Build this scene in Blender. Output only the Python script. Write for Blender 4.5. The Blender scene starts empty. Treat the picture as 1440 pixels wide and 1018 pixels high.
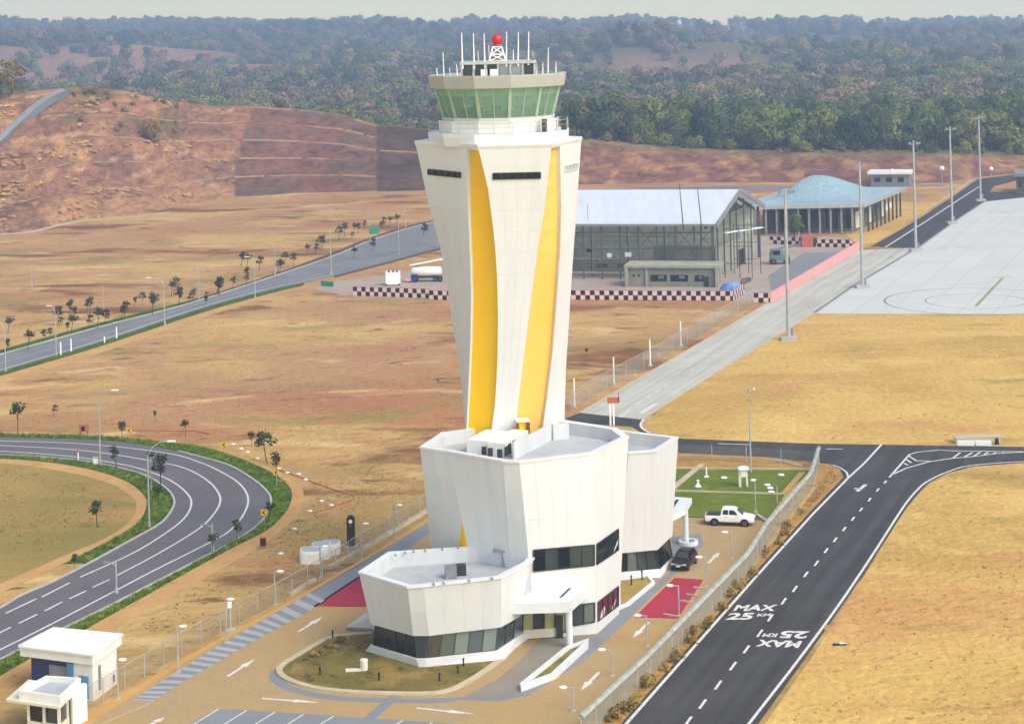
import bpy, math, random
from mathutils import Vector, Matrix, noise
from mathutils.geometry import tessellate_polygon
random.seed(7)
S = bpy.context.scene
COL = S.collection
R = math.radians

# ------------------------------------------------------------------ camera
F, CH, PX, PY, ROLL = 2700.0, 54.0, 720.0, 26.0, 0.025
SR, CR = math.sin(ROLL), math.cos(ROLL)
camd = bpy.data.cameras.new('camera')
cam = bpy.data.objects.new('camera', camd)
COL.objects.link(cam)
camd.sensor_width = 36.0
camd.lens = F / 1440.0 * 36.0
camd.shift_y = -(509.0 - PY) / 1440.0
camd.clip_start = 1.0
camd.clip_end = 20000.0
cam.matrix_world = Matrix(((CR, SR, 0, 0), (0, 0, -1, 0), (-SR, CR, 0, CH), (0, 0, 0, 1)))
S.camera = cam

# ------------------------------------------------------------------ sky, sun, exposure
SUN_EL, SUN_AZ = 46.0, 132.0        # azimuth clockwise from the viewing direction (+Y)
world = bpy.data.worlds.new('World')
S.world = world
world.use_nodes = True
wn, wl = world.node_tree.nodes, world.node_tree.links
wn.clear()
sky = wn.new('ShaderNodeTexSky')
sky.sky_type = 'NISHITA'
sky.sun_disc = False
sky.sun_elevation = R(SUN_EL)
sky.sun_rotation = R(SUN_AZ)
sky.altitude = 100
sky.air_density = 1.0
sky.dust_density = 5.0
sky.ozone_density = 1.0
hsv = wn.new('ShaderNodeHueSaturation')
hsv.inputs['Saturation'].default_value = 0.75
mulc = wn.new('ShaderNodeMix')
mulc.data_type = 'RGBA'
mulc.blend_type = 'MULTIPLY'
mulc.inputs[0].default_value = 1.0
mulc.inputs[7].default_value = (1.0, 1.0, 0.97, 1)
bg = wn.new('ShaderNodeBackground')
bg.inputs['Strength'].default_value = 0.15
wo = wn.new('ShaderNodeOutputWorld')
wl.new(sky.outputs[0], hsv.inputs['Color'])
wl.new(hsv.outputs[0], mulc.inputs[6])
# pale haze band low over the whole horizon
wtc = wn.new('ShaderNodeTexCoord')
wsp = wn.new('ShaderNodeSeparateXYZ')
wmr = wn.new('ShaderNodeMapRange')
wmr.interpolation_type = 'SMOOTHSTEP'
wmr.inputs[1].default_value = 0.16
wmr.inputs[2].default_value = 0.0
wmx = wn.new('ShaderNodeMix')
wmx.data_type = 'RGBA'
wmx.inputs[7].default_value = (10.6, 9.2, 4.4, 1)
wl.new(wtc.outputs['Generated'], wsp.inputs[0])
wl.new(wsp.outputs[2], wmr.inputs[0])
wl.new(wmr.outputs[0], wmx.inputs[0])
wl.new(mulc.outputs[2], wmx.inputs[6])
wl.new(wmx.outputs[2], bg.inputs['Color'])
wl.new(bg.outputs[0], wo.inputs[0])

sund = bpy.data.lights.new('sun', 'SUN')
sund.energy = 0.72
sund.angle = R(30)
sund.color = (1.0, 0.965, 0.90)
sun = bpy.data.objects.new('sun', sund)
COL.objects.link(sun)
sdir = Vector((math.sin(R(SUN_AZ)) * math.cos(R(SUN_EL)), math.cos(R(SUN_AZ)) * math.cos(R(SUN_EL)), math.sin(R(SUN_EL))))
sun.rotation_euler = sdir.to_track_quat('Z', 'Y').to_euler()
sun.location = (0, 0, 300)

S.view_settings.view_transform = 'Standard'
S.view_settings.look = 'None'
S.view_settings.exposure = 0.68
S.view_settings.gamma = 1.0
S.view_settings.use_curve_mapping = False
S.render.engine = 'CYCLES'
S.cycles.use_denoising = True
S.cycles.max_bounces = 6
S.cycles.volume_bounces = 0
S.cycles.transparent_max_bounces = 24
S.cycles.sample_clamp_indirect = 6

# ------------------------------------------------------------------ helpers
def ray(px, py):
    u, v = (px - PX) / F, -(py - PY) / F
    return Vector((u * CR + v * SR, 1.0, -u * SR + v * CR))

def P(px, py, z=0.0):
    """the point of the level z that shows at a pixel"""
    d = ray(px, py)
    return Vector((0, 0, CH)) + d * ((z - CH) / d.z)

def AT(px, py, Y):
    """the point at distance Y that shows at a pixel"""
    return Vector((0, 0, CH)) + ray(px, py) * Y

def lin(c):
    c /= 255.0
    return c / 12.92 if c <= .04045 else ((c + .055) / 1.055) ** 2.4

def C(r, g, b, k=0.7):
    return (lin(r) * k, lin(g) * k, lin(b) * k, 1.0)

ADIR = Vector((0.40, 1.0, 0)).normalized()          # along the taxi road
BDIR = Vector((ADIR.y, -ADIR.x, 0))                 # across it

def new_mat(name):
    m = bpy.data.materials.new(name)
    m.use_nodes = True
    return m, m.node_tree.nodes, m.node_tree.links, m.node_tree.nodes['Principled BSDF']

def mat(name, c1, c2=None, scale=1.0, rough=0.8, metal=0.0, bump=0.0, bscale=None, stretch=None, spec=0.5,
        c3=None, scale3=0.1, coords='pos', ramp=(0.35, 0.65), coat=0.0, dist=0.1):
    m, n, l, b = new_mat(name)
    b.inputs['Base Color'].default_value = c1
    b.inputs['Roughness'].default_value = rough
    b.inputs['Metallic'].default_value = metal
    b.inputs['Specular IOR Level'].default_value = spec
    b.inputs['Coat Weight'].default_value = coat
    if c2 is None and not bump:
        return m
    if coords == 'pos':
        src = n.new('ShaderNodeNewGeometry').outputs['Position']
    else:
        src = n.new('ShaderNodeTexCoord').outputs['Object']
    if stretch:
        mp = n.new('ShaderNodeMapping')
        mp.inputs['Scale'].default_value = stretch
        l.new(src, mp.inputs['Vector'])
        src = mp.outputs[0]
    def nz(sc, det=6, ro=.6):
        t = n.new('ShaderNodeTexNoise')
        t.inputs['Scale'].default_value = sc
        t.inputs['Detail'].default_value = det
        t.inputs['Roughness'].default_value = ro
        l.new(src, t.inputs['Vector'])
        return t.outputs['Fac']
    cur = None
    if c2 is not None:
        rp = n.new('ShaderNodeValToRGB')
        rp.color_ramp.elements[0].position = ramp[0]
        rp.color_ramp.elements[1].position = ramp[1]
        rp.color_ramp.elements[0].color = c1
        rp.color_ramp.elements[1].color = c2
        l.new(nz(scale), rp.inputs[0])
        cur = rp.outputs[0]
        if c3 is not None:
            r3 = n.new('ShaderNodeValToRGB')
            r3.color_ramp.elements[0].position = .48
            r3.color_ramp.elements[1].position = .66
            l.new(nz(scale3), r3.inputs[0])
            mx = n.new('ShaderNodeMix')
            mx.data_type = 'RGBA'
            l.new(r3.outputs[0], mx.inputs[0])
            l.new(cur, mx.inputs[6])
            mx.inputs[7].default_value = c3
            cur = mx.outputs[2]
        l.new(cur, b.inputs['Base Color'])
    if bump:
        bp = n.new('ShaderNodeBump')
        bp.inputs['Strength'].default_value = bump
        bp.inputs['Distance'].default_value = dist
        l.new(nz(bscale or scale * 4, 4), bp.inputs['Height'])
        l.new(bp.outputs[0], b.inputs['Normal'])
    return m

def ground_mat(name, layers, base, bump=.5, bscale=1.2, rough=.95, gradient=None, dist=.3):
    """soil and grass: colours mixed by several sizes of noise. layers: (colour, scale, lo, hi, amount, stretch)"""
    m, n, l, b = new_mat(name)
    b.inputs['Roughness'].default_value = rough
    b.inputs['Specular IOR Level'].default_value = .1
    g = n.new('ShaderNodeNewGeometry')
    cur = None
    def mixc(fac, a, colr):
        mx = n.new('ShaderNodeMix')
        mx.data_type = 'RGBA'
        l.new(fac, mx.inputs[0])
        if a is None:
            mx.inputs[6].default_value = base
        else:
            l.new(a, mx.inputs[6])
        mx.inputs[7].default_value = colr
        return mx.outputs[2]
    if gradient:                        # colour of the soil changing over distance along Y
        y0, y1, colr = gradient
        sp = n.new('ShaderNodeSeparateXYZ')
        l.new(g.outputs['Position'], sp.inputs[0])
        wob = n.new('ShaderNodeTexNoise')
        wob.inputs['Scale'].default_value = .03
        wob.inputs['Detail'].default_value = 6
        l.new(g.outputs['Position'], wob.inputs['Vector'])
        wm = n.new('ShaderNodeMath')
        wm.operation = 'MULTIPLY_ADD'
        wm.inputs[1].default_value = 120
        l.new(wob.outputs['Fac'], wm.inputs[0])
        l.new(sp.outputs[1], wm.inputs[2])
        mr = n.new('ShaderNodeMapRange')
        mr.inputs[1].default_value = y0 + 60
        mr.inputs[2].default_value = y1 + 60
        l.new(wm.outputs[0], mr.inputs[0])
        cur = mixc(mr.outputs[0], cur, colr)
    for i, (colr, sc, lo, hi, amt, st) in enumerate(layers):
        mp = n.new('ShaderNodeMapping')
        mp.inputs['Scale'].default_value = (sc * st, sc, sc)
        mp.inputs['Location'].default_value = (i * 13.7, i * 5.1, 0)
        l.new(g.outputs['Position'], mp.inputs['Vector'])
        t = n.new('ShaderNodeTexNoise')
        t.inputs['Scale'].default_value = 1.0
        t.inputs['Detail'].default_value = 7
        t.inputs['Roughness'].default_value = .62
        t.inputs['Distortion'].default_value = .4
        l.new(mp.outputs[0], t.inputs['Vector'])
        mr = n.new('ShaderNodeMapRange')
        mr.inputs[1].default_value = lo
        mr.inputs[2].default_value = hi
        mr.inputs[4].default_value = amt
        l.new(t.outputs['Fac'], mr.inputs[0])
        cur = mixc(mr.outputs[0], cur, colr)
    l.new(cur, b.inputs['Base Color'])
    if bump:
        t = n.new('ShaderNodeTexNoise')
        t.inputs['Scale'].default_value = bscale
        t.inputs['Detail'].default_value = 5
        l.new(g.outputs['Position'], t.inputs['Vector'])
        bp = n.new('ShaderNodeBump')
        bp.inputs['Strength'].default_value = bump
        bp.inputs['Distance'].default_value = dist
        l.new(t.outputs['Fac'], bp.inputs['Height'])
        l.new(bp.outputs[0], b.inputs['Normal'])
    return m

MW = {}

class MB:
    """collects faces for one mesh"""
    def __init__(s):
        s.v, s.f = [], []
    def add(s, vs, fs):
        o = len(s.v)
        s.v += [Vector(p) for p in vs]
        s.f += [tuple(i + o for i in f) for f in fs]
        return s
    def quad(s, a, b, c, d):
        return s.add([a, b, c, d], [(0, 1, 2, 3)])
    def box(s, c, size, rz=0.0, rot=None):
        x, y, z = [q / 2 for q in size]
        m = rot if rot is not None else Matrix.Rotation(rz, 3, 'Z')
        vs = [m @ Vector((i * x, j * y, k * z)) + Vector(c) for k in (-1, 1) for j in (-1, 1) for i in (-1, 1)]
        return s.add(vs, [(0, 2, 3, 1), (4, 5, 7, 6), (0, 1, 5, 4), (2, 6, 7, 3), (0, 4, 6, 2), (1, 3, 7, 5)])
    def bar(s, p, q, w, d, up=Vector((0, 0, 1))):
        p, q = Vector(p), Vector(q)
        a = q - p
        ln = a.length
        if ln < 1e-6:
            return s
        a.normalize()
        up = Vector(up)
        sd = a.cross(up)
        if sd.length < 1e-4:
            sd = a.cross(Vector((0, 1, 0)))
        sd.normalize()
        up = sd.cross(a)
        rot = Matrix((a, sd, up)).transposed()
        return s.box((p + q) / 2, (ln, w, d), rot=rot)
    def tube(s, p, q, r0, r1=None, n=8, cap=True):
        p, q = Vector(p), Vector(q)
        r1 = r0 if r1 is None else r1
        a = (q - p).normalized()
        t = Vector((1, 0, 0)) if abs(a.x) < .8 else Vector((0, 1, 0))
        e1 = a.cross(t).normalized()
        e2 = a.cross(e1)
        vs = []
        for c, r in ((p, r0), (q, r1)):
            for i in range(n):
                an = 2 * math.pi * i / n
                vs.append(c + e1 * (r * math.cos(an)) + e2 * (r * math.sin(an)))
        fs = [(i, (i + 1) % n, n + (i + 1) % n, n + i) for i in range(n)]
        if cap:
            fs += [tuple(range(n - 1, -1, -1)), tuple(range(n, 2 * n))]
        return s.add(vs, fs)
    def path(s, pts, r, n=6):
        for a, b in zip(pts, pts[1:]):
            s.tube(a, b, r, r, n)
        return s
    def rings(s, rings, cap0=True, cap1=True, closed=True):
        n = len(rings[0])
        o = len(s.v)
        for r in rings:
            s.v += [Vector(p) for p in r]
        for k in range(len(rings) - 1):
            for i in range(n if closed else n - 1):
                j = (i + 1) % n
                s.f.append((o + k * n + i, o + k * n + j, o + (k + 1) * n + j, o + (k + 1) * n + i))
        if cap0:
            s.f.append(tuple(o + i for i in range(n - 1, -1, -1)))
        if cap1:
            s.f.append(tuple(o + (len(rings) - 1) * n + i for i in range(n)))
        return s
    def prism(s, poly, z0, z1):
        """a flat polygon (any winding, may be concave) pushed up from z0 to z1"""
        pts = [Vector((p[0], p[1], 0)) for p in poly]
        if area(pts) < 0:
            pts.reverse()
        n = len(pts)
        o = len(s.v)
        s.v += [Vector((p.x, p.y, z0)) for p in pts] + [Vector((p.x, p.y, z1)) for p in pts]
        for i in range(n):
            j = (i + 1) % n
            s.f.append((o + i, o + j, o + n + j, o + n + i))
        for t in tessellate_polygon([pts]):
            t = list(t)
            a, b, c = (pts[k] for k in t)
            if (b - a).cross(c - a).z < 0:
                t.reverse()
            s.f.append(tuple(o + n + k for k in t))
            s.f.append(tuple(o + k for k in reversed(t)))
        return s
    def sheet(s, poly, z):
        pts = [Vector((p[0], p[1], 0)) for p in poly]
        o = len(s.v)
        s.v += [Vector((p.x, p.y, z)) for p in pts]
        for t in tessellate_polygon([pts]):
            t = list(t)
            a, b, c = (pts[k] for k in t)
            if (b - a).cross(c - a).z < 0:
                t.reverse()
            s.f.append(tuple(o + k for k in t))
        return s
    def ribbon(s, pts, w, z):
        """a flat band along a line"""
        pts = [Vector((p[0], p[1], 0)) for p in pts]
        L, Rr = [], []
        for i, p in enumerate(pts):
            a = pts[max(i - 1, 0)]
            b = pts[min(i + 1, len(pts) - 1)]
            d = (b - a).normalized()
            nn = Vector((-d.y, d.x, 0)) * (w / 2)
            L.append(p + nn + Vector((0, 0, z)))
            Rr.append(p - nn + Vector((0, 0, z)))
        o = len(s.v)
        s.v += L + Rr
        n = len(pts)
        for i in range(n - 1):
            s.f.append((o + n + i, o + n + i + 1, o + i + 1, o + i))
        return s
    def wallband(s, pts, w, z0, z1):
        """a low wall of square section along a line"""
        pts = [Vector((p[0], p[1], 0)) for p in pts]
        rs = []
        for i, p in enumerate(pts):
            d = (pts[min(i + 1, len(pts) - 1)] - pts[max(i - 1, 0)]).normalized()
            nn = Vector((-d.y, d.x, 0)) * (w / 2)
            rs.append([p + nn + Vector((0, 0, z0)), p - nn + Vector((0, 0, z0)), p - nn + Vector((0, 0, z1)), p + nn + Vector((0, 0, z1))])
        return s.rings(rs)
    def ball(s, c, r, nu=12, nv=8, sc=(1, 1, 1)):
        c = Vector(c)
        rs = []
        for k in range(1, nv):
            t = math.pi * k / nv
            rs.append([c + Vector((r * sc[0] * math.sin(t) * math.cos(2 * math.pi * i / nu), r * sc[1] * math.sin(t) * math.sin(2 * math.pi * i / nu), -r * sc[2] * math.cos(t))) for i in range(nu)])
        return s.rings(rs)
    def mesh(s, name, m, inv=None, smooth=False):
        me = bpy.data.meshes.new(name)
        vs = s.v if inv is None else [inv @ p for p in s.v]
        me.from_pydata([tuple(p) for p in vs], [], s.f)
        if m is not None:
            me.materials.append(m)
        if smooth:
            me.shade_smooth()
        me.update()
        nr = getattr(s, 'nrm', None)
        if nr and len(nr) == len(me.vertices):
            me.shade_smooth()
            me.normals_split_custom_set_from_vertices([tuple(q) for q in nr])
        return me
    def build(s, name, m, parent=None, world=False, smooth=False, kind=None):
        inv = MW[parent].inverted() if (world and parent is not None) else None
        o = bpy.data.objects.new(name, s.mesh(name, m, inv, smooth))
        COL.objects.link(o)
        if parent is not None:
            o.parent = parent
            MW[o] = MW[parent]
        else:
            MW[o] = Matrix.Identity(4)
        if kind:
            o['kind'] = kind
        return o

def area(p):
    return sum(a[0] * b[1] - b[0] * a[1] for a, b in zip(p, p[1:] + p[:1])) / 2

def tag(o, label, cat, group=None):
    o['label'] = label
    o['category'] = cat
    if group:
        o['group'] = group
    return o

def thing(name, loc, label, cat, group=None, rz=0.0, scale=1.0):
    o = bpy.data.objects.new(name, None)
    o.empty_display_size = .3
    COL.objects.link(o)
    o.location = loc
    o.rotation_euler = (0, 0, rz)
    o.scale = (scale,) * 3
    MW[o] = Matrix.Translation(loc) @ Matrix.Rotation(rz, 4, 'Z') @ Matrix.Scale(scale, 4)
    return tag(o, label, cat, group)

def dup(root, loc, rz=None, label=None, group=None, scale=None):
    c = root.copy()
    COL.objects.link(c)
    c.location = loc
    if rz is not None:
        c.rotation_euler = (0, 0, rz)
    if scale is not None:
        c.scale = (scale,) * 3 if not isinstance(scale, tuple) else scale
    if label:
        c['label'] = label
    if group:
        c['group'] = group
    for ch in KIDS.setdefault(root, list(root.children)):
        k = ch.copy()
        COL.objects.link(k)
        k.parent = c
        for g in KIDS.setdefault(ch, list(ch.children)):
            q = g.copy()
            COL.objects.link(q)
            q.parent = k
    return c
KIDS = {}

def curve(pts, n=8, closed=False):
    """smooth line through points (Catmull-Rom)"""
    pts = [Vector(p) for p in pts]
    out = []
    N = len(pts)
    for i in range(N if closed else N - 1):
        if closed:
            p0, p1, p2, p3 = (pts[(i + k - 1) % N] for k in range(4))
        else:
            p0, p1, p2, p3 = pts[max(i - 1, 0)], pts[i], pts[i + 1], pts[min(i + 2, N - 1)]
        for k in range(n):
            t = k / n
            out.append(.5 * ((2 * p1) + (p2 - p0) * t + (2 * p0 - 5 * p1 + 4 * p2 - p3) * t * t + (3 * p1 - p0 - 3 * p2 + p3) * t ** 3))
    if not closed:
        out.append(pts[-1])
    return out

def G(lst, z=0.0):
    return [P(x, y, z) for x, y in lst]

def GC(lst, n=8, z=0.0):
    return curve(G(lst, z), n)

def walk(pts, step, start=0.0):
    """points every step metres along a line, with the direction there"""
    out, acc = [], -start
    pts = [Vector(p) for p in pts]
    for a, b in zip(pts, pts[1:]):
        d = b - a
        ln = d.length
        if ln < 1e-6:
            continue
        while acc <= ln:
            if acc >= 0:
                out.append((a + d * (acc / ln), d.normalized()))
            acc += step
        acc -= ln
    return out

def inset(poly, d):
    """polygon moved inwards by d (counter-clockwise input)"""
    n = len(poly)
    out = []
    for i in range(n):
        p0, p1, p2 = poly[i - 1], poly[i], poly[(i + 1) % n]
        a = Vector((p1.x - p0.x, p1.y - p0.y)).normalized()
        b = Vector((p2.x - p1.x, p2.y - p1.y)).normalized()
        na, nb = Vector((-a.y, a.x)), Vector((-b.y, b.x))
        k = 1 + na.dot(nb)
        m = (na + nb) / max(k, .35)
        out.append(Vector((p1.x + m.x * d, p1.y + m.y * d, p1.z)))
    return out

def hgt(px, pyb, pyt):
    """height in metres of an upright that stands at a ground pixel"""
    return (pyb - pyt) / F * P(px, pyb).y

def interp(tab, x):
    if x <= tab[0][0]:
        return tab[0][1]
    for (a, va), (b, vb) in zip(tab, tab[1:]):
        if x <= b:
            return va + (vb - va) * (x - a) / (b - a)
    return tab[-1][1]

# ------------------------------------------------------------------ materials
M = {}
M['field_left'] = ground_mat('dry_soil_field', [
    (C(214, 178, 112, 0.76), .028, .46, .58, .85, .7),
    (C(182, 120, 86, 0.76), .020, .51, .62, .7, .6),
    (C(132, 88, 58, 0.76), .05, .56, .63, .9, .45),
    (C(158, 142, 78, 0.76), .045, .55, .63, .75, .7),
    (C(230, 198, 138, 0.76), .09, .56, .66, .8, .5),
    (C(118, 82, 54, 0.76), .22, .60, .67, .85, .5),
    (C(200, 130, 84, 0.76), .16, .58, .66, .6, .6),
    (C(108, 80, 52, 0.76), 1.1, .58, .70, .7, .8),
    (C(222, 186, 126, 0.76), 2.2, .58, .72, .5, .9),
], C(190, 156, 94, 0.76), gradient=(225, 285, C(194, 152, 108, 0.76)), bump=1.0, bscale=.6, dist=.5)
M['field_right'] = ground_mat('golden_grass_field', [
    (C(198, 162, 88, 0.78), .03, .46, .60, .8, .7),
    (C(234, 198, 120, 0.79), .08, .5, .64, .85, .6),
    (C(210, 154, 98, 0.78), .05, .52, .64, .7, .6),
    (C(162, 144, 70, 0.78), .09, .58, .68, .7, .5),
    (C(190, 150, 84, 0.78), .45, .54, .68, .5, .7),
    (C(240, 206, 128, 0.78), 1.3, .56, .70, .5, .8),
    (C(172, 134, 76, 0.78), 2.0, .60, .74, .5, .9),
], C(222, 184, 106, 0.79), bump=1.0, bscale=1.0, dist=.4)
M['field_olive'] = ground_mat('olive_dry_grass', [
    (C(150, 138, 70), .06, .46, .62, .75, .5),
    (C(205, 165, 100), .1, .52, .66, .7, .5),
    (C(185, 140, 92), .2, .58, .70, .6, .6),
    (C(120, 110, 55), 1.3, .55, .74, .5, .8),
], C(186, 158, 92), bump=.6, bscale=1.2)
M['lawn'] = ground_mat('lawn_grass', [
    (C(138, 136, 60), .25, .45, .6, .7, 1),
    (C(172, 150, 84), .3, .48, .60, .8, 1),
    (C(90, 98, 42), .9, .52, .68, .7, 1),
    (C(112, 92, 54), .4, .55, .66, .8, 1),
], C(128, 130, 58), bump=.8, bscale=4, dist=.15)
M['lawn_dry'] = ground_mat('dry_lawn', [
    (C(120, 116, 52), .2, .47, .58, .85, 1),
    (C(176, 148, 84), .28, .50, .60, .8, 1),
    (C(86, 78, 44), .5, .55, .64, .85, 1),
    (C(150, 140, 66), 1.5, .52, .68, .6, 1),
], C(140, 122, 66), bump=1.0, bscale=3, dist=.2)
M['verge'] = ground_mat('green_verge', [
    (C(74, 108, 22), .25, .42, .6, .8, 1),
    (C(132, 146, 44), .4, .55, .66, .75, 1),
    (C(48, 76, 18), 1.2, .5, .62, .8, 1),
    (C(150, 140, 70), .3, .60, .70, .6, 1),
], C(92, 126, 26), bump=1.0, bscale=2.5, dist=.3)
M['lawn_green'] = ground_mat('green_lawn', [
    (C(126, 142, 44), .2, .45, .6, .7, 1),
    (C(160, 154, 66), .4, .54, .66, .7, 1),
    (C(88, 108, 34), .9, .52, .68, .7, 1),
], C(112, 130, 40), bump=.8, bscale=4, dist=.15)
M['path_earth'] = ground_mat('earth_footpath', [
    (C(226, 182, 118, 0.74), .15, .45, .62, .7, 1), (C(175, 120, 70, 0.74), .7, .55, .7, .6, 1)], C(212, 166, 108, 0.74), bump=.2, bscale=4)
M['verge_dry'] = ground_mat('dry_verge', [
    (C(215, 170, 92), .2, .42, .6, .8, 1), (C(150, 135, 65), .5, .55, .66, .8, 1), (C(120, 85, 50), 1.3, .54, .7, .7, 1)], C(196, 148, 82), bump=.8, bscale=2.5)

def asphalt(name, c1, c2, patch, sc=.12):
    return ground_mat(name, [(c2, sc, .42, .64, .8, .6), (patch, .35, .55, .75, .5, .5), (c1, 9.0, .45, .65, .35, 1)], c1, bump=.25, bscale=14, rough=.85, dist=.02)
M['asphalt_new'] = asphalt('dark_asphalt', C(86, 85, 86, .62), C(100, 98, 98, .6), C(74, 74, 76, .62))
M['asphalt_old'] = asphalt('worn_asphalt', C(128, 124, 130, .6), C(140, 136, 140, .6), C(112, 109, 116, .6))
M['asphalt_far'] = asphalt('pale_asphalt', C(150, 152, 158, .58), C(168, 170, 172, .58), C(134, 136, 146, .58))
M['concrete_road'] = asphalt('concrete_road', C(204, 203, 192, .76), C(216, 214, 202, .76), C(190, 190, 182, .76))
M['apron'] = asphalt('apron_concrete', C(214, 218, 214, .8), C(224, 225, 220, .8), C(204, 210, 208, .8), .05)
M['site_slab'] = asphalt('site_concrete', C(190, 172, 160), C(204, 190, 176), C(170, 150, 140))
M['pave_grey'] = asphalt('grey_pavers', C(148, 153, 160), C(160, 164, 168), C(136, 142, 150), .3)
M['pave_grey_lt'] = asphalt('pale_grey_pavers', C(184, 190, 194), C(194, 198, 200), C(172, 178, 184), .3)
M['pave_red'] = asphalt('red_pavers', C(186, 62, 84), C(196, 72, 92), C(172, 54, 74), .3)
M['pave_orange'] = asphalt('orange_paver_edge', C(222, 172, 102), C(226, 180, 112), C(208, 158, 92), .3)
M['drive'] = asphalt('drive_pavers', C(158, 150, 138), C(170, 160, 146), C(142, 138, 130), .3)

def paver_mat(name, c1, c2, c3):
    m = ground_mat(name, [(c2, .07, .4, .62, .9, 1), (c3, .35, .5, .7, .5, 1)], c1, bump=0, rough=.9)
    n, l = m.node_tree.nodes, m.node_tree.links
    b = n['Principled BSDF']
    g = n.new('ShaderNodeNewGeometry')
    bk = n.new('ShaderNodeTexBrick')
    bk.inputs['Scale'].default_value = 1.0
    bk.inputs['Brick Width'].default_value = .42
    bk.inputs['Row Height'].default_value = .21
    bk.inputs['Mortar Size'].default_value = .012
    bk.inputs['Color1'].default_value = (1, 1, 1, 1)
    bk.inputs['Color2'].default_value = (.86, .86, .86, 1)
    bk.inputs['Mortar'].default_value = (.6, .6, .6, 1)
    mp = n.new('ShaderNodeMapping')
    mp.inputs['Rotation'].default_value = (0, 0, math.atan2(ADIR.y, ADIR.x))
    l.new(g.outputs['Position'], mp.inputs['Vector'])
    l.new(mp.outputs[0], bk.inputs['Vector'])
    mx = n.new('ShaderNodeMix')
    mx.data_type = 'RGBA'
    mx.blend_type = 'MULTIPLY'
    mx.inputs[0].default_value = .7
    src = b.inputs['Base Color'].links[0].from_socket
    l.new(src, mx.inputs[6])
    l.new(bk.outputs[0], mx.inputs[7])
    l.new(mx.outputs[2], b.inputs['Base Color'])
    return m
M['paving'] = paver_mat('tan_brick_pavers', C(200, 174, 130, .72), C(206, 172, 114, .72), C(190, 162, 126, .72))

def slab_joints(m, size, amount):
    n, l = m.node_tree.nodes, m.node_tree.links
    b = n['Principled BSDF']
    g_ = n.new('ShaderNodeNewGeometry')
    mp = n.new('ShaderNodeMapping')
    mp.vector_type = 'TEXTURE'
    mp.inputs['Rotation'].default_value = (0, 0, math.atan2(ADIR.y, ADIR.x))
    bk = n.new('ShaderNodeTexBrick')
    bk.offset = 0
    bk.inputs['Scale'].default_value = 1.0
    bk.inputs['Brick Width'].default_value = size
    bk.inputs['Row Height'].default_value = size
    bk.inputs['Mortar Size'].default_value = .06
    bk.inputs['Color1'].default_value = (1, 1, 1, 1)
    bk.inputs['Color2'].default_value = (.93, .93, .93, 1)
    bk.inputs['Mortar'].default_value = (.62, .62, .62, 1)
    l.new(g_.outputs['Position'], mp.inputs['Vector'])
    l.new(mp.outputs[0], bk.inputs['Vector'])
    mx = n.new('ShaderNodeMix')
    mx.data_type = 'RGBA'
    mx.blend_type = 'MULTIPLY'
    mx.inputs[0].default_value = amount
    l.new(b.inputs['Base Color'].links[0].from_socket, mx.inputs[6])
    l.new(bk.outputs[0], mx.inputs[7])
    l.new(mx.outputs[2], b.inputs['Base Color'])
slab_joints(M['apron'], 6.0, .8)
slab_joints(M['concrete_road'], 5.0, .8)
def tyre_streaks(m, amount=.5):
    """long darker wheel tracks and stains along the road"""
    n, l = m.node_tree.nodes, m.node_tree.links
    b = n['Principled BSDF']
    g_ = n.new('ShaderNodeNewGeometry')
    mp = n.new('ShaderNodeMapping')
    mp.vector_type = 'TEXTURE'
    mp.inputs['Rotation'].default_value = (0, 0, math.atan2(ADIR.y, ADIR.x))
    mp.inputs['Scale'].default_value = (30, 1.3, 1)
    t = n.new('ShaderNodeTexNoise')
    t.inputs['Scale'].default_value = 1
    t.inputs['Detail'].default_value = 5
    l.new(g_.outputs['Position'], mp.inputs['Vector'])
    l.new(mp.outputs[0], t.inputs['Vector'])
    mr = n.new('ShaderNodeMapRange')
    mr.inputs[1].default_value = .35
    mr.inputs[2].default_value = .65
    mr.inputs[3].default_value = 1 - amount * .5
    mr.inputs[4].default_value = 1 + amount * .5
    l.new(t.outputs['Fac'], mr.inputs[0])
    vm = n.new('ShaderNodeVectorMath')
    vm.operation = 'SCALE'
    l.new(b.inputs['Base Color'].links[0].from_socket, vm.inputs[0])
    l.new(mr.outputs[0], vm.inputs['Scale'])
    l.new(vm.outputs[0], b.inputs['Base Color'])
tyre_streaks(M['asphalt_new'], .4)
tyre_streaks(M['concrete_road'], .25)
M['white_paint'] = mat('white_road_paint', C(240, 240, 235, .78), C(196, 196, 192, .7), 2.5, rough=.75, ramp=(.45, .75))
M['yellow_paint'] = mat('yellow_road_paint', C(190, 175, 110), C(170, 160, 105), 1.5, rough=.7)
M['grey_mark'] = mat('grey_apron_mark', C(122, 126, 130), C(140, 144, 146), .8, rough=.8)
M['ledge'] = mat('ledge_soil', C(196, 160, 128), C(160, 120, 94), .5, rough=.95, bump=.3)
M['rock'] = mat('ochre_rock', C(204, 158, 116), C(162, 120, 92), .35, rough=.95, bump=.5, c3=C(222, 180, 112), scale3=.2)
M['kerb'] = mat('kerb_concrete', C(216, 216, 208), C(190, 192, 188), .8, rough=.85, bump=.1)
M['kerb_warm'] = mat('warm_kerb_concrete', C(226, 212, 180), C(205, 190, 160), .8, rough=.85, bump=.1)
M['clad'] = mat('white_cladding', C(238, 243, 245, .8), C(229, 235, 237, .79), .8, rough=.42, stretch=(1, 1, .09), ramp=(.42, .78))
M['clad_joint'] = mat('cladding_backing', C(205, 209, 210, .8), rough=.6)
M['yellow'] = mat('yellow_cladding', C(255, 206, 0, .9), C(250, 196, 0, .9), .3, rough=.55, stretch=(1, 1, .3), spec=.2)
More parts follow.
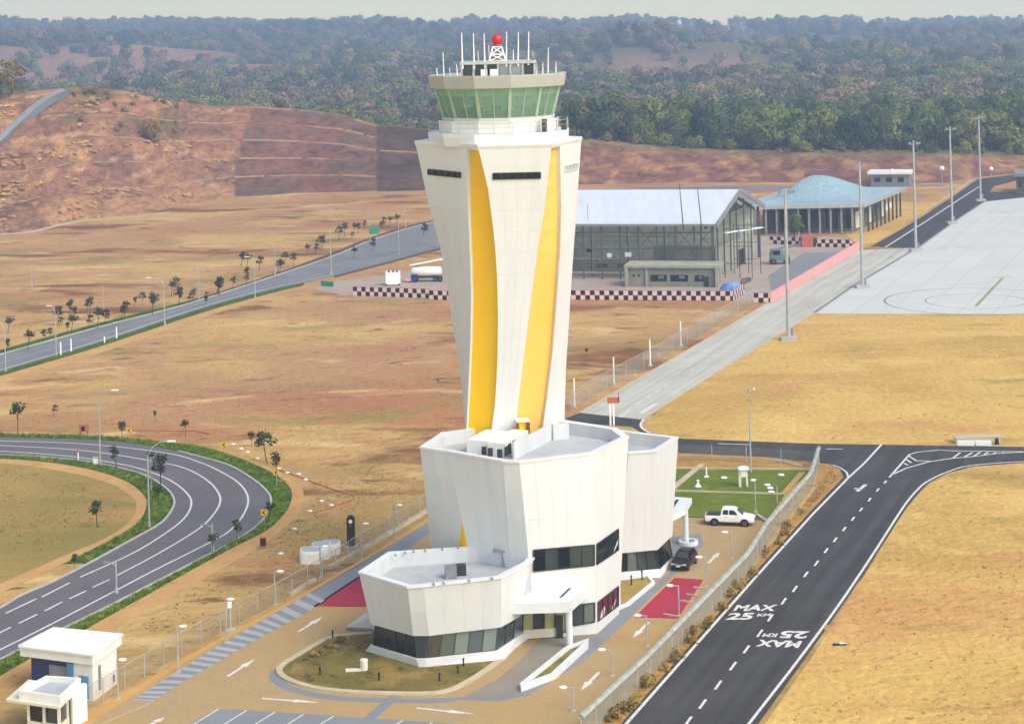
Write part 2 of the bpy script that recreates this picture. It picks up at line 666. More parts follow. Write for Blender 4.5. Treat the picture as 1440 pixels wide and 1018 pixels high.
M['yellow_glare'] = mat('sun_glare_yellow_cladding', C(255, 208, 108, .86), C(250, 200, 92, .86), .3, rough=.55, stretch=(1, 1, .3), spec=.2)  # same yellow paint as the other stripe, with sun glare put into the colour
M['white'] = mat('white_render', C(244, 244, 238, .9), C(232, 234, 228, .88), .6, rough=.7, bump=.05, bscale=8)
M['cream'] = mat('cream_render', C(238, 236, 218, .85), C(226, 224, 206, .82), .6, rough=.75)
M['roof_deck'] = mat('roof_screed', C(206, 212, 216), C(188, 194, 200), .5, rough=.85, bump=.1)
M['parapet_in'] = mat('parapet_lining', C(222, 226, 226, .85), C(205, 210, 214, .85), .4, rough=.7, stretch=(1, 1, .2))
M['grey_metal'] = mat('grey_metal', C(170, 176, 178), C(150, 156, 160), 1.2, rough=.45, metal=.3)
M['galv'] = mat('galvanised_steel', C(214, 220, 220), C(190, 198, 200), .8, rough=.4, metal=.25)
M['dark_metal'] = mat('dark_metal', C(48, 50, 52), C(62, 64, 66), 1.5, rough=.5)
M['black'] = mat('black_plastic', C(22, 22, 24), C(30, 30, 32), 2.0, rough=.45)
M['fascia'] = mat('cab_fascia', C(204, 208, 202), C(194, 200, 194), .7, rough=.4)
M['cab_frame'] = mat('cab_frame_green', C(190, 214, 192), C(178, 204, 182), .7, rough=.4)
M['cab_inner'] = mat('cab_interior', C(214, 236, 222, .9), C(196, 222, 208, .9), .8, rough=.8)
M['red'] = mat('red_enamel', C(235, 30, 22), C(215, 24, 18), .8, rough=.35)
M['wood_dark'] = mat('bark', C(96, 78, 60), C(70, 56, 44), 3, rough=.95)
M['soil'] = mat('soil', C(120, 92, 62), C(92, 70, 48), 1.5, rough=.95, bump=.4)
M['lamp_white'] = mat('lamp_head_white', C(250, 250, 250, .95), rough=.35)
M['blue_dark'] = mat('navy_paint', C(34, 58, 122), C(28, 50, 108), .8, rough=.5)
M['blue_lt'] = mat('light_blue_panel', C(120, 190, 240), C(90, 170, 230), .6, rough=.3)
M['roof_metal'] = mat('white_sheet_roof', C(232, 240, 250, .95), C(218, 228, 242, .95), .25, rough=.4, stretch=(3, .3, 1))
def let_light_through(m, amount):
    n, l = m.node_tree.nodes, m.node_tree.links
    tl = n.new('ShaderNodeBsdfTranslucent')
    tl.inputs['Color'].default_value = (.85, .9, .95, 1)
    ms = n.new('ShaderNodeMixShader')
    ms.inputs[0].default_value = amount
    l.new(n['Principled BSDF'].outputs[0], ms.inputs[1])
    l.new(tl.outputs[0], ms.inputs[2])
    l.new(ms.outputs[0], n['Material Output'].inputs[0])
let_light_through(M['roof_metal'], .2)
M['steel'] = mat('grey_green_steel', C(92, 100, 96), C(74, 82, 80), .6, rough=.55)
M['net'] = mat('grey_site_sheeting', C(214, 222, 206, 1.0), C(180, 190, 174, 1.0), .5, rough=.8, stretch=(.3, .3, 2))
M['site_wall'] = mat('site_block_wall', C(192, 192, 172), C(170, 172, 156), .4, rough=.9)
M['site_wall_dark'] = mat('site_block_wall_grey', C(158, 162, 150), C(138, 144, 134), .4, rough=.9)
M['pink'] = mat('pink_barrier', C(244, 176, 176, .8), C(236, 160, 164, .8), .4, rough=.6)
M['turq'] = mat('turquoise_roof', C(178, 202, 208, .75), C(134, 178, 192, .75), 1.4, rough=.45, ramp=(.4, .6))
M['roof_blue'] = mat('grey_blue_roof', C(186, 206, 214, .75), C(166, 190, 202, .75), .3, rough=.35, metal=.1)
M['shade_wall'] = mat('terminal_wall', C(120, 124, 122), C(96, 100, 102), .4, rough=.8)
M['green_board'] = mat('green_board', C(70, 176, 136), C(60, 160, 124), .8, rough=.6)
M['blue_sheet'] = mat('blue_tarpaulin', C(140, 176, 232), C(110, 150, 220), .8, rough=.5)
M['chev_yellow'] = mat('sign_yellow', C(250, 196, 10, .85), rough=.4)
M['orange'] = mat('orange_paint', C(232, 130, 80), C(214, 110, 64), 2, rough=.5)
M['tyre'] = mat('tyre_rubber', C(24, 24, 25), rough=.85)
M['rim'] = mat('alloy_rim', C(120, 122, 126), rough=.35, metal=.6)
M['car_white'] = mat('white_car_paint', C(248, 248, 250, .9), rough=.22, coat=.6)
M['car_black'] = mat('black_car_paint', C(10, 10, 11), rough=.3, coat=.25, spec=.3)
M['headlight'] = mat('headlight_lens', C(235, 238, 240), rough=.15)
M['blue_grey'] = mat('blue_grey_machine', C(128, 152, 158), C(110, 134, 142), 1, rough=.5)
M['coral'] = mat('coral_container', C(216, 128, 106), C(200, 110, 92), .6, rough=.6)
M['plume_dark'] = M['dark_metal']

def glass(name, c, rough=.06, spec=.6):
    return mat(name, c, rough=rough, spec=spec)
M['glass_dark'] = glass('dark_window_glass', C(26, 30, 33))
M['glass_mid'] = glass('grey_window_glass', C(66, 80, 78))
M['glass_pale'] = glass('pale_window_blind', C(118, 132, 120), .12)
M['glass_red'] = glass('red_reflection_glass', C(96, 46, 62), .1)  # reflection of the red paving painted into the pane colour
M['glass_warm'] = glass('lit_interior_glass', C(206, 206, 140), .1)  # glow of the lit entrance hall painted into the pane colour

def cab_glass():
    m, n, l, b = new_mat('green_cab_glass')
    n.remove(b)
    out = n['Material Output']
    tr = n.new('ShaderNodeBsdfTransparent')
    tr.inputs[0].default_value = (.64, .90, .77, 1)
    gl = n.new('ShaderNodeBsdfGlossy')
    gl.inputs['Roughness'].default_value = .04
    gl.inputs['Color'].default_value = (.45, .85, .68, 1)
    fr = n.new('ShaderNodeFresnel')
    fr.inputs[0].default_value = 1.7
    mx = n.new('ShaderNodeMixShader')
    ma = n.new('ShaderNodeMath')
    ma.operation = 'MULTIPLY'
    ma.inputs[1].default_value = .8
    l.new(fr.outputs[0], ma.inputs[0])
    l.new(ma.outputs[0], mx.inputs[0])
    l.new(tr.outputs[0], mx.inputs[1])
    l.new(gl.outputs[0], mx.inputs[2])
    df = n.new('ShaderNodeBsdfDiffuse')
    df.inputs['Color'].default_value = (.50, .78, .62, 1)
    m2_ = n.new('ShaderNodeMixShader')
    m2_.inputs[0].default_value = .28
    l.new(mx.outputs[0], m2_.inputs[1])
    l.new(df.outputs[0], m2_.inputs[2])
    l.new(m2_.outputs[0], out.inputs[0])
    return m
M['cab_glass'] = cab_glass()

def mesh_mat(name, colr, solid):
    """chain link too fine to show: part wire, part air"""
    m, n, l, b = new_mat(name)
    b.inputs['Base Color'].default_value = colr
    b.inputs['Roughness'].default_value = .6
    out = n['Material Output']
    tr = n.new('ShaderNodeBsdfTransparent')
    mx = n.new('ShaderNodeMixShader')
    tc = n.new('ShaderNodeNewGeometry')
    nz = n.new('ShaderNodeTexNoise')
    nz.inputs['Scale'].default_value = 1.2
    nz.inputs['Detail'].default_value = 3
    mr = n.new('ShaderNodeMapRange')
    mr.inputs[1].default_value = .3
    mr.inputs[2].default_value = .7
    mr.inputs[3].default_value = solid * .7
    mr.inputs[4].default_value = solid * 1.3
    l.new(tc.outputs['Position'], nz.inputs['Vector'])
    l.new(nz.outputs['Fac'], mr.inputs[0])
    l.new(mr.outputs[0], mx.inputs[0])
    l.new(tr.outputs[0], mx.inputs[1])
    l.new(b.outputs[0], mx.inputs[2])
    l.new(mx.outputs[0], out.inputs[0])
    return m
M['chain'] = mesh_mat('chain_link', C(176, 184, 180), .30)
M['razor'] = mesh_mat('razor_coil', C(204, 212, 208), .72)
M['chain_dim'] = mesh_mat('chain_link_fine', C(170, 168, 158), .20)

def checker_mat():
    m, n, l, b = new_mat('checker_board')
    tc = n.new('ShaderNodeTexCoord')
    ck = n.new('ShaderNodeTexChecker')
    ck.inputs['Scale'].default_value = 1 / .92
    ck.inputs['Color1'].default_value = C(246, 214, 214, .8)
    ck.inputs['Color2'].default_value = C(34, 16, 18, .8)
    l.new(tc.outputs['Object'], ck.inputs['Vector'])
    l.new(ck.outputs[0], b.inputs['Base Color'])
    b.inputs['Roughness'].default_value = .6
    return m
M['checker'] = checker_mat()

def leaf_mat(name, stops, rough=.7, patch=0):
    """foliage: each tree takes its own colour, leaves vary inside it"""
    m, n, l, b = new_mat(name)
    b.inputs['Roughness'].default_value = rough
    b.inputs['Specular IOR Level'].default_value = .15
    oi = n.new('ShaderNodeObjectInfo')
    rp = n.new('ShaderNodeValToRGB')
    e = rp.color_ramp.elements
    while len(e) < len(stops):
        e.new(.5)
    for i, c in enumerate(stops):
        e[i].position = i / (len(stops) - 1)
        e[i].color = c
    g = n.new('ShaderNodeNewGeometry')
    fac = oi.outputs['Random']
    if patch:
        pn = n.new('ShaderNodeTexNoise')
        pn.inputs['Scale'].default_value = patch
        pn.inputs['Detail'].default_value = 3
        l.new(oi.outputs['Location'], pn.inputs['Vector'])
        mr0 = n.new('ShaderNodeMapRange')
        mr0.inputs[1].default_value = .3
        mr0.inputs[2].default_value = .7
        mr0.inputs[4].default_value = .8
        l.new(pn.outputs['Fac'], mr0.inputs[0])
        ad = n.new('ShaderNodeMath')
        ad.operation = 'MULTIPLY_ADD'
        ad.inputs[1].default_value = .3
        l.new(fac, ad.inputs[0])
        l.new(mr0.outputs[0], ad.inputs[2])
        fac = ad.outputs[0]
    l.new(fac, rp.inputs[0])
    nz = n.new('ShaderNodeTexNoise')
    nz.inputs['Scale'].default_value = .9
    nz.inputs['Detail'].default_value = 3
    l.new(g.outputs['Position'], nz.inputs['Vector'])
    mr = n.new('ShaderNodeMapRange')
    mr.inputs[1].default_value = .3
    mr.inputs[2].default_value = .7
    mr.inputs[3].default_value = .6
    mr.inputs[4].default_value = 1.45
    l.new(nz.outputs['Fac'], mr.inputs[0])
    mx = n.new('ShaderNodeVectorMath')
    mx.operation = 'SCALE'
    l.new(rp.outputs[0], mx.inputs[0])
    l.new(mr.outputs[0], mx.inputs['Scale'])
    l.new(mx.outputs[0], b.inputs['Base Color'])
    tl = n.new('ShaderNodeBsdfTranslucent')
    l.new(mx.outputs[0], tl.inputs['Color'])
    ms = n.new('ShaderNodeMixShader')
    ms.inputs[0].default_value = .35
    l.new(b.outputs[0], ms.inputs[1])
    l.new(tl.outputs[0], ms.inputs[2])
    l.new(ms.outputs[0], n['Material Output'].inputs[0])
    return m
M['leaf_wood'] = leaf_mat('woodland_leaves', [C(70, 84, 46, 1.4), C(96, 112, 54, 1.4), C(66, 84, 50, 1.4), C(124, 130, 66, 1.4), C(84, 100, 58, 1.4), C(60, 74, 48, 1.4), C(142, 134, 78, 1.4), C(102, 116, 58, 1.4)])
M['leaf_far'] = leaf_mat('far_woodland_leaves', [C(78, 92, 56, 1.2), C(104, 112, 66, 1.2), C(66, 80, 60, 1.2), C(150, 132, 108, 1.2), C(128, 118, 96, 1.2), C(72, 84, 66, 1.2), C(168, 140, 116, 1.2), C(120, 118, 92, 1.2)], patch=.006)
M['leaf_young'] = leaf_mat('young_leaves', [C(56, 70, 40), C(76, 90, 48), C(50, 60, 38), C(96, 102, 56)])
M['leaf_shrub'] = leaf_mat('shrub_leaves', [C(150, 134, 74, .9), C(180, 148, 84, .9), C(128, 124, 62, .9), C(196, 160, 96, .9)])
M['leaf_gold'] = leaf_mat('yellow_green_leaves', [C(140, 130, 64), C(160, 144, 74)])
M['blade_green'] = leaf_mat('green_blades', [C(104, 138, 34, 1.2), C(136, 160, 54, 1.2), C(84, 116, 32, 1.2), C(160, 160, 70, 1.2)])
M['straw'] = leaf_mat('dry_straw', [C(218, 186, 122, .85), C(202, 168, 106, .85), C(226, 198, 136, .85)])

# ------------------------------------------------------------------ ground
MB().quad((-3300, -40, 0), (3300, -40, 0), (3300, 4250, 0), (-3300, 4250, 0)).build('ground', M['field_left'], kind='structure')

def sheet(name, poly, m, z):
    return MB().sheet(poly, z).build(name, M[m], kind='structure')

def g(*pts):
    return G(pts)

# fields
sheet('grass_field', g((905, 600), (931, 573), (1020, 517), (1145, 441), (1240, 440), (1700, 440), (1700, 640), (1440, 632), (1147, 627), (960, 619)), 'field_right', .006)
sheet('grass_field', g((1060, 1040), (1143, 922), (1258, 742), (1290, 695), (1310, 680), (1337, 666), (1370, 656), (1445, 650), (1750, 640), (1750, 1040)), 'field_right', .006)
# inner loop field
INNER_PATH_IN = [(-60, 650), (0, 651), (47, 656), (110, 667), (157, 681), (185, 698), (192, 714), (182, 733), (151, 755), (79, 786), (0, 821), (-60, 850)]
sheet('grass_field', GC(INNER_PATH_IN) + g((-300, 850), (-300, 640)), 'field_olive', .006)
INNER_PATH_OUT = [(-60, 644), (0, 645), (63, 649.5), (126, 660), (176, 676), (201, 695), (206, 711), (195, 733), (163, 755), (88, 792), (0, 834), (-60, 862)]
sheet('footpath', GC(INNER_PATH_OUT) + list(reversed(GC(INNER_PATH_IN))), 'path_earth', .012)

# loop road
ROAD_OUT = [(-80, 613), (0, 615), (119, 618), (176, 622), (251, 635), (314, 652), (346, 668), (371, 687), (381, 702), (377, 718), (364, 738), (330, 761), (283, 786), (157, 851), (100, 879), (44, 906), (0, 928), (-80, 966)]
ROAD_IN = [(-80, 638), (0, 640), (94, 646), (151, 655), (201, 668), (232, 686), (244.5, 702), (242, 717), (226, 736), (188, 758), (126, 792), (75, 818), (31, 837), (0, 855), (-80, 894)]
sheet('loop_road', GC(ROAD_OUT) + list(reversed(GC(ROAD_IN))), 'asphalt_old', .030)
# green verges either side
VER_OUT = [(-80, 607), (0, 609.5), (110, 612), (176, 616), (283, 628), (346, 648), (387, 667), (408, 686), (409, 706), (396, 727), (371, 748), (314, 777), (150, 868), (107, 892), (44, 925), (0, 950), (-80, 990)]
sheet('road_verge', GC(VER_OUT) + list(reversed(GC(ROAD_OUT))), 'verge', .020)
PATH_OUT = [(330, 640), (380, 658), (418, 680), (427, 697), (420, 722), (393, 748), (346, 780), (160, 884), (130, 902), (44, 948), (0, 974), (-80, 1015)]
PATH_INE = [(330, 640.5), (387, 667), (408, 686), (409, 706), (396, 727), (371, 748), (314, 777), (150, 868), (107, 892), (44, 925), (0, 950), (-80, 990)]
sheet('footpath', GC(PATH_OUT) + list(reversed(GC(PATH_INE))), 'path_earth', .014)
VIN = [(-60, 638), (0, 640), (94, 646), (151, 655), (201, 668), (232, 686), (244.5, 702), (242, 717), (226, 736), (188, 758), (126, 792)]
VINP = [(-60, 644), (0, 645), (63, 649.5), (126, 660), (176, 676), (201, 695), (206, 711), (195, 733), (163, 755), (90, 793)]
sheet('road_verge', GC(VIN) + list(reversed(GC(VINP))), 'verge', .020)
# kerbs of the loop road
MB().wallband(GC(ROAD_OUT[4:], 10), .25, 0, .14).build('kerb', M['kerb'], kind='structure')
MB().wallband(GC(ROAD_IN[:], 10), .25, 0, .14).build('kerb', M['kerb'], kind='structure')

def lines(name, segs, w, z, m='white_paint', parent=None):
    b = MB()
    for s_ in segs:
        b.ribbon(s_, w, z)
    o = b.build(name, M[m], parent=parent, kind=None if parent else 'structure')
    return o
L1 = GC([(-80, 633), (0, 634.5), (100, 642), (176, 654), (220, 667), (245, 679), (264, 695), (269, 709), (261, 726.5), (239, 745.5), (188.5, 777), (113, 811.5)])
L2 = GC([(-80, 624), (0, 626.5), (120, 634), (220, 649.5), (261, 659), (292, 676), (308, 695), (308, 711), (292, 733), (267, 752), (217, 781.5), (163, 810)])
L3 = GC([(-80, 618), (0, 620), (120, 624.5), (232.5, 637), (283, 651), (317, 667), (339, 682.5), (349, 701.5), (342.5, 723.5), (324, 745.5), (298.6, 761), (220, 800.5), (157, 833.5), (67.6, 880), (0, 913.6), (-80, 952)])
lines('lane_line', [L1], .22, .038)
lines('lane_line', [L2], .22, .038)
lines('lane_line', [L3], .22, .038)
def dashes(name, pairs, w, z, m='white_paint'):
    for a, b in pairs:
        lines(name, [[P(*a), P(*b)]], w, z, m)
dashes('lane_dash', [((154, 815), (130, 826)), ((121, 831), (97.5, 842)), ((87.5, 846.5), (63, 859)), ((52, 864), (26.5, 876.5)), ((15, 882), (-12, 895.5)),
                     ((98, 819.5), (59, 839.5)), ((51, 842), (8, 862.5)), ((-2, 868), (-40, 886))], .22, .038)

# back road on the left
BR_NEAR = [(-90, 552), (0, 523), (142, 481), (284, 434), (380, 408), (427, 398), (470, 388), (523, 374), (576, 360), (640, 343), (700, 328)]
BR_FAR = [(-90, 524), (0, 499), (133, 462), (267, 427), (400, 384), (470, 360), (518, 340), (576, 321), (640, 307), (700, 296)]
sheet('back_road', GC(BR_NEAR) + list(reversed(GC(BR_FAR))), 'asphalt_far', .030)
MB().wallband(GC(BR_FAR, 6), .3, 0, .16).build('kerb', M['kerb'], kind='structure')
MB().wallband(GC([(x, y - 11 * min(1, max(.55, (y - 300) / 200))) for x, y in BR_NEAR], 6), .5, 0, .16).build('median_kerb', M['pave_grey'], kind='structure')
lines('lane_line', [GC([(x, y - 2.4) for x, y in BR_NEAR[:7]])], .2, .038)
sheet('road_verge', GC([(-90, 558), (0, 529), (142, 487), (284, 440), (380, 413), (427, 402)]) + list(reversed(GC(BR_NEAR[:6]))), 'verge', .020)
sheet('footpath', GC([(-90, 570), (0, 540), (142, 496), (284, 447), (380, 417), (435, 402)]) + list(reversed(GC([(-90, 558), (0, 529), (142, 487), (284, 440), (380, 413), (427, 402)]))), 'path_earth', .014)
sheet('road_verge', GC([(-90, 524), (0, 499), (133, 462), (267, 427), (330, 406)]) + list(reversed(GC([(-90, 516), (0, 492), (133, 456), (267, 422.5), (330, 403.5)]))), 'verge', .014)
sheet('dark_verge', GC([(330, 406), (400, 384), (470, 360), (518, 340), (576, 321), (640, 307)]) + list(reversed(GC([(330, 403.5), (400, 380), (470, 354), (518, 335), (576, 317), (640, 304)]))), 'soil', .014)
sheet('dark_verge', GC([(470, 388), (523, 374), (576, 360), (640, 343)]) + list(reversed(GC([(470, 391), (523, 377), (576, 363), (640, 346)]))), 'soil', .014)

# taxi road (dark) with junction
TX = g((850, 1050), (873, 1018), (992, 883), (1058, 809), (1137, 722), (1186, 671), (1181, 660), (1168, 653), (1147, 650), (1081, 643), (954, 637), (880, 634), (880, 617), (900, 607), (888, 600), (800, 594), (796, 588), (815, 580.5), (905, 590.5), (901, 599), (911, 608), (960, 617), (1147, 624), (1440, 628.5), (1750, 634), (1750, 642), (1442, 650.5), (1368, 656), (1334, 665), (1308, 678), (1296, 689), (1275, 714), (1234, 777), (1186, 850), (1131, 928), (1066, 1018), (1040, 1050))
sheet('taxi_road', TX, 'asphalt_new', .030)
lines('lane_line', [G([(850, 1050), (880.5, 1018), (999.6, 883), (1065, 809), (1143, 723), (1193, 672), (1216, 651), (1240, 624.8)])], .28, .038)
lines('lane_line', [GC([(1193, 672), (1190, 664), (1181, 658), (1171, 654)])], .22, .042)
lines('lane_line', [GC([(1030, 1050), (1053, 1018), (1122.7, 928), (1180, 850), (1229.5, 776.5), (1270.5, 713), (1291, 688), (1305.4, 676.5), (1332, 664), (1365, 655), (1440, 649.2), (1560, 646)], 6)], .25, .038)
zx = lambda x: x / 2.436 + 860
zy = lambda y: y / 2.436 + 600
dd = [(262, 1010), (312, 950), (365, 885), (416, 820), (462, 763), (508, 708), (544, 655), (590, 598), (628, 556), (666, 506), (702, 468), (735, 425), (766, 388), (797, 351), (827, 316), (855, 284), (884, 250), (912, 217), (938, 190)]
for x, y in dd:
    k = .25 + .75 * (y - 150) / 860
    lines('centre_dash', [[P(zx(x - 12 * k), zy(y + 17 * k)), P(zx(x + 12 * k), zy(y - 17 * k))]], .22, .038)
z6 = lambda x, y: P(x / 4.966 + 1150, y / 4.966 + 600)
lines('island_line', [[z6(500, 355), z6(640, 195), z6(700, 178), z6(850, 164), z6(950, 170), z6(1440, 176)], [z6(520, 335), z6(620, 290), z6(780, 245), z6(940, 222), z6(1100, 208), z6(1250, 188), z6(1440, 178)]], .25, .038)
lines('island_hatch', [[z6(x0, y0), z6(x1, y1)] for x0, y0, x1, y1 in ((635, 205, 690, 240), (620, 230, 655, 255), (600, 255, 630, 270), (690, 240, 780, 240), (995, 182, 945, 220), (1080, 182, 1025, 212), (1135, 180, 1090, 206), (1190, 180, 1160, 198), (1245, 181, 1225, 192), (1300, 181, 1285, 188))], .25, .042)
lines('lane_line', [[P(1161, 631.5), P(1185, 631.7)], [P(1010, 624), P(1055, 625.5)]], .25, .038)
lines('road_arrow', [[z6(275, 452), z6(335, 405)], [z6(255, 432), z6(300, 434)]], .45, .038)

# lettering on the road
def letters(text, pos, right, up, size, m, z, name='road_lettering', sx=1.0):
    cu = bpy.data.curves.new('lettering', 'FONT')
    cu.body = text
    cu.size = 1.0
    cu.offset = .035
    cu.align_x = 'LEFT'
    ob = bpy.data.objects.new('lettering_source', cu)
    COL.objects.link(ob)
    dg = bpy.context.evaluated_depsgraph_get()
    me = bpy.data.meshes.new_from_object(ob.evaluated_get(dg))
    bpy.data.objects.remove(ob)
    xs = [v.co.x for v in me.vertices]
    ys = [v.co.y for v in me.vertices]
    x0, x1, y0, y1 = min(xs), max(xs), min(ys), max(ys)
    for v in me.vertices:
        a, b = (v.co.x - x0) / (x1 - x0), (v.co.y - y0) / (y1 - y0)
        q = pos + right * a + up * b
        v.co = (q.x, q.y, q.z + z)
    me.materials.clear()
    me.materials.append(m)
    o = bpy.data.objects.new(name, me)
    COL.objects.link(o)
    MW[o] = Matrix.Identity(4)
    return o
zt = lambda x, y: P(x / 9 + 1000, y / 9 + 830)
def road_text(text, bl, br, tl):
    o = letters(text, zt(*bl), zt(*br) - zt(*bl), zt(*tl) - zt(*bl), 1, M['white_paint'], .038)
    o['kind'] = 'structure'
road_text('MAX', (275, 262), (800, 262), (330, 185))
road_text('25', (175, 375), (505, 372), (235, 288))
road_text('KM', (575, 332), (740, 330), (600, 298))
road_text('MAX', (1155, 645), (610, 625), (1105, 730))
road_text('25', (1250, 520), (905, 512), (1200, 612))
road_text('KM', (850, 548), (670, 545), (820, 592))

# dry verge between fence and taxi road
sheet('road_verge', g((815, 1050), (880, 985), (960, 905), (1050, 812), (1080, 770), (1100, 745), (1146, 690), (1152, 655), (1168, 654), (1184, 662), (1184, 671), (1137, 722), (1058, 809), (992, 883), (873, 1018), (850, 1050)), 'verge_dry', .010)

# concrete road and apron
sheet('concrete_road', g((797, 590.6), (896.6, 532), (1019.7, 461), (1065, 434), (1207, 352), (1290, 348.5), (1200, 402), (1145, 441), (1019.7, 517), (931, 573), (905, 591)), 'concrete_road', .022)
lines('lane_line', [G([(800, 589.5), (897.5, 533), (1020, 462), (1067, 434), (1206, 353)])], .5, .028, 'kerb_warm')
lines('lane_line', [G([(904, 590), (930, 572.5), (1019, 516.5), (1144, 441)])], .4, .028, 'kerb_warm')
lines('lane_line', [GC([(905, 590), (901, 597), (904, 603), (914, 609)])], .35, .038)
z7 = lambda x, y: P(x / 4.63 + 780, y / 4.63 + 420)
for a, b in (((420, 775), (500, 712)), ((530, 690), (570, 665)), ((595, 645), (625, 628)), ((660, 610), (685, 596)), ((715, 575), (735, 563)), ((880, 470), (905, 460)), ((930, 440), (950, 430)), ((985, 405), (1005, 395)), ((1030, 375), (1050, 365))):
    lines('centre_dash', [[z7(*a), z7(*b)]], .2, .028)
lines('road_arrow', [[z7(560, 745), z7(665, 683)]], .7, .028)
lines('road_arrow', [[z7(552, 742), z7(600, 735)]], .5, .032)
sheet('apron', g((1145, 441), (1200, 402), (1290, 348), (1384, 284), (1440, 278), (1700, 268), (1700, 447), (1440, 442)), 'apron', .022)
lines('apron_edge', [G([(1145, 440), (1200, 402), (1290, 349), (1350, 306), (1384, 284)])], .6, .028, 'grey_mark')
def ring(name, c, r, w, m, z):
    pts = [c + Vector((math.cos(t) * r, math.sin(t) * r, 0)) for t in [i * math.pi / 36 for i in range(73)]]
    return lines(name, [pts], w, z, m)
cc = P(1372, 423.5)
rr = cc.x - P(1242, 423.5).x
ring('stand_circle', cc, rr, .35, 'grey_mark', .028)
ring('stand_circle', cc, rr * .55, .25, 'grey_mark', .028)
lines('stand_bar', [[P(1372, 431), P(1410, 391)], [P(1397, 390), P(1424, 390)]], .6, .034, 'yellow_paint')
lines('apron_mark', [[P(x, y), P(x + w, y - .4)] for x, y, w in ((1388, 312, 14), (1372, 327, 14), (1345, 327, 10), (1405, 299, 14), (1333, 338.5, 12), (1318, 350, 14), (1345, 349, 14), (1388, 300, 8), (1365, 313, 10))], .5, .034, 'grey_mark')
# far dark road
sheet('far_road', g((1224, 347), (1250, 333), (1300, 303), (1345, 273), (1375, 252), (1440, 244), (1600, 238), (1600, 246), (1440, 252), (1398, 262), (1392, 270), (1440, 271), (1600, 266), (1600, 272), (1440, 278), (1384, 284), (1350, 306), (1290, 348.5), (1271, 349)), 'asphalt_new', .018)
lines('lane_line', [G([(1245, 348), (1300, 313), (1350, 280), (1378, 262)])], .4, .026)
lines('lane_line', [G([(1366, 253.5), (1300, 298)])], .6, .026, 'kerb_warm')
sheet('terminal_lawn', g((1213, 350), (1226, 345), (1300, 298), (1322, 284), (1255, 284), (1200, 318), (1190, 330)), 'field_right', .012)
sheet('perimeter_track', g((790, 274), (900, 270), (1000, 268.5), (1060, 268), (1230, 264), (1330, 261.5), (1330, 259.5), (1230, 261), (1060, 262), (1000, 262), (900, 264), (790, 268)), 'asphalt_far', .012)
# building site slab
sheet('site_yard', g((440, 407), (500, 418), (628, 421), (805, 421.5), (1045, 421), (1065, 424), (1085, 420), (1205, 346), (1190, 334), (1085, 330), (800, 345), (640, 370), (560, 385), (470, 396)), 'site_slab', .010)
sheet('site_drive', g((1085, 410), (1140, 378), (1180, 354), (1130, 356), (1080, 388)), 'pave_grey', .016)

# forecourt
sheet('forecourt', g((20, 1060), (180, 977), (251, 929), (292, 906), (388, 856), (420, 838), (500, 792), (604, 727), (640, 705), (800, 690), (945, 727), (985, 729), (1078, 734), (1092, 752), (1050, 812), (960, 905), (880, 985), (815, 1050)), 'paving', .016)
lines('yard_line', [[P(970, 727.5), P(1000, 727.5)], [P(945, 736.5), P(1010, 739)]], .15, .022, 'kerb_warm')
sheet('paver_edge', g((60, 1060), (175, 985), (251, 937), (292, 912), (388, 861), (500, 797), (604, 732), (604, 727), (500, 792), (388, 856), (292, 906), (251, 929), (170, 977), (40, 1060)), 'pave_orange', .022)
# grey band with pale stripes
band_l = G([(187, 984), (215, 966), (262, 936), (300, 912), (345, 886), (389, 861), (440, 831), (500, 796), (606, 733)])
band_r = G([(216, 986), (245, 966), (290, 940), (330, 917), (372, 893), (412, 872), (465, 842), (530, 803), (606, 748)])
sheet('paver_band', [P(187, 984), P(216, 986)] + band_r[1:] + list(reversed(band_l[1:])), 'pave_grey', .022)
lb, rb = curve(band_l[:7], 12), curve(band_r[:7], 12)
stripe_pts = []
for i in range(0, 20):
    t0, t1 = i / 20, i / 20 + .024
    q = []
    for arr, t in ((lb, t0), (rb, t0), (rb, t1), (lb, t1)):
        k = t * (len(arr) - 1)
        j = min(int(k), len(arr) - 2)
        q.append(arr[j].lerp(arr[j + 1], k - j))
    MB().sheet(q, .028).build('paver_stripe', M['pave_grey_lt'], kind='structure')
# red bays
def bordered(name, pts, inner, m):
    poly = G(pts)
    if area(poly) < 0:
        poly.reverse()
    MB().sheet(poly, .022).build('paver_edge', M['pave_orange'], kind='structure')
    MB().sheet(inset(poly, inner), .028).build(name, M[m], kind='structure')
bordered('red_bay', [(946, 811), (994, 814), (956, 871.5), (886, 869.5)], .25, 'pave_red')
bordered('red_bay', [(438, 854), (508, 808), (530, 812), (530, 855)], .25, 'pave_red')
# grey walks round the building
sheet('grey_walk', g((700, 986), (745, 977), (800, 942), (820, 930), (886, 869), (946, 811), (990, 765), (985, 750), (945, 755), (945, 800), (930, 815), (880, 850), (868, 864), (840, 893), (800, 915), (775, 950), (735, 972), (690, 979), (600, 982)), 'pave_grey', .022)
sheet('entrance_drive', g((650, 981), (700, 955), (740, 920), (760, 893), (838, 893), (800, 915), (735, 965), (731, 972), (690, 981)), 'drive', .028)
sheet('entrance_walk', g((635, 977), (665, 968), (700, 940), (735, 912), (765, 897), (760, 893), (722, 909), (700, 935), (660, 958), (630, 970)), 'paving', .034)
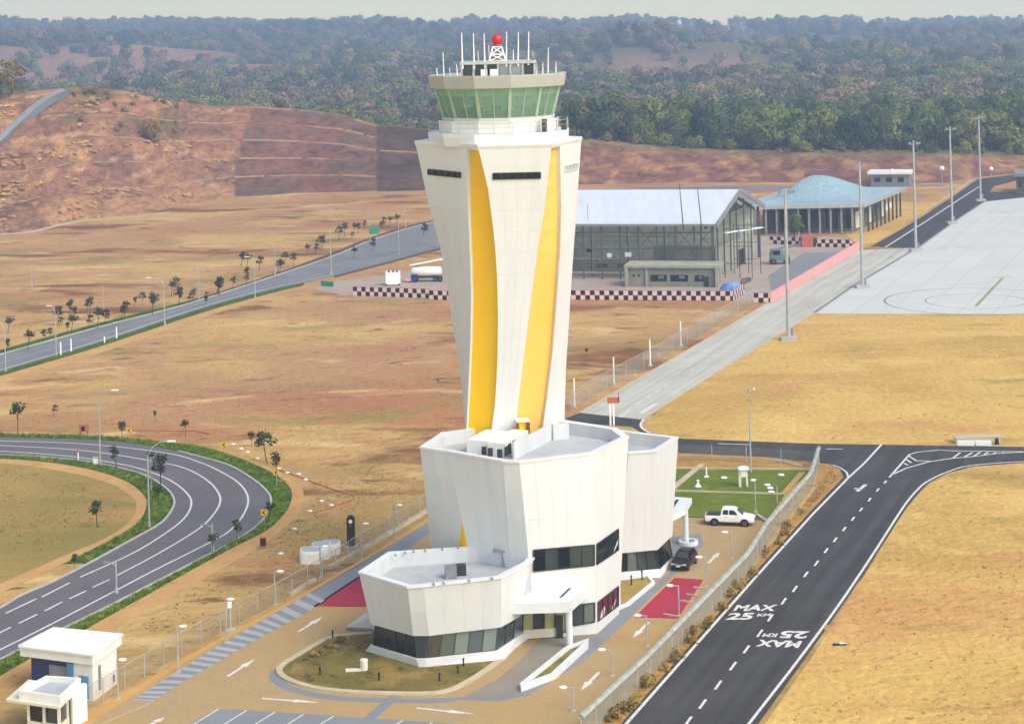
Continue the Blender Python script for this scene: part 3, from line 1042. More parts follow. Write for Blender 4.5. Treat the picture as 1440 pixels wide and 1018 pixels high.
# front lawn island and its kerb
ISL = GC([(523, 891), (470, 896), (443, 908), (420, 922), (399, 935), (393, 945), (405, 956), (443, 968), (493, 973.5), (545, 975.5), (592, 976), (626, 973), (655, 961), (685, 942), (712, 922)], 6)
ISL_IN = GC([(523, 894), (472, 899), (448, 910), (425, 923), (406, 935), (401, 944), (412, 953), (447, 963), (495, 968), (545, 969.5), (592, 970), (621, 967), (648, 956), (676, 938), (700, 920)], 6)
back = g((712, 905), (640, 885), (560, 880))
MB().sheet(ISL + back, .10).build('front_lawn', M['lawn_dry'], kind='structure')
MB().wallband(ISL, .55, 0, .16).build('kerb', M['kerb_warm'], kind='structure')
MB().ribbon(curve([p + Vector((0, -.75, 0)) for p in GC([(410, 930), (388, 944), (402, 960), (443, 972), (493, 978), (592, 980.5), (640, 979)], 6)], 2), 1.0, .024).build('paver_band', M['pave_grey'], kind='structure')
# bays along the bottom
bl = [(308, 996.5), (347, 998.7), (387, 1001), (427.5, 1004), (469, 1007), (518, 1011), (566, 1013), (608, 1016)]
sheet('parking_bays', g((308, 996.5), (427, 1003), (520, 1010), (608, 1015), (700, 1022), (690, 1080), (150, 1080)), 'pave_grey', .022)
for x, y in bl:
    lines('bay_line', [[P(x, y), P(x - 36 * (1040 - y) / 22, 1040)]], .14, .028)
lines('paver_band', [[P(556, 979), P(505, 1022)]], .9, .029, 'pave_grey')
lines('yard_line', [[P(160, 1010), P(212, 988)], [P(120, 1030), P(160, 1010)]], .12, .022, 'kerb_warm')
def arrow(a, b, w=.28):
    a, b = P(*a), P(*b)
    d = (b - a)
    ln = d.length
    d.normalize()
    nn = Vector((-d.y, d.x, 0))
    m = a + d * (ln * .55)
    MB().sheet([a - nn * w * .5, m - nn * w * .5, m - nn * w * 1.3, b, m + nn * w * 1.3, m + nn * w * .5, a + nn * w * .5], .030).build('road_arrow', M['white_paint'], kind='structure')
for a, b in (((320, 951), (359, 926)), ((369, 982), (450, 988)), ((586, 995.5), (668, 1004)), ((842.6, 945), (816.7, 971)), ((912, 875), (890, 897)), ((996, 792), (1012, 776)), ((420, 888), (454, 867)), ((205, 1022), (232, 1008))):
    arrow(a, b)
# weather garden
sheet('weather_lawn', g((930, 657), (1142, 661), (1104, 695), (1078, 732), (930, 726)), 'lawn_green', .022)
sheet('garden_soil', g((930, 639), (1081, 645), (1150, 652), (1142, 661), (930, 657)), 'verge_dry', .018)
sheet('garden_path', g((938, 688), (984, 652), (993, 652), (947, 690), (938, 696)), 'kerb_warm', .030)
sheet('garden_path', g((1124, 664), (1133, 664), (1106, 695), (1097, 695)), 'path_earth', .030)
MB().wallband(G([(930, 658.7), (1037, 660), (1140, 660.8)]), .25, 0, .2).build('kerb', M['kerb_warm'], kind='structure')
MB().wallband(G([(930, 690.5), (1000, 692.5), (1102, 695.5)]), .22, 0, .2).build('kerb', M['kerb_warm'], kind='structure')
MB().wallband(G([(1064, 725), (1082, 737)]), .3, 0, .25).build('kerb', M['kerb'], kind='structure')
MB().wallband(GC([(1081, 648), (1100, 650), (1115, 654), (1128, 656)]), .3, 0, .2).build('kerb', M['kerb_warm'], kind='structure')
# kerb pieces by the left fence
MB().wallband(G([(464, 800), (500, 780), (550, 750), (606, 717)]), .5, 0, .35).build('kerb', M['kerb_warm'], kind='structure')
MB().wallband(G([(408, 838), (430, 824), (443, 817)]), .35, 0, .3).build('kerb', M['kerb_warm'], kind='structure')

# ------------------------------------------------------------------ hill and far land
HBASE = [(-300, 335), (0, 328), (36, 327), (71, 317), (110, 309), (192, 302), (234, 294), (275, 284), (333, 278), (417, 272), (500, 270), (596, 268), (700, 266), (812, 260), (1000, 256.5), (1100, 257), (1250, 259), (1330, 257), (1370, 250), (1440, 243), (1700, 238)]
HTOP = [(-300, 165), (0, 133), (60, 128), (110, 122), (170, 128), (240, 143), (300, 150), (350, 150), (420, 155), (480, 162), (530, 178), (560, 180), (600, 184), (700, 190), (820, 197), (900, 205), (1000, 212), (1100, 216), (1250, 216), (1350, 218), (1440, 220), (1700, 222)]
HDEP = [(-300, 70), (0, 66), (170, 60), (330, 44), (530, 38), (640, 26), (820, 20), (1000, 20), (1440, 30), (1700, 30)]
def hill_pt(x, t):
    b = P(x, interp(HBASE, x))
    top = AT(x, interp(HTOP, x), b.y + interp(HDEP, x))
    bench = 0
    if x < 700:
        bench = .031 * math.sin(t * 5 * 2 * math.pi + math.pi) * min(1, t * 6, (1 - t) * 6)
    p = b.lerp(top, t)
    p.z = top.z * max(0, t + bench)
    w = min(1, t * 4) * min(1, (1 - t) * 5 + .25)
    nn = noise.fractal(Vector((p.x * .06, p.y * .06, p.z * .1)), .9, 2.0, 5) * 2.2 + noise.fractal(Vector((p.x * .25, p.y * .25, p.z * .4)), .9, 2.0, 3) * .7
    k = .75 if x < 330 else (.22 if x < 600 else .45)
    p.y -= nn * w * k
    p.z += nn * .35 * w * k
    return p
def mixc(a, b, t):
    return tuple(a[i] * (1 - t) + b[i] * t for i in range(3))
xs = [-300 + i * 4 for i in range(501)]
NT = 46
vs, fs, cs = [], [], []
red, dark, org, green, maroon = C(168, 122, 98)[:3], C(122, 96, 84)[:3], C(206, 160, 112)[:3], C(128, 122, 80)[:3], C(146, 102, 88)[:3]
for i, x in enumerate(xs):
    for k in range(NT + 1):
        t = k / NT
        p = hill_pt(x, t)
        vs.append(tuple(p))
        c = red
        n1 = noise.fractal(Vector((p.x * .05 + 9, p.z * .12, p.y * .03)), .9, 2.0, 4)
        n2 = noise.fractal(Vector((p.x * .18 + 3, p.z * .3, p.y * .05)), .9, 2.0, 4)
        if x < 330:
            c = mixc(c, org, max(0, min(1, .25 + n2 * 1.6 - t * .3)) * (1 if x < 130 else .55))
            if 90 < x < 250 and t > .7:
                c = mixc(c, green, max(0, min(.85, .5 + n1 * 2)))
            c = mixc(c, dark, max(0, min(.6, n1 * 1.5)))
        edge = 322 + (1 - t) * -2 + t * 32
        if edge < x < 532:
            c = mixc(maroon, dark, max(0, min(1, .45 + n1 * 1.2)))
            if (t * 5) % 1 < .07:
                c = mixc(c, C(200, 168, 140)[:3], .75 * max(0, min(1, .6 + n2 * 2)))
        elif 532 <= x < 640:
            c = mixc(dark, C(92, 74, 66)[:3], max(0, min(1, .5 + n1)))
        elif x >= 640:
            c = mixc(maroon, org, max(0, min(.6, .15 + n2)))
            if t > .85:
                c = mixc(c, green, .5)
        if x < 330 and (t * 6.3 + n1 * .5) % 1 < .10 and n2 > -.1:
            c = mixc(c, C(214, 176, 138)[:3], .7)
        if t < .12 and 60 < x < 330:
            c = mixc(c, org, .5)
        cs.append(c)
    # behind the brow the land falls away
    top = hill_pt(x, 1.0)
    for q, (dy, f) in enumerate(((10, 1.0), (40, .75), (90, .2), (140, -.05))):
        vs.append((top.x * (top.y + dy) / top.y, top.y + dy, top.z * f))
        cs.append(mixc(green, dark, .4))
nr = NT + 5
for i in range(len(xs) - 1):
    for k in range(nr - 1):
        fs.append((i * nr + k, (i + 1) * nr + k, (i + 1) * nr + k + 1, i * nr + k + 1))
me = bpy.data.meshes.new('hill')
me.from_pydata(vs, [], fs)
ca = me.color_attributes.new('soil', 'FLOAT_COLOR', 'POINT')
for i, c in enumerate(cs):
    ca.data[i].color = (c[0], c[1], c[2], 1)
def soil_attr_mat():
    m, n, l, b = new_mat('hill_soil')
    b.inputs['Roughness'].default_value = .95
    b.inputs['Specular IOR Level'].default_value = .1
    at = n.new('ShaderNodeAttribute')
    at.attribute_name = 'soil'
    g_ = n.new('ShaderNodeNewGeometry')
    mp = n.new('ShaderNodeMapping')
    mp.inputs['Scale'].default_value = (.22, .22, .6)
    l.new(g_.outputs['Position'], mp.inputs['Vector'])
    t = n.new('ShaderNodeTexNoise')
    t.inputs['Scale'].default_value = 1.0
    t.inputs['Detail'].default_value = 9
    t.inputs['Roughness'].default_value = .74
    t.inputs['Distortion'].default_value = .6
    l.new(mp.outputs[0], t.inputs['Vector'])
    mr = n.new('ShaderNodeMapRange')
    mr.inputs[1].default_value = .34
    mr.inputs[2].default_value = .68
    mr.inputs[3].default_value = .45
    mr.inputs[4].default_value = 1.5
    l.new(t.outputs['Fac'], mr.inputs[0])
    vm = n.new('ShaderNodeVectorMath')
    vm.operation = 'SCALE'
    l.new(at.outputs['Color'], vm.inputs[0])
    l.new(mr.outputs[0], vm.inputs['Scale'])
    l.new(vm.outputs[0], b.inputs['Base Color'])
    bp = n.new('ShaderNodeBump')
    bp.inputs['Strength'].default_value = .8
    bp.inputs['Distance'].default_value = .8
    l.new(t.outputs['Fac'], bp.inputs['Height'])
    l.new(bp.outputs[0], b.inputs['Normal'])
    return m
M['hill'] = soil_attr_mat()
me.materials.append(M['hill'])
hill = bpy.data.objects.new('hill', me)
COL.objects.link(hill)
hill['kind'] = 'structure'
# concrete drain stair down the hill
def on_hill(x, y):
    """the point of the hillside seen at a pixel"""
    best, bt = None, None
    for k in range(61):
        p = hill_pt(x, k / 60)
        d = p - Vector((0, 0, CH))
        v = (d.x * SR + d.z * CR) / d.y
        e = abs((PY - v * F) - y)
        if best is None or e < best:
            best, bt = e, p
    return bt
def slope_at(x, y, lift=0.0):
    b0 = P(x, interp(HBASE, x))
    k = (interp(HBASE, x) - y) / (interp(HBASE, x) - interp(HTOP, x))
    return AT(x, y, b0.y + interp(HDEP, x) * k - lift)
st = [slope_at(x, y, 4.5) for x, y in ((-12, 205), (0, 195), (15, 180), (30, 166), (45, 152), (60, 141), (75, 132), (90, 126))]
b = MB()
st = curve(st, 4)
rs = []
for p in st:
    sd = Vector((1.0, -.2, -.3)).normalized() * .95
    rs.append([p - sd, p + sd, p + sd + Vector((0, 3.0, -2.0)), p - sd + Vector((0, 3.0, -2.0))])
b.rings(rs).build('drain_channel', M['pave_grey'], kind='structure')
# pale ledges along the benches of the cut slope
lrng = random.Random(21)
for t_, x0, x1 in ((.22, 150, 320), (.22, 330, 528), (.42, 130, 322), (.42, 336, 528), (.62, 150, 330), (.62, 342, 528), (.82, 170, 335), (.82, 350, 526), (.22, 0, 110), (.42, 0, 100), (.22, 534, 600), (.62, 534, 600), (.62, 0, 90)):
    x = x0
    while x < x1 - 8:
        ln_ = lrng.uniform(20, 110)
        xe = min(x1, x + ln_)
        if lrng.random() < .85:
            pts_ = [hill_pt(x + (xe - x) * k / 8, t_ + .006 * math.sin((x + (xe - x) * k / 8) * .04)) for k in range(9)]
            w_ = lrng.uniform(.12, .34)
            MB().rings([[p + Vector((0, -.5, -.1)), p + Vector((0, .9, .1 + w_)), p + Vector((0, -.2, .1 + w_))] for p in pts_]).build('slope_ledge', M['ledge'], kind='structure')
        x = xe + lrng.uniform(1, 10)
# pale track along the hill foot
lines('hill_track', [GC([(-60, 336), (0, 330), (40, 327), (75, 319), (115, 311), (190, 305), (240, 298)])], 2.2, .02, 'kerb_warm')

# rolling land behind
def far_z(x, Y):
    """height of the far land in the direction of image column x"""
    h = PY - (x - PX) * ROLL
    rows = [(600, 0.3), (900, 2.5), (1350, 6), (1800, CH - (88 - h) / F * 1800), (2300, CH - (66 - h) / F * 2300), (2900, CH - (50 - h) / F * 2900), (3750, CH - (36 - h) / F * 3750), (4200, CH - (44 - h) / F * 4200)]
    z = interp(rows, Y)
    X = (x - PX) / F * Y
    amp = max(0, min(1, (Y - 1000) / 700)) * interp([(1000, 12), (1600, 24), (2700, 22), (3500, 6)], Y)
    z += amp * noise.fractal(Vector((X * .0028 + 4, Y * .0045, 0)), .9, 2.0, 3)
    return max(z, .25)
YS = [700 * (4200 / 700) ** (i / 80) for i in range(81)]
XC = [-500 + i * 22 for i in range(112)]
vs, fs, cs = [], [], []
fa, fb, fc = C(124, 116, 78)[:3], C(182, 142, 112)[:3], C(108, 104, 74)[:3]
for x in XC:
    for Y in YS:
        X = (x - PX) / F * Y
        vs.append((X, Y, far_z(x, Y)))
        n1 = noise.fractal(Vector((X * .004 + 7, Y * .0022, 3)), .9, 2.0, 4)
        cs.append(mixc(mixc(fa, fc, max(0, min(1, .5 + n1))), fb, max(0, min(1, n1 * 3 + .1))))
nr = len(YS)
for i in range(len(XC) - 1):
    for k in range(nr - 1):
        fs.append((i * nr + k, (i + 1) * nr + k, (i + 1) * nr + k + 1, i * nr + k + 1))
me = bpy.data.meshes.new('far_land')
me.from_pydata(vs, [], fs)
ca = me.color_attributes.new('soil', 'FLOAT_COLOR', 'POINT')
for i, c in enumerate(cs):
    ca.data[i].color = (c[0], c[1], c[2], 1)
me.materials.append(M['hill'])
me.shade_smooth()
fl = bpy.data.objects.new('far_land', me)
COL.objects.link(fl)
fl['kind'] = 'structure'

# ------------------------------------------------------------------ control tower
YC = 183.5
TOWER = thing('control_tower', AT(702, 26, YC) * 1.0, 'white airport control tower with curved yellow stripes, green glass cab and podium', 'control tower')
TOWER.location = (AT(702, 400, YC).x, YC, 0)
MW[TOWER] = Matrix.Translation(TOWER.location)

def outward(a, b, c, ctr):
    n = (b - a).cross(c - a).normalized()
    if n.dot(a - ctr) < 0:
        n = -n
    return n

def panels(part, c00, c10, c11, c01, nu, nv, n, m='clad', gap=.004, th=.035, us=None, vs_=None):
    """cladding sheets on a wall face: each its own thin plate with open joints"""
    us = us or [i / nu for i in range(nu + 1)]
    vs_ = vs_ or [i / nv for i in range(nv + 1)]
    def pt(u, v):
        return (c00.lerp(c10, u)).lerp(c01.lerp(c11, u), v)
    lu = (c10 - c00).length
    lv = (c01 - c00).length
    for i in range(len(us) - 1):
        for j in range(len(vs_) - 1):
            gu, gv = gap / max(lu, .1), gap / max(lv, .1)
            q = [pt(us[i] + gu, vs_[j] + gv), pt(us[i + 1] - gu, vs_[j] + gv), pt(us[i + 1] - gu, vs_[j + 1] - gv), pt(us[i] + gu, vs_[j + 1] - gv)]
            MB().rings([[p + n * .002 for p in q], [p + n * (th + random.uniform(0, .004)) for p in q]], cap0=False).build('cladding_panel', M[m], parent=part, world=True)

# shaft: edges read from the photograph at several heights
EL = [(191, 583), (201.7, 584.6), (290, 603), (371, 624.5), (462, 637), (534.5, 648), (600, 653.6), (630, 656)]
EA = [(191, 656), (203, 657), (280, 658), (334, 660.5), (407, 663), (480, 662), (552, 659), (611, 656), (630, 655)]
EB = [(191, 670), (203, 672), (260, 686), (334.5, 695.5), (389, 699), (443.6, 700), (516, 699), (571, 695.5), (611, 690), (630, 687)]
EC = [(191, 777), (196, 776.4), (290, 766), (352.7, 755.5), (425.5, 746), (498, 737), (571, 728), (607, 725), (630, 723)]
ED = [(191, 786.5), (290, 789), (352.7, 787.5), (425.5, 782.7), (498, 777), (571, 768), (618, 761), (630, 760)]
ER = [(191, 818), (290, 811.4), (389, 804.5), (462, 800), (534.5, 795.5), (589, 794), (630, 793)]
ZS = [42.3 - i * (42.3 - 14.4) / 14 for i in range(15)]
def zpix(z, Y):
    return PY + (CH - z) / Y * F
SH = []
for z in ZS:
    y = zpix(z, 179)
    t = (z - 14.4) / (42.3 - 14.4)
    h = 4.9 + 2.7 * max(0, t) ** 1.3
    dep = {'L': YC - .05 * h, 'A': YC - .80 * h, 'B': YC - 1.0 * h, 'C': YC - .95 * h, 'D': YC - .74 * h, 'R': YC - .05 * h}
    row = {}
    for k, e in (('L', EL), ('A', EA), ('B', EB), ('C', EC), ('D', ED), ('R', ER)):
        p = AT(interp(e, y), y, dep[k])
        row[k] = Vector((p.x, dep[k], z))
    cx = (row['L'].x + row['R'].x) / 2
    for k in 'LABCDR':
        q = row[k]
        row[k + '2'] = Vector((2 * cx - q.x, 2 * YC - q.y, z))
    row['ctr'] = Vector((cx, YC, z))
    SH.append(row)
SH.reverse()                              # bottom first
def shaft_face(k0, k1, nm, nu, mname, clad=True, rec=0.0):
    b = MB()
    part_rows = []
    for r0, r1 in zip(SH, SH[1:]):
        q = [r0[k0], r0[k1], r1[k1], r1[k0]]
        n = outward(q[0], q[1], q[2], r0['ctr'])
        b.quad(*[p - n * rec for p in q])
        part_rows.append((q, n))
    part = b.build(nm, M[mname], parent=TOWER, world=True)
    if clad:
        for q, n in part_rows:
            panels(part, q[0], q[1], q[2], q[3], nu, 1, n)
    return part
shaft_face('L', 'A', 'shaft_wall', 3, 'clad_joint')
shaft_face('B', 'C', 'shaft_wall', 4, 'clad_joint')
shaft_face('D', 'R', 'shaft_wall', 3, 'clad_joint')
for k0, k1 in (('L2', 'A2'), ('B2', 'C2'), ('D2', 'R2'), ('R2', 'L'), ('R', 'L2')):
    shaft_face(k0, k1, 'shaft_wall', 1, 'clad', clad=False)
def yellow_face(k0, k1):
    """yellow strip set back between white reveals"""
    b, w, w2 = MB(), MB(), MB()
    rows = []
    for r in SH:
        a, c = r[k0], r[k1]
        d = (c - a).normalized()
        n = Vector((d.y, -d.x, 0))
        if n.dot(a - r['ctr']) < 0:
            n = -n
        rows.append((a, c, a - n * .4, c - n * .4))
    for (a0, c0, a0i, c0i), (a1, c1, a1i, c1i) in zip(rows, rows[1:]):
        b.quad(a0i, c0i, c1i, a1i)
        w.quad(a0, a0i, a1i, a1)
        w2.quad(c0i, c0, c1, c1i)
    b.build('yellow_stripe', M['yellow_glare' if k0 == 'C' else 'yellow'], parent=TOWER, world=True)
    w.build('stripe_reveal', M['clad'], parent=TOWER, world=True)
    w2.build('stripe_reveal', M['clad'], parent=TOWER, world=True)
for k in (('A', 'B'), ('C', 'D'), ('A2', 'B2'), ('C2', 'D2')):
    yellow_face(*k)
top = SH[-1]
order = ['L', 'A', 'B', 'C', 'D', 'R', 'L2', 'A2', 'B2', 'C2', 'D2', 'R2']
ringtop = [top[k] for k in order]
MB().rings([[p + Vector((0, 0, -.3)) for p in ringtop], [p + (p - top['ctr']).normalized() * .12 + Vector((0, 0, .02)) for p in ringtop], [p + (p - top['ctr']).normalized() * .12 + Vector((0, 0, .22)) for p in ringtop]]).build('shaft_coping', M['clad'], parent=TOWER, world=True)

def strip_window(parent, c00, c10, c11, c01, n, nu, frame='dark_metal', glasses=('glass_dark',), w=.09, proud=.05, name='window', nv=1):
    """window band: frame bars, with each pane as a piece of its own"""
    def pt(u, v):
        return (c00.lerp(c10, u)).lerp(c01.lerp(c11, u), v)
    b = MB()
    off = n * proud
    for v in [j / nv for j in range(nv + 1)]:
        b.bar(pt(0, v) + off, pt(1, v) + off, .1, w, up=(c01 - c00))
    for i in range(nu + 1):
        b.bar(pt(i / nu, 0) + off * 1.03, pt(i / nu, 1) + off * 1.03, .1, w, up=(c10 - c00))
    part = b.build(name, M[frame], parent=parent, world=True)
    for i in range(nu):
        for j in range(nv):
            q = [pt(i / nu, j / nv), pt((i + 1) / nu, j / nv), pt((i + 1) / nu, (j + 1) / nv), pt(i / nu, (j + 1) / nv)]
            MB().quad(*[p + n * (proud * .6) for p in q]).build('pane', M[glasses[(i + j) % len(glasses)]], parent=part, world=True)
    return part

def on_face(k0, k1, px, py):
    """the point of a shaft face at a pixel (face found by height, then by column)"""
    z = CH - (py - (PY - (px - PX) * ROLL)) / F * 178
    for r0, r1 in zip(SH, SH[1:]):
        if r0[k0].z <= z <= r1[k0].z + 1e-6:
            t = (z - r0[k0].z) / (r1[k0].z - r0[k0].z)
            a, c = r0[k0].lerp(r1[k0], t), r0[k1].lerp(r1[k1], t)
            break
    def pxof(p):
        d = p - Vector((0, 0, CH))
        u = d.x / d.y * CR - d.z / d.y * SR
        return PX + u * F
    xa, xc = pxof(a), pxof(c)
    return a.lerp(c, (px - xa) / (xc - xa))
for k0, k1, x0, x1, y0, y1, nu, gl in (('L', 'A', 603, 649, 250.5, 243, 5, 'glass_dark'), ('B', 'C', 693, 760, 250, 241.5, 6, 'glass_dark'), ('D', 'R', 792.5, 811.5, 243.5, 235, 4, 'glass_pale')):
    q = [on_face(k0, k1, x0, y0), on_face(k0, k1, x1, y0 - (1.0 if k0 != 'L' else 0)), on_face(k0, k1, x1, y1 - (1.0 if k0 != 'L' else 0)), on_face(k0, k1, x0, y1)]
    n = outward(q[0], q[1], q[2], SH[-3]['ctr'])
    strip_window(TOWER, q[0], q[1], q[2], q[3], n, nu, frame='dark_metal' if gl == 'glass_dark' else 'parapet_in', glasses=(gl if gl == 'glass_dark' else 'roof_deck',), w=.07, proud=.09)

# platform, walkway and cab: rings of twelve sides
CX = AT(701.5, 170, YC).x
PH = R(-19)
def ngon(r, z, n=12, cx=None, ph=PH):
    cx = CX if cx is None else cx
    return [Vector((cx + r * math.sin(ph + 2 * math.pi * i / n), YC - r * math.cos(ph + 2 * math.pi * i / n), z)) for i in range(n)]
MB().rings([ngon(6.75, 42.2), ngon(6.85, 43.0), ngon(6.85, 43.35)], cap0=False).build('platform_collar', M['clad'], parent=TOWER, world=True)
# walkway parapet, one panel per side
pr = MB().rings([ngon(5.72, 43.2), ngon(5.8, 44.45)], cap0=False, cap1=False).build('walkway_parapet', M['clad_joint'], parent=TOWER, world=True)
a0, a1 = ngon(5.74, 43.38), ngon(5.82, 44.5)
for i in range(12):
    j = (i + 1) % 12
    n = outward(a0[i], a0[j], a1[j], Vector((CX, YC, 44)))
    panels(pr, a0[i], a0[j], a1[j], a1[i], 2, 1, n, m='clad')
rl = MB()
rr1 = ngon(6.75, 44.35)
for i in range(12):
    rl.tube(rr1[i], rr1[(i + 1) % 12], .03, n=5)
    rl.tube(Vector((rr1[i].x, rr1[i].y, 43.3)), rr1[i], .03, n=5)
    mid = (rr1[i] + rr1[(i + 1) % 12]) / 2
    rl.tube(Vector((mid.x, mid.y, 43.3)), mid, .025, n=5)
    lo, hi = rr1[i] - Vector((0, 0, .45)), rr1[(i + 1) % 12] - Vector((0, 0, .45))
    rl.tube(lo, hi, .02, n=5)
rl.build('walkway_rail', M['galv'], parent=TOWER, world=True)
for k in (2, 3):
    p = ngon(6.5, 43.9)[k]
    MB().box((p.x, p.y, 43.95), (.5, .4, 1.2)).build('equipment_box', M['dark_metal'], parent=TOWER, world=True)
# cab
CZ0, CZ1 = 44.5, 47.55
MB().rings([ngon(5.45, 44.35), ngon(5.5, 44.72)], cap0=False).build('cab_sill', M['clad'], parent=TOWER, world=True)
MB().rings([ngon(5.25, 44.5), ngon(5.25, 44.6)]).build('cab_floor', M['cab_inner'], parent=TOWER, world=True)
cg = MB()
b0, b1 = ngon(5.32, CZ0 + .2), ngon(6.12, CZ1)
for i in range(12):
    j = (i + 1) % 12
    n = outward(b0[i], b0[j], b1[j], Vector((CX, YC, 46)))
    cg.bar(b0[i], b1[i], .30, .14, up=(b0[i] - Vector((CX, YC, b0[i].z))))
    for t in (.5,):
        cg.bar(b0[i].lerp(b0[j], t), b1[i].lerp(b1[j], t), .09, .1, up=n)
    cg.bar(b1[i], b1[j], .12, .18)
    cg.bar(b0[i], b0[j], .12, .16)
cgo = cg.build('cab_window', M['cab_frame'], parent=TOWER, world=True)
for i in range(12):
    j = (i + 1) % 12
    for t in (0, .5):
        MB().quad(b0[i].lerp(b0[j], t), b0[i].lerp(b0[j], t + .5), b1[i].lerp(b1[j], t + .5), b1[i].lerp(b1[j], t)).build('pane', M['cab_glass'], parent=cgo, world=True)
# roof blinds inside the glass, lift core, consoles and chairs seen through it
bl_ = MB()
c0, c1 = ngon(5.7, CZ1 - .75), ngon(5.9, CZ1)
for i in range(12):
    bl_.quad(c0[i], c0[(i + 1) % 12], c1[(i + 1) % 12], c1[i])
bl_.build('roller_blind', M['cab_inner'], parent=TOWER, world=True)
MB().rings([ngon(1.6, 44.6, 8), ngon(1.6, CZ1 + .2, 8)]).build('cab_core', M['cab_inner'], parent=TOWER, world=True)
for i in range(12):
    p = (ngon(4.2, 44.6)[i] + ngon(4.2, 44.6)[(i + 1) % 12]) / 2
    an = PH + 2 * math.pi * (i + .5) / 12
    MB().box((p.x, p.y, 45.0), (1.9, .7, .8), rz=an).build('console', M['black'], parent=TOWER, world=True)
    if i in (0, 1, 2, 10, 11):
        q = p * .9 + Vector((CX, YC, 0)) * .1
        mo = MB().box((p.x + .1, p.y + .1, 45.65), (.9, .08, .5), rz=an)
        mo.build('monitor', M['black'], parent=TOWER, world=True)
# roof
MB().rings([ngon(6.2, CZ1 - .02), ngon(6.55, CZ1 + .02), ngon(6.72, 48.6), ngon(6.72, 48.75), ngon(6.3, 48.75), ngon(6.3, 48.5)], cap0=True).build('cab_roof', M['fascia'], parent=TOWER, world=True)
# plant room on the roof: frame with dark screens
pw, pd, pz0, pz1 = 3.45, 2.6, 48.5, 49.75
cx0 = AT(701, 100, YC).x
rm = MB().box((cx0, YC, pz1 + .1), (2 * pw + .3, 2 * pd + .3, .26))
for i in range(7):
    for sy in (-1, 1):
        rm.box((cx0 - pw + i * 2 * pw / 6, YC + sy * pd, (pz0 + pz1) / 2), (.16, .16, pz1 - pz0))
rm.build('roof_frame', M['galv'], parent=TOWER, world=True)
for i in range(6):
    MB().box((cx0 - pw + (i + .5) * pw / 3, YC - pd + .08, (pz0 + pz1) / 2 + .05), (.86, .05, pz1 - pz0 - .15)).build('screen_panel', M['dark_metal' if i in (0, 1, 2, 5) else 'grey_metal'], parent=TOWER, world=True)
for x, w in ((680, .5), (693, 1.0), (686, .4)):
    p = AT(x, 105, YC - 4)
    MB().box((p.x, YC - 4, 48.9), (w, .6, .75)).build('roof_unit', M['white'], parent=TOWER, world=True)
# beacon on a lattice stand
bx = AT(699.5, 80, YC).x
st = MB()
for sx in (-1, 1):
    for sy in (-1, 1):
        st.tube((bx + sx * .8, YC + sy * .8, 49.9), (bx + sx * .42, YC + sy * .42, 51.3), .07, n=6)
for z, w in ((49.95, .8), (50.6, .62), (51.3, .42)):
    for a, b_ in (((-1, -1), (1, -1)), ((1, -1), (1, 1)), ((1, 1), (-1, 1)), ((-1, 1), (-1, -1))):
        st.bar((bx + a[0] * w, YC + a[1] * w, z), (bx + b_[0] * w, YC + b_[1] * w, z), .09, .09)
for s_ in (-1, 1):
    st.bar((bx - s_ * .8, YC - .8, 49.95), (bx + s_ * .62, YC - .62, 50.6), .08, .08)
    st.bar((bx - s_ * .62, YC - .62, 50.6), (bx + s_ * .42, YC - .42, 51.3), .08, .08)
st.build('beacon_stand', M['lamp_white'], parent=TOWER, world=True)
bc = MB().tube((bx, YC, 51.3), (bx, YC, 51.55), .42, .42, 12)
bc.ball((bx, YC, 52.0), .52, 14, 10).build('beacon', M['red'], parent=TOWER, world=True, smooth=True)
# whip aerials
for x, yt, yb, dY, r in ((649, 46, 97, -2.6, .07), (665.5, 47, 97, -2.6, .06), (680.5, 47, 97, -2.6, .06), (712.5, 45, 94, -2.6, .06), (729, 45, 93, -2.6, .06), (743.5, 45, 92, -2.6, .06), (623, 74, 112, 0, .05), (614, 96, 113, -1, .05), (632, 95, 112, 1, .05), (642, 91, 111, -3, .05), (672, 72, 95, 1, .04), (771, 67, 106, 0, .05), (755, 90, 106, -2, .05), (763.5, 88, 105, -1, .05), (782, 87, 105, 0, .05), (687, 64, 92, 0, .05), (722, 70, 92, 2, .05)):
    Y = YC + dY
    p0, p1 = AT(x + (1.5 if x < 700 else -.5), yb, Y), AT(x, yt, Y)
    p0.z = min(p0.z, 49.9 if 645 < x < 750 else 48.7)
    MB().tube(p0, p1, r * 1.5, r * .6, 6).build('aerial', M['lamp_white'], parent=TOWER, world=True)
p = AT(748, 80, YC - 2.4)
dsh = MB()
dsh.rings([[p + Vector((.02 * k, -.1 * (k / 4) ** 2, 0)) + Vector((math.cos(t) * .12 * k * .3, -.3 + .03 * k * k, math.sin(t) * .12 * k)) for t in [i * math.pi / 5 for i in range(10)]] for k in (1, 3, 5)])
dsh.build('dish_aerial', M['grey_metal'], parent=TOWER, world=True)

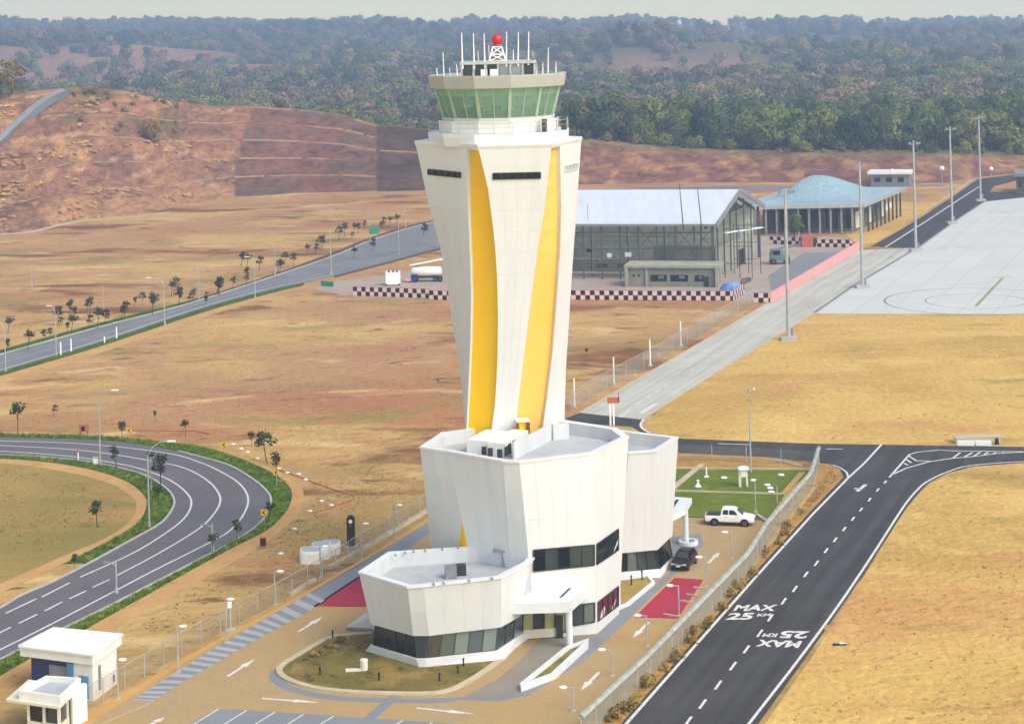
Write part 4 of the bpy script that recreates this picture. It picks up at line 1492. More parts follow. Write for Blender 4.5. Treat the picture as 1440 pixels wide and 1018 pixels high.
# ---- podium: three white blocks leaning outwards
def mass(nm, tp, bp, ztop, deck, nus, nv=3, cap=.45, clad=(), deckm='roof_deck'):
    """tp/bp: top and bottom rings (counter-clockwise seen from above)"""
    ctr = sum(tp, Vector()) / len(tp)
    b = MB()
    n_ = len(tp)
    qs = []
    for i in range(n_):
        j = (i + 1) % n_
        q = [bp[i], bp[j], tp[j], tp[i]]
        ku, kv = 4, 8
        if i in clad:
            ku, kv = nus[i], nv
        def bil(u, v):
            return (q[0].lerp(q[1], u)).lerp(q[3].lerp(q[2], u), v)
        for u_ in range(ku):
            for v_ in range(kv):
                b.quad(bil(u_ / ku, v_ / kv), bil((u_ + 1) / ku, v_ / kv), bil((u_ + 1) / ku, (v_ + 1) / kv), bil(u_ / ku, (v_ + 1) / kv))
        qs.append((q, outward(q[0], q[1], q[2], Vector((ctr.x, ctr.y, (q[0].z + q[2].z) / 2)))))
    wall = b.build(nm, M['clad_joint'], parent=TOWER, world=True)
    for i, (q, n) in enumerate(qs):
        if i in clad:
            panels(wall, q[0], q[1], q[2], q[3], nus[i], nv, n)
        else:
            MB().quad(*[p + n * .03 for p in q]).build('cladding_panel', M['clad'], parent=wall, world=True)
    ins = inset(tp, cap)
    pc = MB()
    for i in range(n_):
        j = (i + 1) % n_
        o0, o1 = [p + (p - ctr).normalized() * .10 + Vector((0, 0, .03)) for p in (tp[i], tp[j])]
        pc.quad(o0, o1, Vector((ins[j].x, ins[j].y, ztop + .0)), Vector((ins[i].x, ins[i].y, ztop + .0)))
        pc.quad(o1, o0, o0 - Vector((0, 0, .18)), o1 - Vector((0, 0, .18)))
    pc.build('parapet_coping', M['clad'], parent=TOWER, world=True)
    pi = MB()
    for i in range(n_):
        j = (i + 1) % n_
        pi.quad(ins[j], ins[i], Vector((ins[i].x, ins[i].y, deck)), Vector((ins[j].x, ins[j].y, deck)))
    pi.build('parapet_lining', M['parapet_in'], parent=TOWER, world=True)
    MB().sheet(ins, deck).build('roof_deck', M[deckm], parent=TOWER, world=True)
    return wall

def low(px, py, z, zb):
    """a point seen at a pixel on level z, taken down its own plumb line to zb"""
    p = P(px, py, z)
    return Vector((p.x, p.y, zb))

# low wing
Z1, Z1B = 7.2, 2.62
t1 = [P(505, 804, Z1), P(573, 824.5, Z1), P(594, 823, Z1), P(704, 811, Z1), P(745, 790, Z1), P(760, 772, Z1), P(659, 768.5, Z1), P(547, 776, Z1)]
b1_ = [P(522, 877, Z1B), P(581, 893.5, Z1B), P(603, 893.5, Z1B), P(704, 881.6, Z1B), P(728, 868, Z1B), P(752, 850, Z1B), P(670, 848, Z1B), P(556, 852, Z1B)]
mass('wing_wall', t1, b1_, Z1, 6.0, [3, 1, 4, 2, 1, 1, 1, 1], nv=2, cap=.55, clad=(0, 1, 2, 3))
# soffit
MB().sheet(b1_, Z1B + .01).build('soffit', M['clad'], parent=TOWER, world=True)
wi = inset(b1_, .35)
def level(poly, z):
    return [Vector((p.x, p.y, z)) for p in poly]
wb = [P(525, 906.6, .77), P(587, 925, .77), P(598, 925, .77), P(697, 914, .77), P(722, 897, .77)]
wb = [Vector((p.x, p.y, .77)) for p in wb] + level(wi[5:], .77)
wt = level(wi, Z1B)
wctr = sum(wb, Vector()) / len(wb)
for i, nu, gl in ((0, 4, ('glass_dark',)), (1, 1, ('glass_dark',)), (2, 5, ('glass_dark', 'glass_mid', 'glass_pale', 'glass_mid', 'glass_pale')), (3, 2, ('glass_mid',))):
    q = [wb[i], wb[i + 1], wt[i + 1], wt[i]]
    n = outward(q[0], q[1], q[2], wctr)
    strip_window(TOWER, *q, n, nu, glasses=gl, w=.08, proud=.02)
MB().rings([level(wb, .7), level(wt, Z1B)], cap0=False, cap1=False).build('core_wall', M['shade_wall'], parent=TOWER, world=True) if False else None
pl = [P(512, 916, 0), P(590, 939, 0), P(600, 939, 0), P(709, 929, 0), P(724, 912, 0)]
pl = [Vector((p.x, p.y, 0)) for p in pl] + level(inset(b1_, .1)[5:], 0)
plt = [Vector((p.x, p.y, .78)) for p in inset(wb, -.22)]
MB().rings([level(pl, -.05), plt]).build('plinth', M['clad'], parent=TOWER, world=True)
# low angled window nook at the left of the wing
q = [P(487, 884, .25), P(523, 884, .25), P(523, 863, 1.6), P(512, 866, 1.3)]
MB().add([P(487, 884, 0), P(530, 888, 0), P(530, 868, 0), P(505, 868, 0), P(487, 881, .35), P(530, 884, .35), P(530, 864, 1.7), P(512, 862, 1.7)], [(0, 1, 5, 4), (4, 5, 6, 7), (0, 4, 7, 3), (3, 7, 6, 2), (1, 2, 6, 5)]).build('side_nook', M['clad'], parent=TOWER, world=True)
MB().quad(P(493, 879, .5) + Vector((0, -.06, .06)), P(522, 880, .5) + Vector((0, -.06, .06)), P(522, 864, 1.55) + Vector((0, -.08, .08)), P(512, 865, 1.45) + Vector((0, -.08, .08))).build('nook_glass', M['glass_dark'], parent=TOWER, world=True)

# main block
Z2 = 15.7
t2 = [P(591, 628.5, Z2), P(629, 634, Z2), P(708, 648, Z2), P(730, 649, Z2), P(836, 636.6, Z2), P(883, 614, Z2), P(867, 602, Z2), P(793, 591, Z2), P(700, 592, Z2), P(654, 604, Z2), P(622, 608, Z2)]
zb = 6.0
m2 = [P(607, 770, zb), P(662, 788, zb), P(719, 799, zb), P(745, 803, zb)]
def ext(a, b, z):
    """carry the line a-b on down to level z"""
    t = (z - a.z) / (b.z - a.z)
    return a.lerp(b, t)
b2 = [ext(t2[i], m2[i], 0) for i in range(4)]
d1, e1 = P(839, 890.6, 0), P(870, 863, 0)
b2 += [d1, e1]
for p in t2[6:]:
    b2.append(Vector((p.x * .97, p.y + 4, 0)))
mass('main_wall', t2, b2, Z2, 14.6, [2, 3, 1, 5, 2, 1, 1, 1, 1, 1, 1], nv=6, cap=.6, clad=(0, 1, 2, 3, 4))
def face_pt(k, px, py):
    """where the sight line of a pixel meets wall face k of the main block"""
    q = [b2[k], b2[k + 1], t2[k + 1], t2[k]]
    def bil(u, v):
        return (q[0].lerp(q[1], u)).lerp(q[3].lerp(q[2], u), v)
    def pr_(p):
        d = p - Vector((0, 0, CH))
        return PX + F * (d.x * CR - d.z * SR) / d.y, PY - F * (d.x * SR + d.z * CR) / d.y
    u = v = .5
    for _ in range(12):
        x, y = pr_(bil(u, v))
        xu, yu = pr_(bil(u + .01, v))
        xv, yv = pr_(bil(u, v + .01))
        a, b, c, d = (xu - x) * 100, (xv - x) * 100, (yu - y) * 100, (yv - y) * 100
        det = a * d - b * c
        ex, ey = px - x, py - y
        u += (ex * d - ey * b) / det
        v += (ey * a - ex * c) / det
    return bil(u, v)
ctr2 = sum(t2, Vector()) / len(t2)
# yellow sliver where two facets part
ys = [face_pt(0, 646, 769), face_pt(0, 658, 771), face_pt(0, 650.5, 734)]
nn = Vector((-.45, -.85, .1)).normalized()
MB().rings([[p + nn * .02 for p in ys], [p + nn * .12 for p in ys]]).build('yellow_stripe', M['yellow'], parent=TOWER, world=True)
def win_on(k, x0, y0b, y0t, x1, y1b, y1t, nu, gl, **kw):
    q = [face_pt(k, x0, y0b), face_pt(k, x1, y1b), face_pt(k, x1, y1t), face_pt(k, x0, y0t)]
    n = outward(q[0], q[1], q[2], Vector((ctr2.x, ctr2.y + 3, q[0].z)))
    return strip_window(TOWER, *q, n, nu, glasses=gl, proud=.08, **kw)
win_on(3, 749.7, 803, 773, 835.6, 794, 765.7, 5, ('glass_dark', 'glass_mid', 'glass_dark', 'glass_mid', 'glass_mid'))
win_on(4, 838, 793.5, 765, 868.5, 772.8, 743.4, 1, ('glass_dark',))
win_on(3, 805.6, 879, 850.6, 836, 873.6, 847, 2, ('glass_mid', 'glass_pale'))
win_on(4, 839.5, 873, 846.5, 868.5, 850.6, 824, 4, ('glass_red',))
win_on(3, 735, 895, 862, 795, 888, 858, 4, ('glass_warm', 'glass_mid', 'glass_warm', 'glass_warm'))
q = [face_pt(3, 733, 897), face_pt(3, 735, 884), face_pt(3, 792, 881), face_pt(3, 792, 893)]
q = [face_pt(3, 737, 897), face_pt(3, 790, 893), face_pt(3, 790, 881), face_pt(3, 737, 885)]
MB().rings([[p + Vector((-.05, -.1, 0)) for p in q], [p + Vector((-.08, -.25, 0)) for p in q]]).build('reception_counter', M['cream'], parent=TOWER, world=True)
p = face_pt(3, 787, 882)
MB().box(p + Vector((0, -.35, 0)), (.6, .3, 2.3)).build('entrance_cabinet', M['dark_metal'], parent=TOWER, world=True)

# right block
Z3, Z3B = 12.5, 2.68
t3 = [P(884, 636, Z3), P(924, 633, Z3), P(953, 614.5, Z3), P(873, 605, Z3), P(850, 612, Z3), P(846, 630, Z3)]
b3 = [P(868, 778, Z3B), P(924, 773, Z3B), P(945, 753, Z3B)]
b3 += [Vector((t3[3].x, t3[3].y - .5, Z3B)), Vector((t3[4].x, t3[4].y, Z3B)), Vector((t3[5].x, t3[5].y, Z3B))]
mass('block_wall', t3, b3, Z3, 11.3, [3, 3, 1, 1, 1, 1], nv=4, cap=.5, clad=(0, 1))
MB().sheet(b3, Z3B + .01).build('soffit', M['clad'], parent=TOWER, world=True)
w3b = [P(867, 804.6, .7), P(927, 799.5, .7), P(945, 781.6, .7)]
w3t = level(inset(b3, .3)[:3], Z3B)
w3c = sum(b3, Vector()) / len(b3)
for i, nu, gl in ((0, 4, ('glass_dark', 'glass_pale', 'glass_mid', 'glass_mid')), (1, 2, ('glass_dark',))):
    q = [w3b[i], w3b[i + 1], w3t[i + 1], w3t[i]]
    strip_window(TOWER, *q, outward(q[0], q[1], q[2], Vector((w3c.x, w3c.y + 2, 1.5))), nu, glasses=gl, proud=.02)
p3 = [P(866, 816, 0), P(929, 812, 0), P(948, 789, 0)]
p3b = [Vector((p.x, p.y, 0)) for p in b3[3:]]
MB().rings([level(p3 + p3b, -.05), [p + Vector((0, -.12, .02)) for p in w3b] + level(b3[3:], .72)]).build('plinth', M['clad'], parent=TOWER, world=True)
MB().rings([level([w3b[2], b3[3], b3[4], b3[5]], .3), level([w3t[2], b3[3], b3[4], b3[5]], Z3B)], cap0=False, cap1=False).build('rear_wall', M['clad'], parent=TOWER, world=True)

# entrance canopy and column
cz0, cz1 = 3.25, 4.15
can = [P(703, 849, cz1), P(802, 846, cz1), P(838, 813.5, cz1), P(752, 817, cz1)]
cn = MB().prism(can, cz0, cz1)
cn.build('entrance_canopy', M['clad'], parent=TOWER, world=True)
ci = inset(can, .35)
MB().wallband([ci[k] for k in (0, 1, 2, 3, 0)], .10, cz1, cz1 + .1).build('canopy_upstand', M['clad'], parent=TOWER, world=True)
MB().sheet([P(786, 840, cz1), P(790, 840, cz1), P(815, 816, cz1), P(811, 816, cz1)], cz1 + .02).build('canopy_slot', M['dark_metal'], parent=TOWER, world=True)
# link between wing and canopy
MB().prism([P(690, 830, 5), P(720, 822, 5), P(752, 806, 5), P(700, 800, 5)], 4.1, 5.9).build('canopy_link', M['clad'], parent=TOWER, world=True) if False else None
cb = P(801, 911, 0)
MB().rings([ngon(.30, 0, 12, cb.x)][:0] or [[Vector((cb.x + .3 * math.cos(t), cb.y + .3 * math.sin(t), z)) for t in [i * math.pi / 8 for i in range(16)]] for z in (0, cz0 + .02)]).build('canopy_column', M['clad'], parent=TOWER, world=True, smooth=False)
# side canopy on the right
sc1, sc0 = 4.6, 4.05
side = [P(944, 726, sc1), P(963, 716, sc1), P(973, 700, sc1), P(944, 698, sc1)]
MB().prism(side, sc0, sc1).build('side_canopy', M['clad'], parent=TOWER, world=True)
MB().sheet([P(947, 715, sc1), P(955, 702.5, sc1), P(951, 702, sc1), P(945, 709, sc1)], sc1 + .02).build('canopy_slot', M['dark_metal'], parent=TOWER, world=True)
sb = P(965, 765, 0)
MB().tube((sb.x, sb.y, 0), (sb.x, sb.y, sc0 + .02), .28, .28, 14).build('canopy_column', M['clad'], parent=TOWER, world=True)

# roof things on the main block
for x0, y0, x1, y1, h in ((672, 634, 700, 620, 1.3),):
    pass
def roof_box(nm, px, py, zdeck, sx, sy, sz, m, rz=-.38):
    p = P(px, py, zdeck)
    o = MB().box((p.x, p.y, zdeck + sz / 2), (sx, sy, sz), rz=rz)
    return o.build(nm, M[m], parent=TOWER, world=True)
d2 = 14.6
lv = roof_box('plant_housing', 686, 631, d2, 2.2, 4.6, 1.25, 'white')
lv2 = roof_box('plant_housing', 716, 633, d2, 1.7, 6.0, 1.3, 'white')
for k in range(5):
    p = P(708 + k * 5.2, 646 - k * 4.3, d2)
    MB().box((p.x + .25, p.y, d2 + .72), (.10, .55, .85), rz=-.38).build('louvre', M['dark_metal'], parent=TOWER, world=True)
for px, py in ((681, 641), (690, 643), (703, 645)):
    p = P(px, py, d2)
    MB().box((p.x, p.y - .8, d2 + .65), (.45, .1, .75), rz=-.1).build('louvre', M['dark_metal'], parent=TOWER, world=True)
p = P(737, 622, d2)
MB().box((p.x, p.y, d2 + 1.0), (.9, 1.2, 2.1), rz=.1).build('roof_door', M['yellow'], parent=TOWER, world=True)
MB().box((p.x - .1, p.y - .15, d2 + 2.12), (1.3, 1.5, .12), rz=.1).build('door_hood', M['cream'], parent=TOWER, world=True)
MB().box((p.x + .36, p.y - .2, d2 + 1.0), (.3, 1.3, 1.9), rz=.1).build('door_leaf', M['soil'], parent=TOWER, world=True)
# screens around the roof well
a, b_ = P(722, 646, d2), P(776, 618, d2)
MB().wallband([a, b_], .2, d2, d2 + 1.5).build('roof_screen', M['parapet_in'], parent=TOWER, world=True)
a, b_ = P(778, 619, d2), P(800, 617, d2)
MB().wallband([a, b_], .2, d2, d2 + 1.5).build('roof_screen', M['parapet_in'], parent=TOWER, world=True)
# units on the wing roof
roof_box('roof_unit', 634, 812, 6.0, 1.0, 1.0, 1.0, 'grey_metal', .1)
roof_box('roof_unit', 648, 808, 6.0, .9, .8, .9, 'dark_metal', .1)
p = P(708, 797, 6.0)
MB().box((p.x, p.y, 6.7), (.35, .35, 1.4)).build('roof_vent', M['grey_metal'], parent=TOWER, world=True)
MB().box((p.x - .2, p.y, 7.45), (1.4, .8, .18)).build('vent_hood', M['grey_metal'], parent=TOWER, world=True)
for px, py in ((556, 781), (570, 778), (582, 776), (598, 775), (622, 772.5), (644, 770.5), (610, 822), (624, 820.5), (660, 817), (692, 814)):
    p = P(px, py, Z1)
    MB().box((p.x, p.y, Z1 + .06), (.08, .6, .12), rz=.2).build('lightning_clip', M['grey_metal'], parent=TOWER, world=True)
for px, py in ((573, 868), (594, 869)):
    d = P(px, py, 3.7)
    MB().box(d + Vector((0, -.1, 0)), (.14, .16, .14)).build('wall_light', M['lamp_white'], parent=TOWER, world=True)
p = face_pt(3, 891 - 100, 700)
HAZE = 4.2e-4

# ------------------------------------------------------------------ fences
def fence(name, line, h, label, step=3.0, post_r=.045, chain='chain', coil=True, post_m='galv', z=0.0, rail=True):
    line = [Vector(p) for p in line]
    root = thing(name, line[0], label, 'fence', 'perimeter fences')
    ps = walk(line, step)
    pts = [p for p, d in ps] + [line[-1]]
    pm = MB().tube((0, 0, 0), (0, 0, h), post_r, post_r, 6).mesh('post', M[post_m])
    for p in pts:
        o = bpy.data.objects.new('post', pm)
        COL.objects.link(o)
        o.parent = root
        o.location = p - line[0]
    for a, b in zip(pts, pts[1:]):
        if (b - a).length < .2:
            continue
        up = Vector((0, 0, h - .06))
        mp = MB().quad(a + Vector((0, 0, .05)), b + Vector((0, 0, .05)), b + up, a + up).build('mesh_panel', M[chain], parent=root, world=True)
        if rail:
            MB().tube(a + Vector((0, 0, h - .03)), b + Vector((0, 0, h - .03)), .03, n=5).build('top_rail', M[post_m], parent=root, world=True)
        if coil:
            d = (b - a).normalized()
            sd = Vector((-d.y, d.x, 0)) * .24
            c0, c1 = a + Vector((0, 0, h)), b + Vector((0, 0, h))
            rs = [[c + sd * (.02 + math.cos(t)) * 1.0 + Vector((0, 0, .24 + .24 * math.sin(t))) for t in [i * math.pi / 3 for i in range(6)]] for c in (c0, c1)]
            MB().rings(rs, cap0=False, cap1=False).build('razor_coil', M['razor'], parent=root, world=True)
    return root
FB = [(818, 1046), (913.5, 955), (984, 880), (1052, 808), (1078, 764), (1141, 690), (1152, 653)]
fence('chain_link_fence', G(FB), 1.75, 'chain link fence with pale razor coil beside the dark taxi road')
fence('chain_link_fence', G([(905, 645), (954, 646), (1081, 652), (1150, 656)]), 1.9, 'open wire fence with thin posts behind the weather garden', step=4.2, chain='chain_dim', coil=False, post_r=.06, rail=False)
fence('chain_link_fence', G([(114, 1005), (175, 970), (251, 923), (292, 900), (388, 850), (420, 832), (464, 806), (500, 782), (550, 752), (606, 715)]), 2.0, 'fine chain link fence along the grey striped paver band', chain='chain_dim', coil=False)
fence('chain_link_fence', G([(803, 578), (832, 560), (863, 542), (914, 515), (957, 488), (1010, 457), (1060, 428)]), 2.6, 'grey mesh fence beside the pale concrete road', step=8, chain='chain', coil=False)
for x, yb, yt in ((808, 573, 532), (863.5, 541, 502), (914.5, 515, 477), (957.5, 487, 452)):
    t = thing('fence_mast', P(x, yb), 'tall white mast standing in the mesh fence by the concrete road', 'mast', 'white masts along the concrete road')
    h = hgt(x, yb, yt)
    MB().tube((0, 0, 0), (0, 0, h), .13, .10, 8).build('pole', M['lamp_white'], t)
    MB().box((0, 0, .12), (.6, .6, .24)).build('footing', M['kerb'], t)

# ------------------------------------------------------------------ lamps
def yard_lamp(base, head, h, label, group):
    b = P(*base)
    t = thing('yard_lamp', b, label, 'street lamp', group)
    hd = P(*head, h)
    dv = Vector((hd.x - b.x, hd.y - b.y, 0))
    if dv.length > 1.1:
        dv = dv.normalized() * 1.1
    MB().tube((0, 0, 0), (0, 0, h), .07, .06, 8).build('pole', M['galv'], t)
    MB().tube((0, 0, h - .02), dv + Vector((0, 0, h - .02)), .045, .04, 6).build('arm', M['galv'], t)
    MB().ball(dv + Vector((0, 0, h)), .32, 10, 6, (1.1, .8, .38)).build('lamp_head', M['lamp_white'], t, smooth=True)
    MB().box((0, 0, .05), (.4, .4, .1)).build('base_plate', M['kerb'], t)
    return t
for (bx_, by), (hx, hy) in (((250.6, 945), (257, 880)), ((319, 904), (324, 842)), ((387, 850), (394, 803)), ((166, 983), (172, 927)), ((451, 812), (457, 768)), ((508.5, 788), (514.5, 736)), ((555, 758), (561.5, 710))):
    yard_lamp((bx_, by), (hx, hy), hgt(bx_, by, hy), 'slim white-headed lamp post standing on the tan paver edge by the fine fence', 'lamps along the striped paver band')
for (bx_, by), (hx, hy) in (((955, 866), (942, 823)), ((910, 908), (897, 865)), ((861, 950), (846, 913)), ((994, 824), (982.5, 783)), ((1029, 785), (1019, 748)), ((806, 1000), (791.6, 966))):
    yard_lamp((bx_, by), (hx, hy), hgt(bx_, by, hy), 'slim lamp post with white head on the tan paving inside the razor coil fence', 'lamps along the razor coil fence')
t = thing('camera_pole', P(324, 886), 'short pole with a white camera box beside a lamp and the striped band', 'camera pole')
MB().tube((0, 0, 0), (0, 0, 2.4), .12, .10, 8).build('pole', M['galv'], t)
MB().box((0, -.1, 2.3), (.35, .3, .5)).build('camera_box', M['lamp_white'], t)
MB().box((0, 0, .08), (.9, .6, .16)).build('footing', M['kerb'], t)

def road_light(base, top, arm, label, group, r=.11):
    bx_, by = base
    b = P(bx_, by)
    t = thing('street_light', b, label, 'street lamp', group)
    h = hgt(bx_, by, top[1])
    MB().tube((0, 0, 0), (0, 0, h), r, r * .6, 8).build('pole', M['galv'], t)
    if arm:
        dx = (arm[0] - top[0]) / F * b.y
        dz = (top[1] - arm[1]) / F * b.y
        pts = [Vector((0, 0, h - .1)), Vector((dx * .25, 0, h + dz * .6)), Vector((dx * .6, 0, h + dz * .95)), Vector((dx, 0, h + dz))]
        MB().path(pts, r * .55).build('arm', M['galv'], t)
        MB().box((dx + math.copysign(.3, dx), 0, h + dz), (.9, .3, .14)).build('lamp_head', M['lamp_white'], t)
    else:
        MB().tube((0, 0, h - .4), (-.5, -.3, h), .05, n=6).build('arm', M['galv'], t)
        MB().box((-.8, -.4, h + .02), (.6, .28, .12)).build('lamp_head', M['grey_metal'], t)
    MB().tube((0, 0, 0), (0, 0, .5), r * 1.8, r * 1.5, 8).build('base', M['galv'], t)
    return t
LB = 'tall galvanised light with an arm along the straight back road'
GB = 'street lights along the back road'
for base, top, arm in (((231.8, 456.7), (228, 399), (209, 390)), ((79, 500), (76.7, 442), (71, 430)), ((8, 522), (5, 462), (-8, 452)), ((146, 440), (144.4, 402), None), ((280, 421), (277.8, 380), None), ((359, 420), (356, 366), (348, 361)), ((387, 388.6), (385, 346), None), ((466, 386), (461.7, 323), None), ((519.6, 340), (520, 296), None), ((561, 359), (559.7, 315), None), ((570, 320), (569, 287), None), ((45, 404), (45, 372), None)):
    road_light(base, top, arm, LB, GB)
road_light((141, 655), (138, 563), (158, 549), 'tall light reaching over the loop road from its inner verge at the far straight', 'street lights on the loop road')
road_light((210, 741), (204, 640), (234, 621), 'tall light with long arm on the inner verge of the road bend', 'street lights on the loop road')
road_light((299, 775), (296, 736), None, 'short light pole at the outer verge of the loop road below the bend', 'street lights on the loop road')
road_light((164, 834), (162, 789), None, 'light pole on the outer verge near the loop road dashes', 'street lights on the loop road')
t = thing('roundabout_light_head', P(213, 690), 'dark drooping lamp head on a thin pole at the inner verge of the bend', 'street lamp')
MB().tube((0, 0, 0), (0, 0, 4.2), .06, .05, 6).build('pole', M['galv'], t)
MB().ball((0, 0, 4.3), .45, 10, 6, (1.1, .6, .8)).build('lamp_head', M['dark_metal'], t)

# apron floodlight masts
for base, top in (((1109, 478), (1102.5, 265)), ((1213, 405), (1206, 228)), ((1288, 353), (1284, 198)), ((1339, 315), (1335.5, 178)), ((1379, 283), (1377, 163))):
    b = P(*base)
    h = hgt(base[0], base[1], top[1])
    t = thing('floodlight_mast', b, 'tall pale floodlight mast on a concrete block at the apron edge', 'floodlight', 'floodlight masts along the apron')
    MB().tube((0, 0, .4), (0, 0, h), .34, .20, 12).build('mast', M['galv'], t)
    MB().box((0, 0, .3), (2.6, 2.2, .6)).build('footing', M['kerb'], t)
    MB().bar((-1.0, 0, h - .8), (1.4, 0, h - .8), .15, .15).build('crossbar', M['galv'], t)
    for dx in (-.9, .75, 1.3):
        MB().box((dx, -.25, h - .55), (.55, .35, .5)).build('floodlight_head', M['grey_metal'], t)
    MB().box((.5, .3, 1.2), (.6, .5, 1.3)).build('control_box', M['grey_metal'], t)

# ------------------------------------------------------------------ gate buildings
# guardhouse: roof corners read at the roof level
zr = 3.75
rf = [P(28, 909, zr), P(130, 922, zr), P(171, 893, zr), P(75, 884, zr)]
GH = thing('guardhouse', Vector((rf[0].x, rf[1].y, 0)), 'white guardhouse with wide flat roof and navy blue front wall', 'guardhouse')
cr_ = sum(rf, Vector()) / 4
MB().prism(rf, zr - .75, zr - .02).build('roof', M['white'], GH, world=True)
MB().wallband(level(rf + rf[:1], 0), .35, zr - .02, zr + .12).build('parapet', M['white'], GH, world=True)
fp = inset([Vector((p.x, p.y, 0)) for p in rf], 0)
e0, e1_ = (rf[1] - rf[0]), (rf[2] - rf[1])
def gp(u, v, z):
    p = rf[0] + e0 * u + e1_ * v
    return Vector((p.x, p.y, z))
wl_ = [gp(.10, .14, 0), gp(.72, .14, 0), gp(.72, .04, 0), gp(.98, .04, 0), gp(.98, .86, 0), gp(.10, .86, 0)]
MB().prism(wl_, 0, zr - .75).build('wall', M['white'], GH, world=True)
def slab(nm, a, b, z0, z1, th, m, par):
    """thin panel standing between two ground points"""
    return MB().wallband([a, b], th, z0, z1).build(nm, M[m], par, world=True)
slab('front_panel', gp(.105, .12, 0), gp(.70, .12, 0), .1, zr - .8, .1, 'blue_dark', GH)
slab('door', gp(.36, .10, 0), gp(.60, .10, 0), 0, 2.4, .08, 'grey_metal', GH)
slab('glass_screen', gp(.62, .06, 0), gp(.72, .02, 0), .6, zr - .9, .06, 'blue_lt', GH)
slab('window', gp(.995, .22, 0), gp(.995, .27, 0), .6, 2.6, .06, 'grey_metal', GH)
slab('window', gp(.995, .70, 0), gp(.995, .74, 0), .4, 1.0, .06, 'grey_metal', GH)
slab('wall_panel', gp(.80, .025, 0), gp(.93, .025, 0), .2, 2.0, .06, 'blue_lt', GH)
slab('step', gp(.2, -.15, 0), gp(.7, -.15, 0), 0, .15, .8, 'pave_grey', GH)
# booth in front
zb_ = 3.2
bt = [P(28, 970, zb_), P(84, 978, zb_), P(111, 953, zb_), P(66, 950, zb_)]
BT = thing('gate_booth', Vector((bt[0].x, bt[1].y, 0)), 'small white gate booth with open roof tray and big window', 'booth')
MB().wallband([Vector((p.x, p.y, 0)) for p in (bt + bt[:1])], .3, zb_ - .65, zb_).build('roof_tray', M['white'], BT, world=True)
MB().prism(inset(bt, .12), zb_ - .62, zb_ - .45).build('roof', M['roof_deck'], BT, world=True)
f0, f1 = bt[1] - bt[0], bt[2] - bt[1]
def bp_(u, v, z):
    p = bt[0] + f0 * u + f1 * v
    return Vector((p.x, p.y, z))
MB().prism([bp_(-.3, -.12, 0), bp_(1.04, -.12, 0), bp_(1.04, 1.0, 0), bp_(-.3, 1.0, 0)], zb_ - .85, zb_ - .66).build('eaves_slab', M['cream'], BT, world=True)
MB().prism([bp_(.16, .02, 0), bp_(.98, .02, 0), bp_(.98, .95, 0), bp_(.16, .95, 0)], 0, .9).build('dado', M['cream'], BT, world=True)
MB().prism([bp_(.19, .08, 0), bp_(.95, .08, 0), bp_(.95, .92, 0), bp_(.19, .92, 0)], .9, zb_ - .85).build('inner_wall', M['glass_mid'], BT, world=True)
for u, v in ((.19, .04), (.58, .04), (.95, .04), (.95, .45), (.95, .93)):
    p = bp_(u, v, 0)
    MB().box((p.x, p.y, (.9 + zb_ - .85) / 2), (.22, .22, zb_ - .85 - .9)).build('post', M['cream'], BT, world=True)
slab('window', bp_(.26, .03, 0), bp_(.54, .03, 0), 1.0, 2.2, .05, 'glass_dark', BT)
slab('door', bp_(.985, .5, 0), bp_(.985, .75, 0), .1, 2.3, .05, 'glass_mid', BT)
slab('side_wall', bp_(1.0, .55, 0), bp_(1.16, .98, 0), 0, zb_ - .3, .35, 'white', BT)

# ------------------------------------------------------------------ totem, white shells
t = thing('totem_sign', P(494, 769), 'tall black rounded totem sign with a white round emblem by the fine fence', 'sign')
hh, w = 3.3, .42
out = [Vector((math.cos(a) * w, 0, (hh - w) + math.sin(a) * w)) for a in [i * math.pi / 8 for i in range(9)]] + [Vector((math.cos(a) * w, 0, w + math.sin(a) * w)) for a in [math.pi + i * math.pi / 8 for i in range(9)]]
MB().rings([[p + Vector((0, -.18, 0)) for p in out], [p + Vector((0, .18, 0)) for p in out]]).build('panel', M['black'], t)
MB().tube((0, -.19, hh - .62), (0, -.22, hh - .62), .2, .2, 14).build('emblem', M['lamp_white'], t)
MB().box((0, -.19, hh - 1.05), (.26, .03, .22)).build('caption', M['shade_wall'], t)
MB().box((0, 0, .06), (1.2, .8, .12)).build('footing', M['kerb'], t)

def shell(px, py, w, d, h, label):
    t = thing('white_shell', P(px, py), label, 'sculpture')
    out = []
    for i in range(20):
        a = 2 * math.pi * i / 20
        c, s_ = math.cos(a), math.sin(a)
        out.append(Vector((w * math.copysign(abs(c) ** .6, c), d * math.copysign(abs(s_) ** .6, s_), 0)))
    MB().rings([out, [p * 1.0 + Vector((0, 0, h * .8)) for p in out], [p * .94 + Vector((0, 0, h)) for p in out]]).build('drum', M['white'], t)
    MB().rings([[p * .86 + Vector((0, 0, h + .005)) for p in out], [p * .8 + Vector((0, 0, h + .04)) for p in out]]).build('lid', M['roof_deck'], t)
shell(438, 789, 1.15, 1.2, 1.25, 'lowest of the white drum shapes on the grass near the black totem')
shell(452, 783, 1.0, 1.1, 1.35, 'middle white drum shape on the grass near the black totem')
shell(466, 777, .95, 1.1, 1.1, 'white drum shape on the grass closest to the black totem')

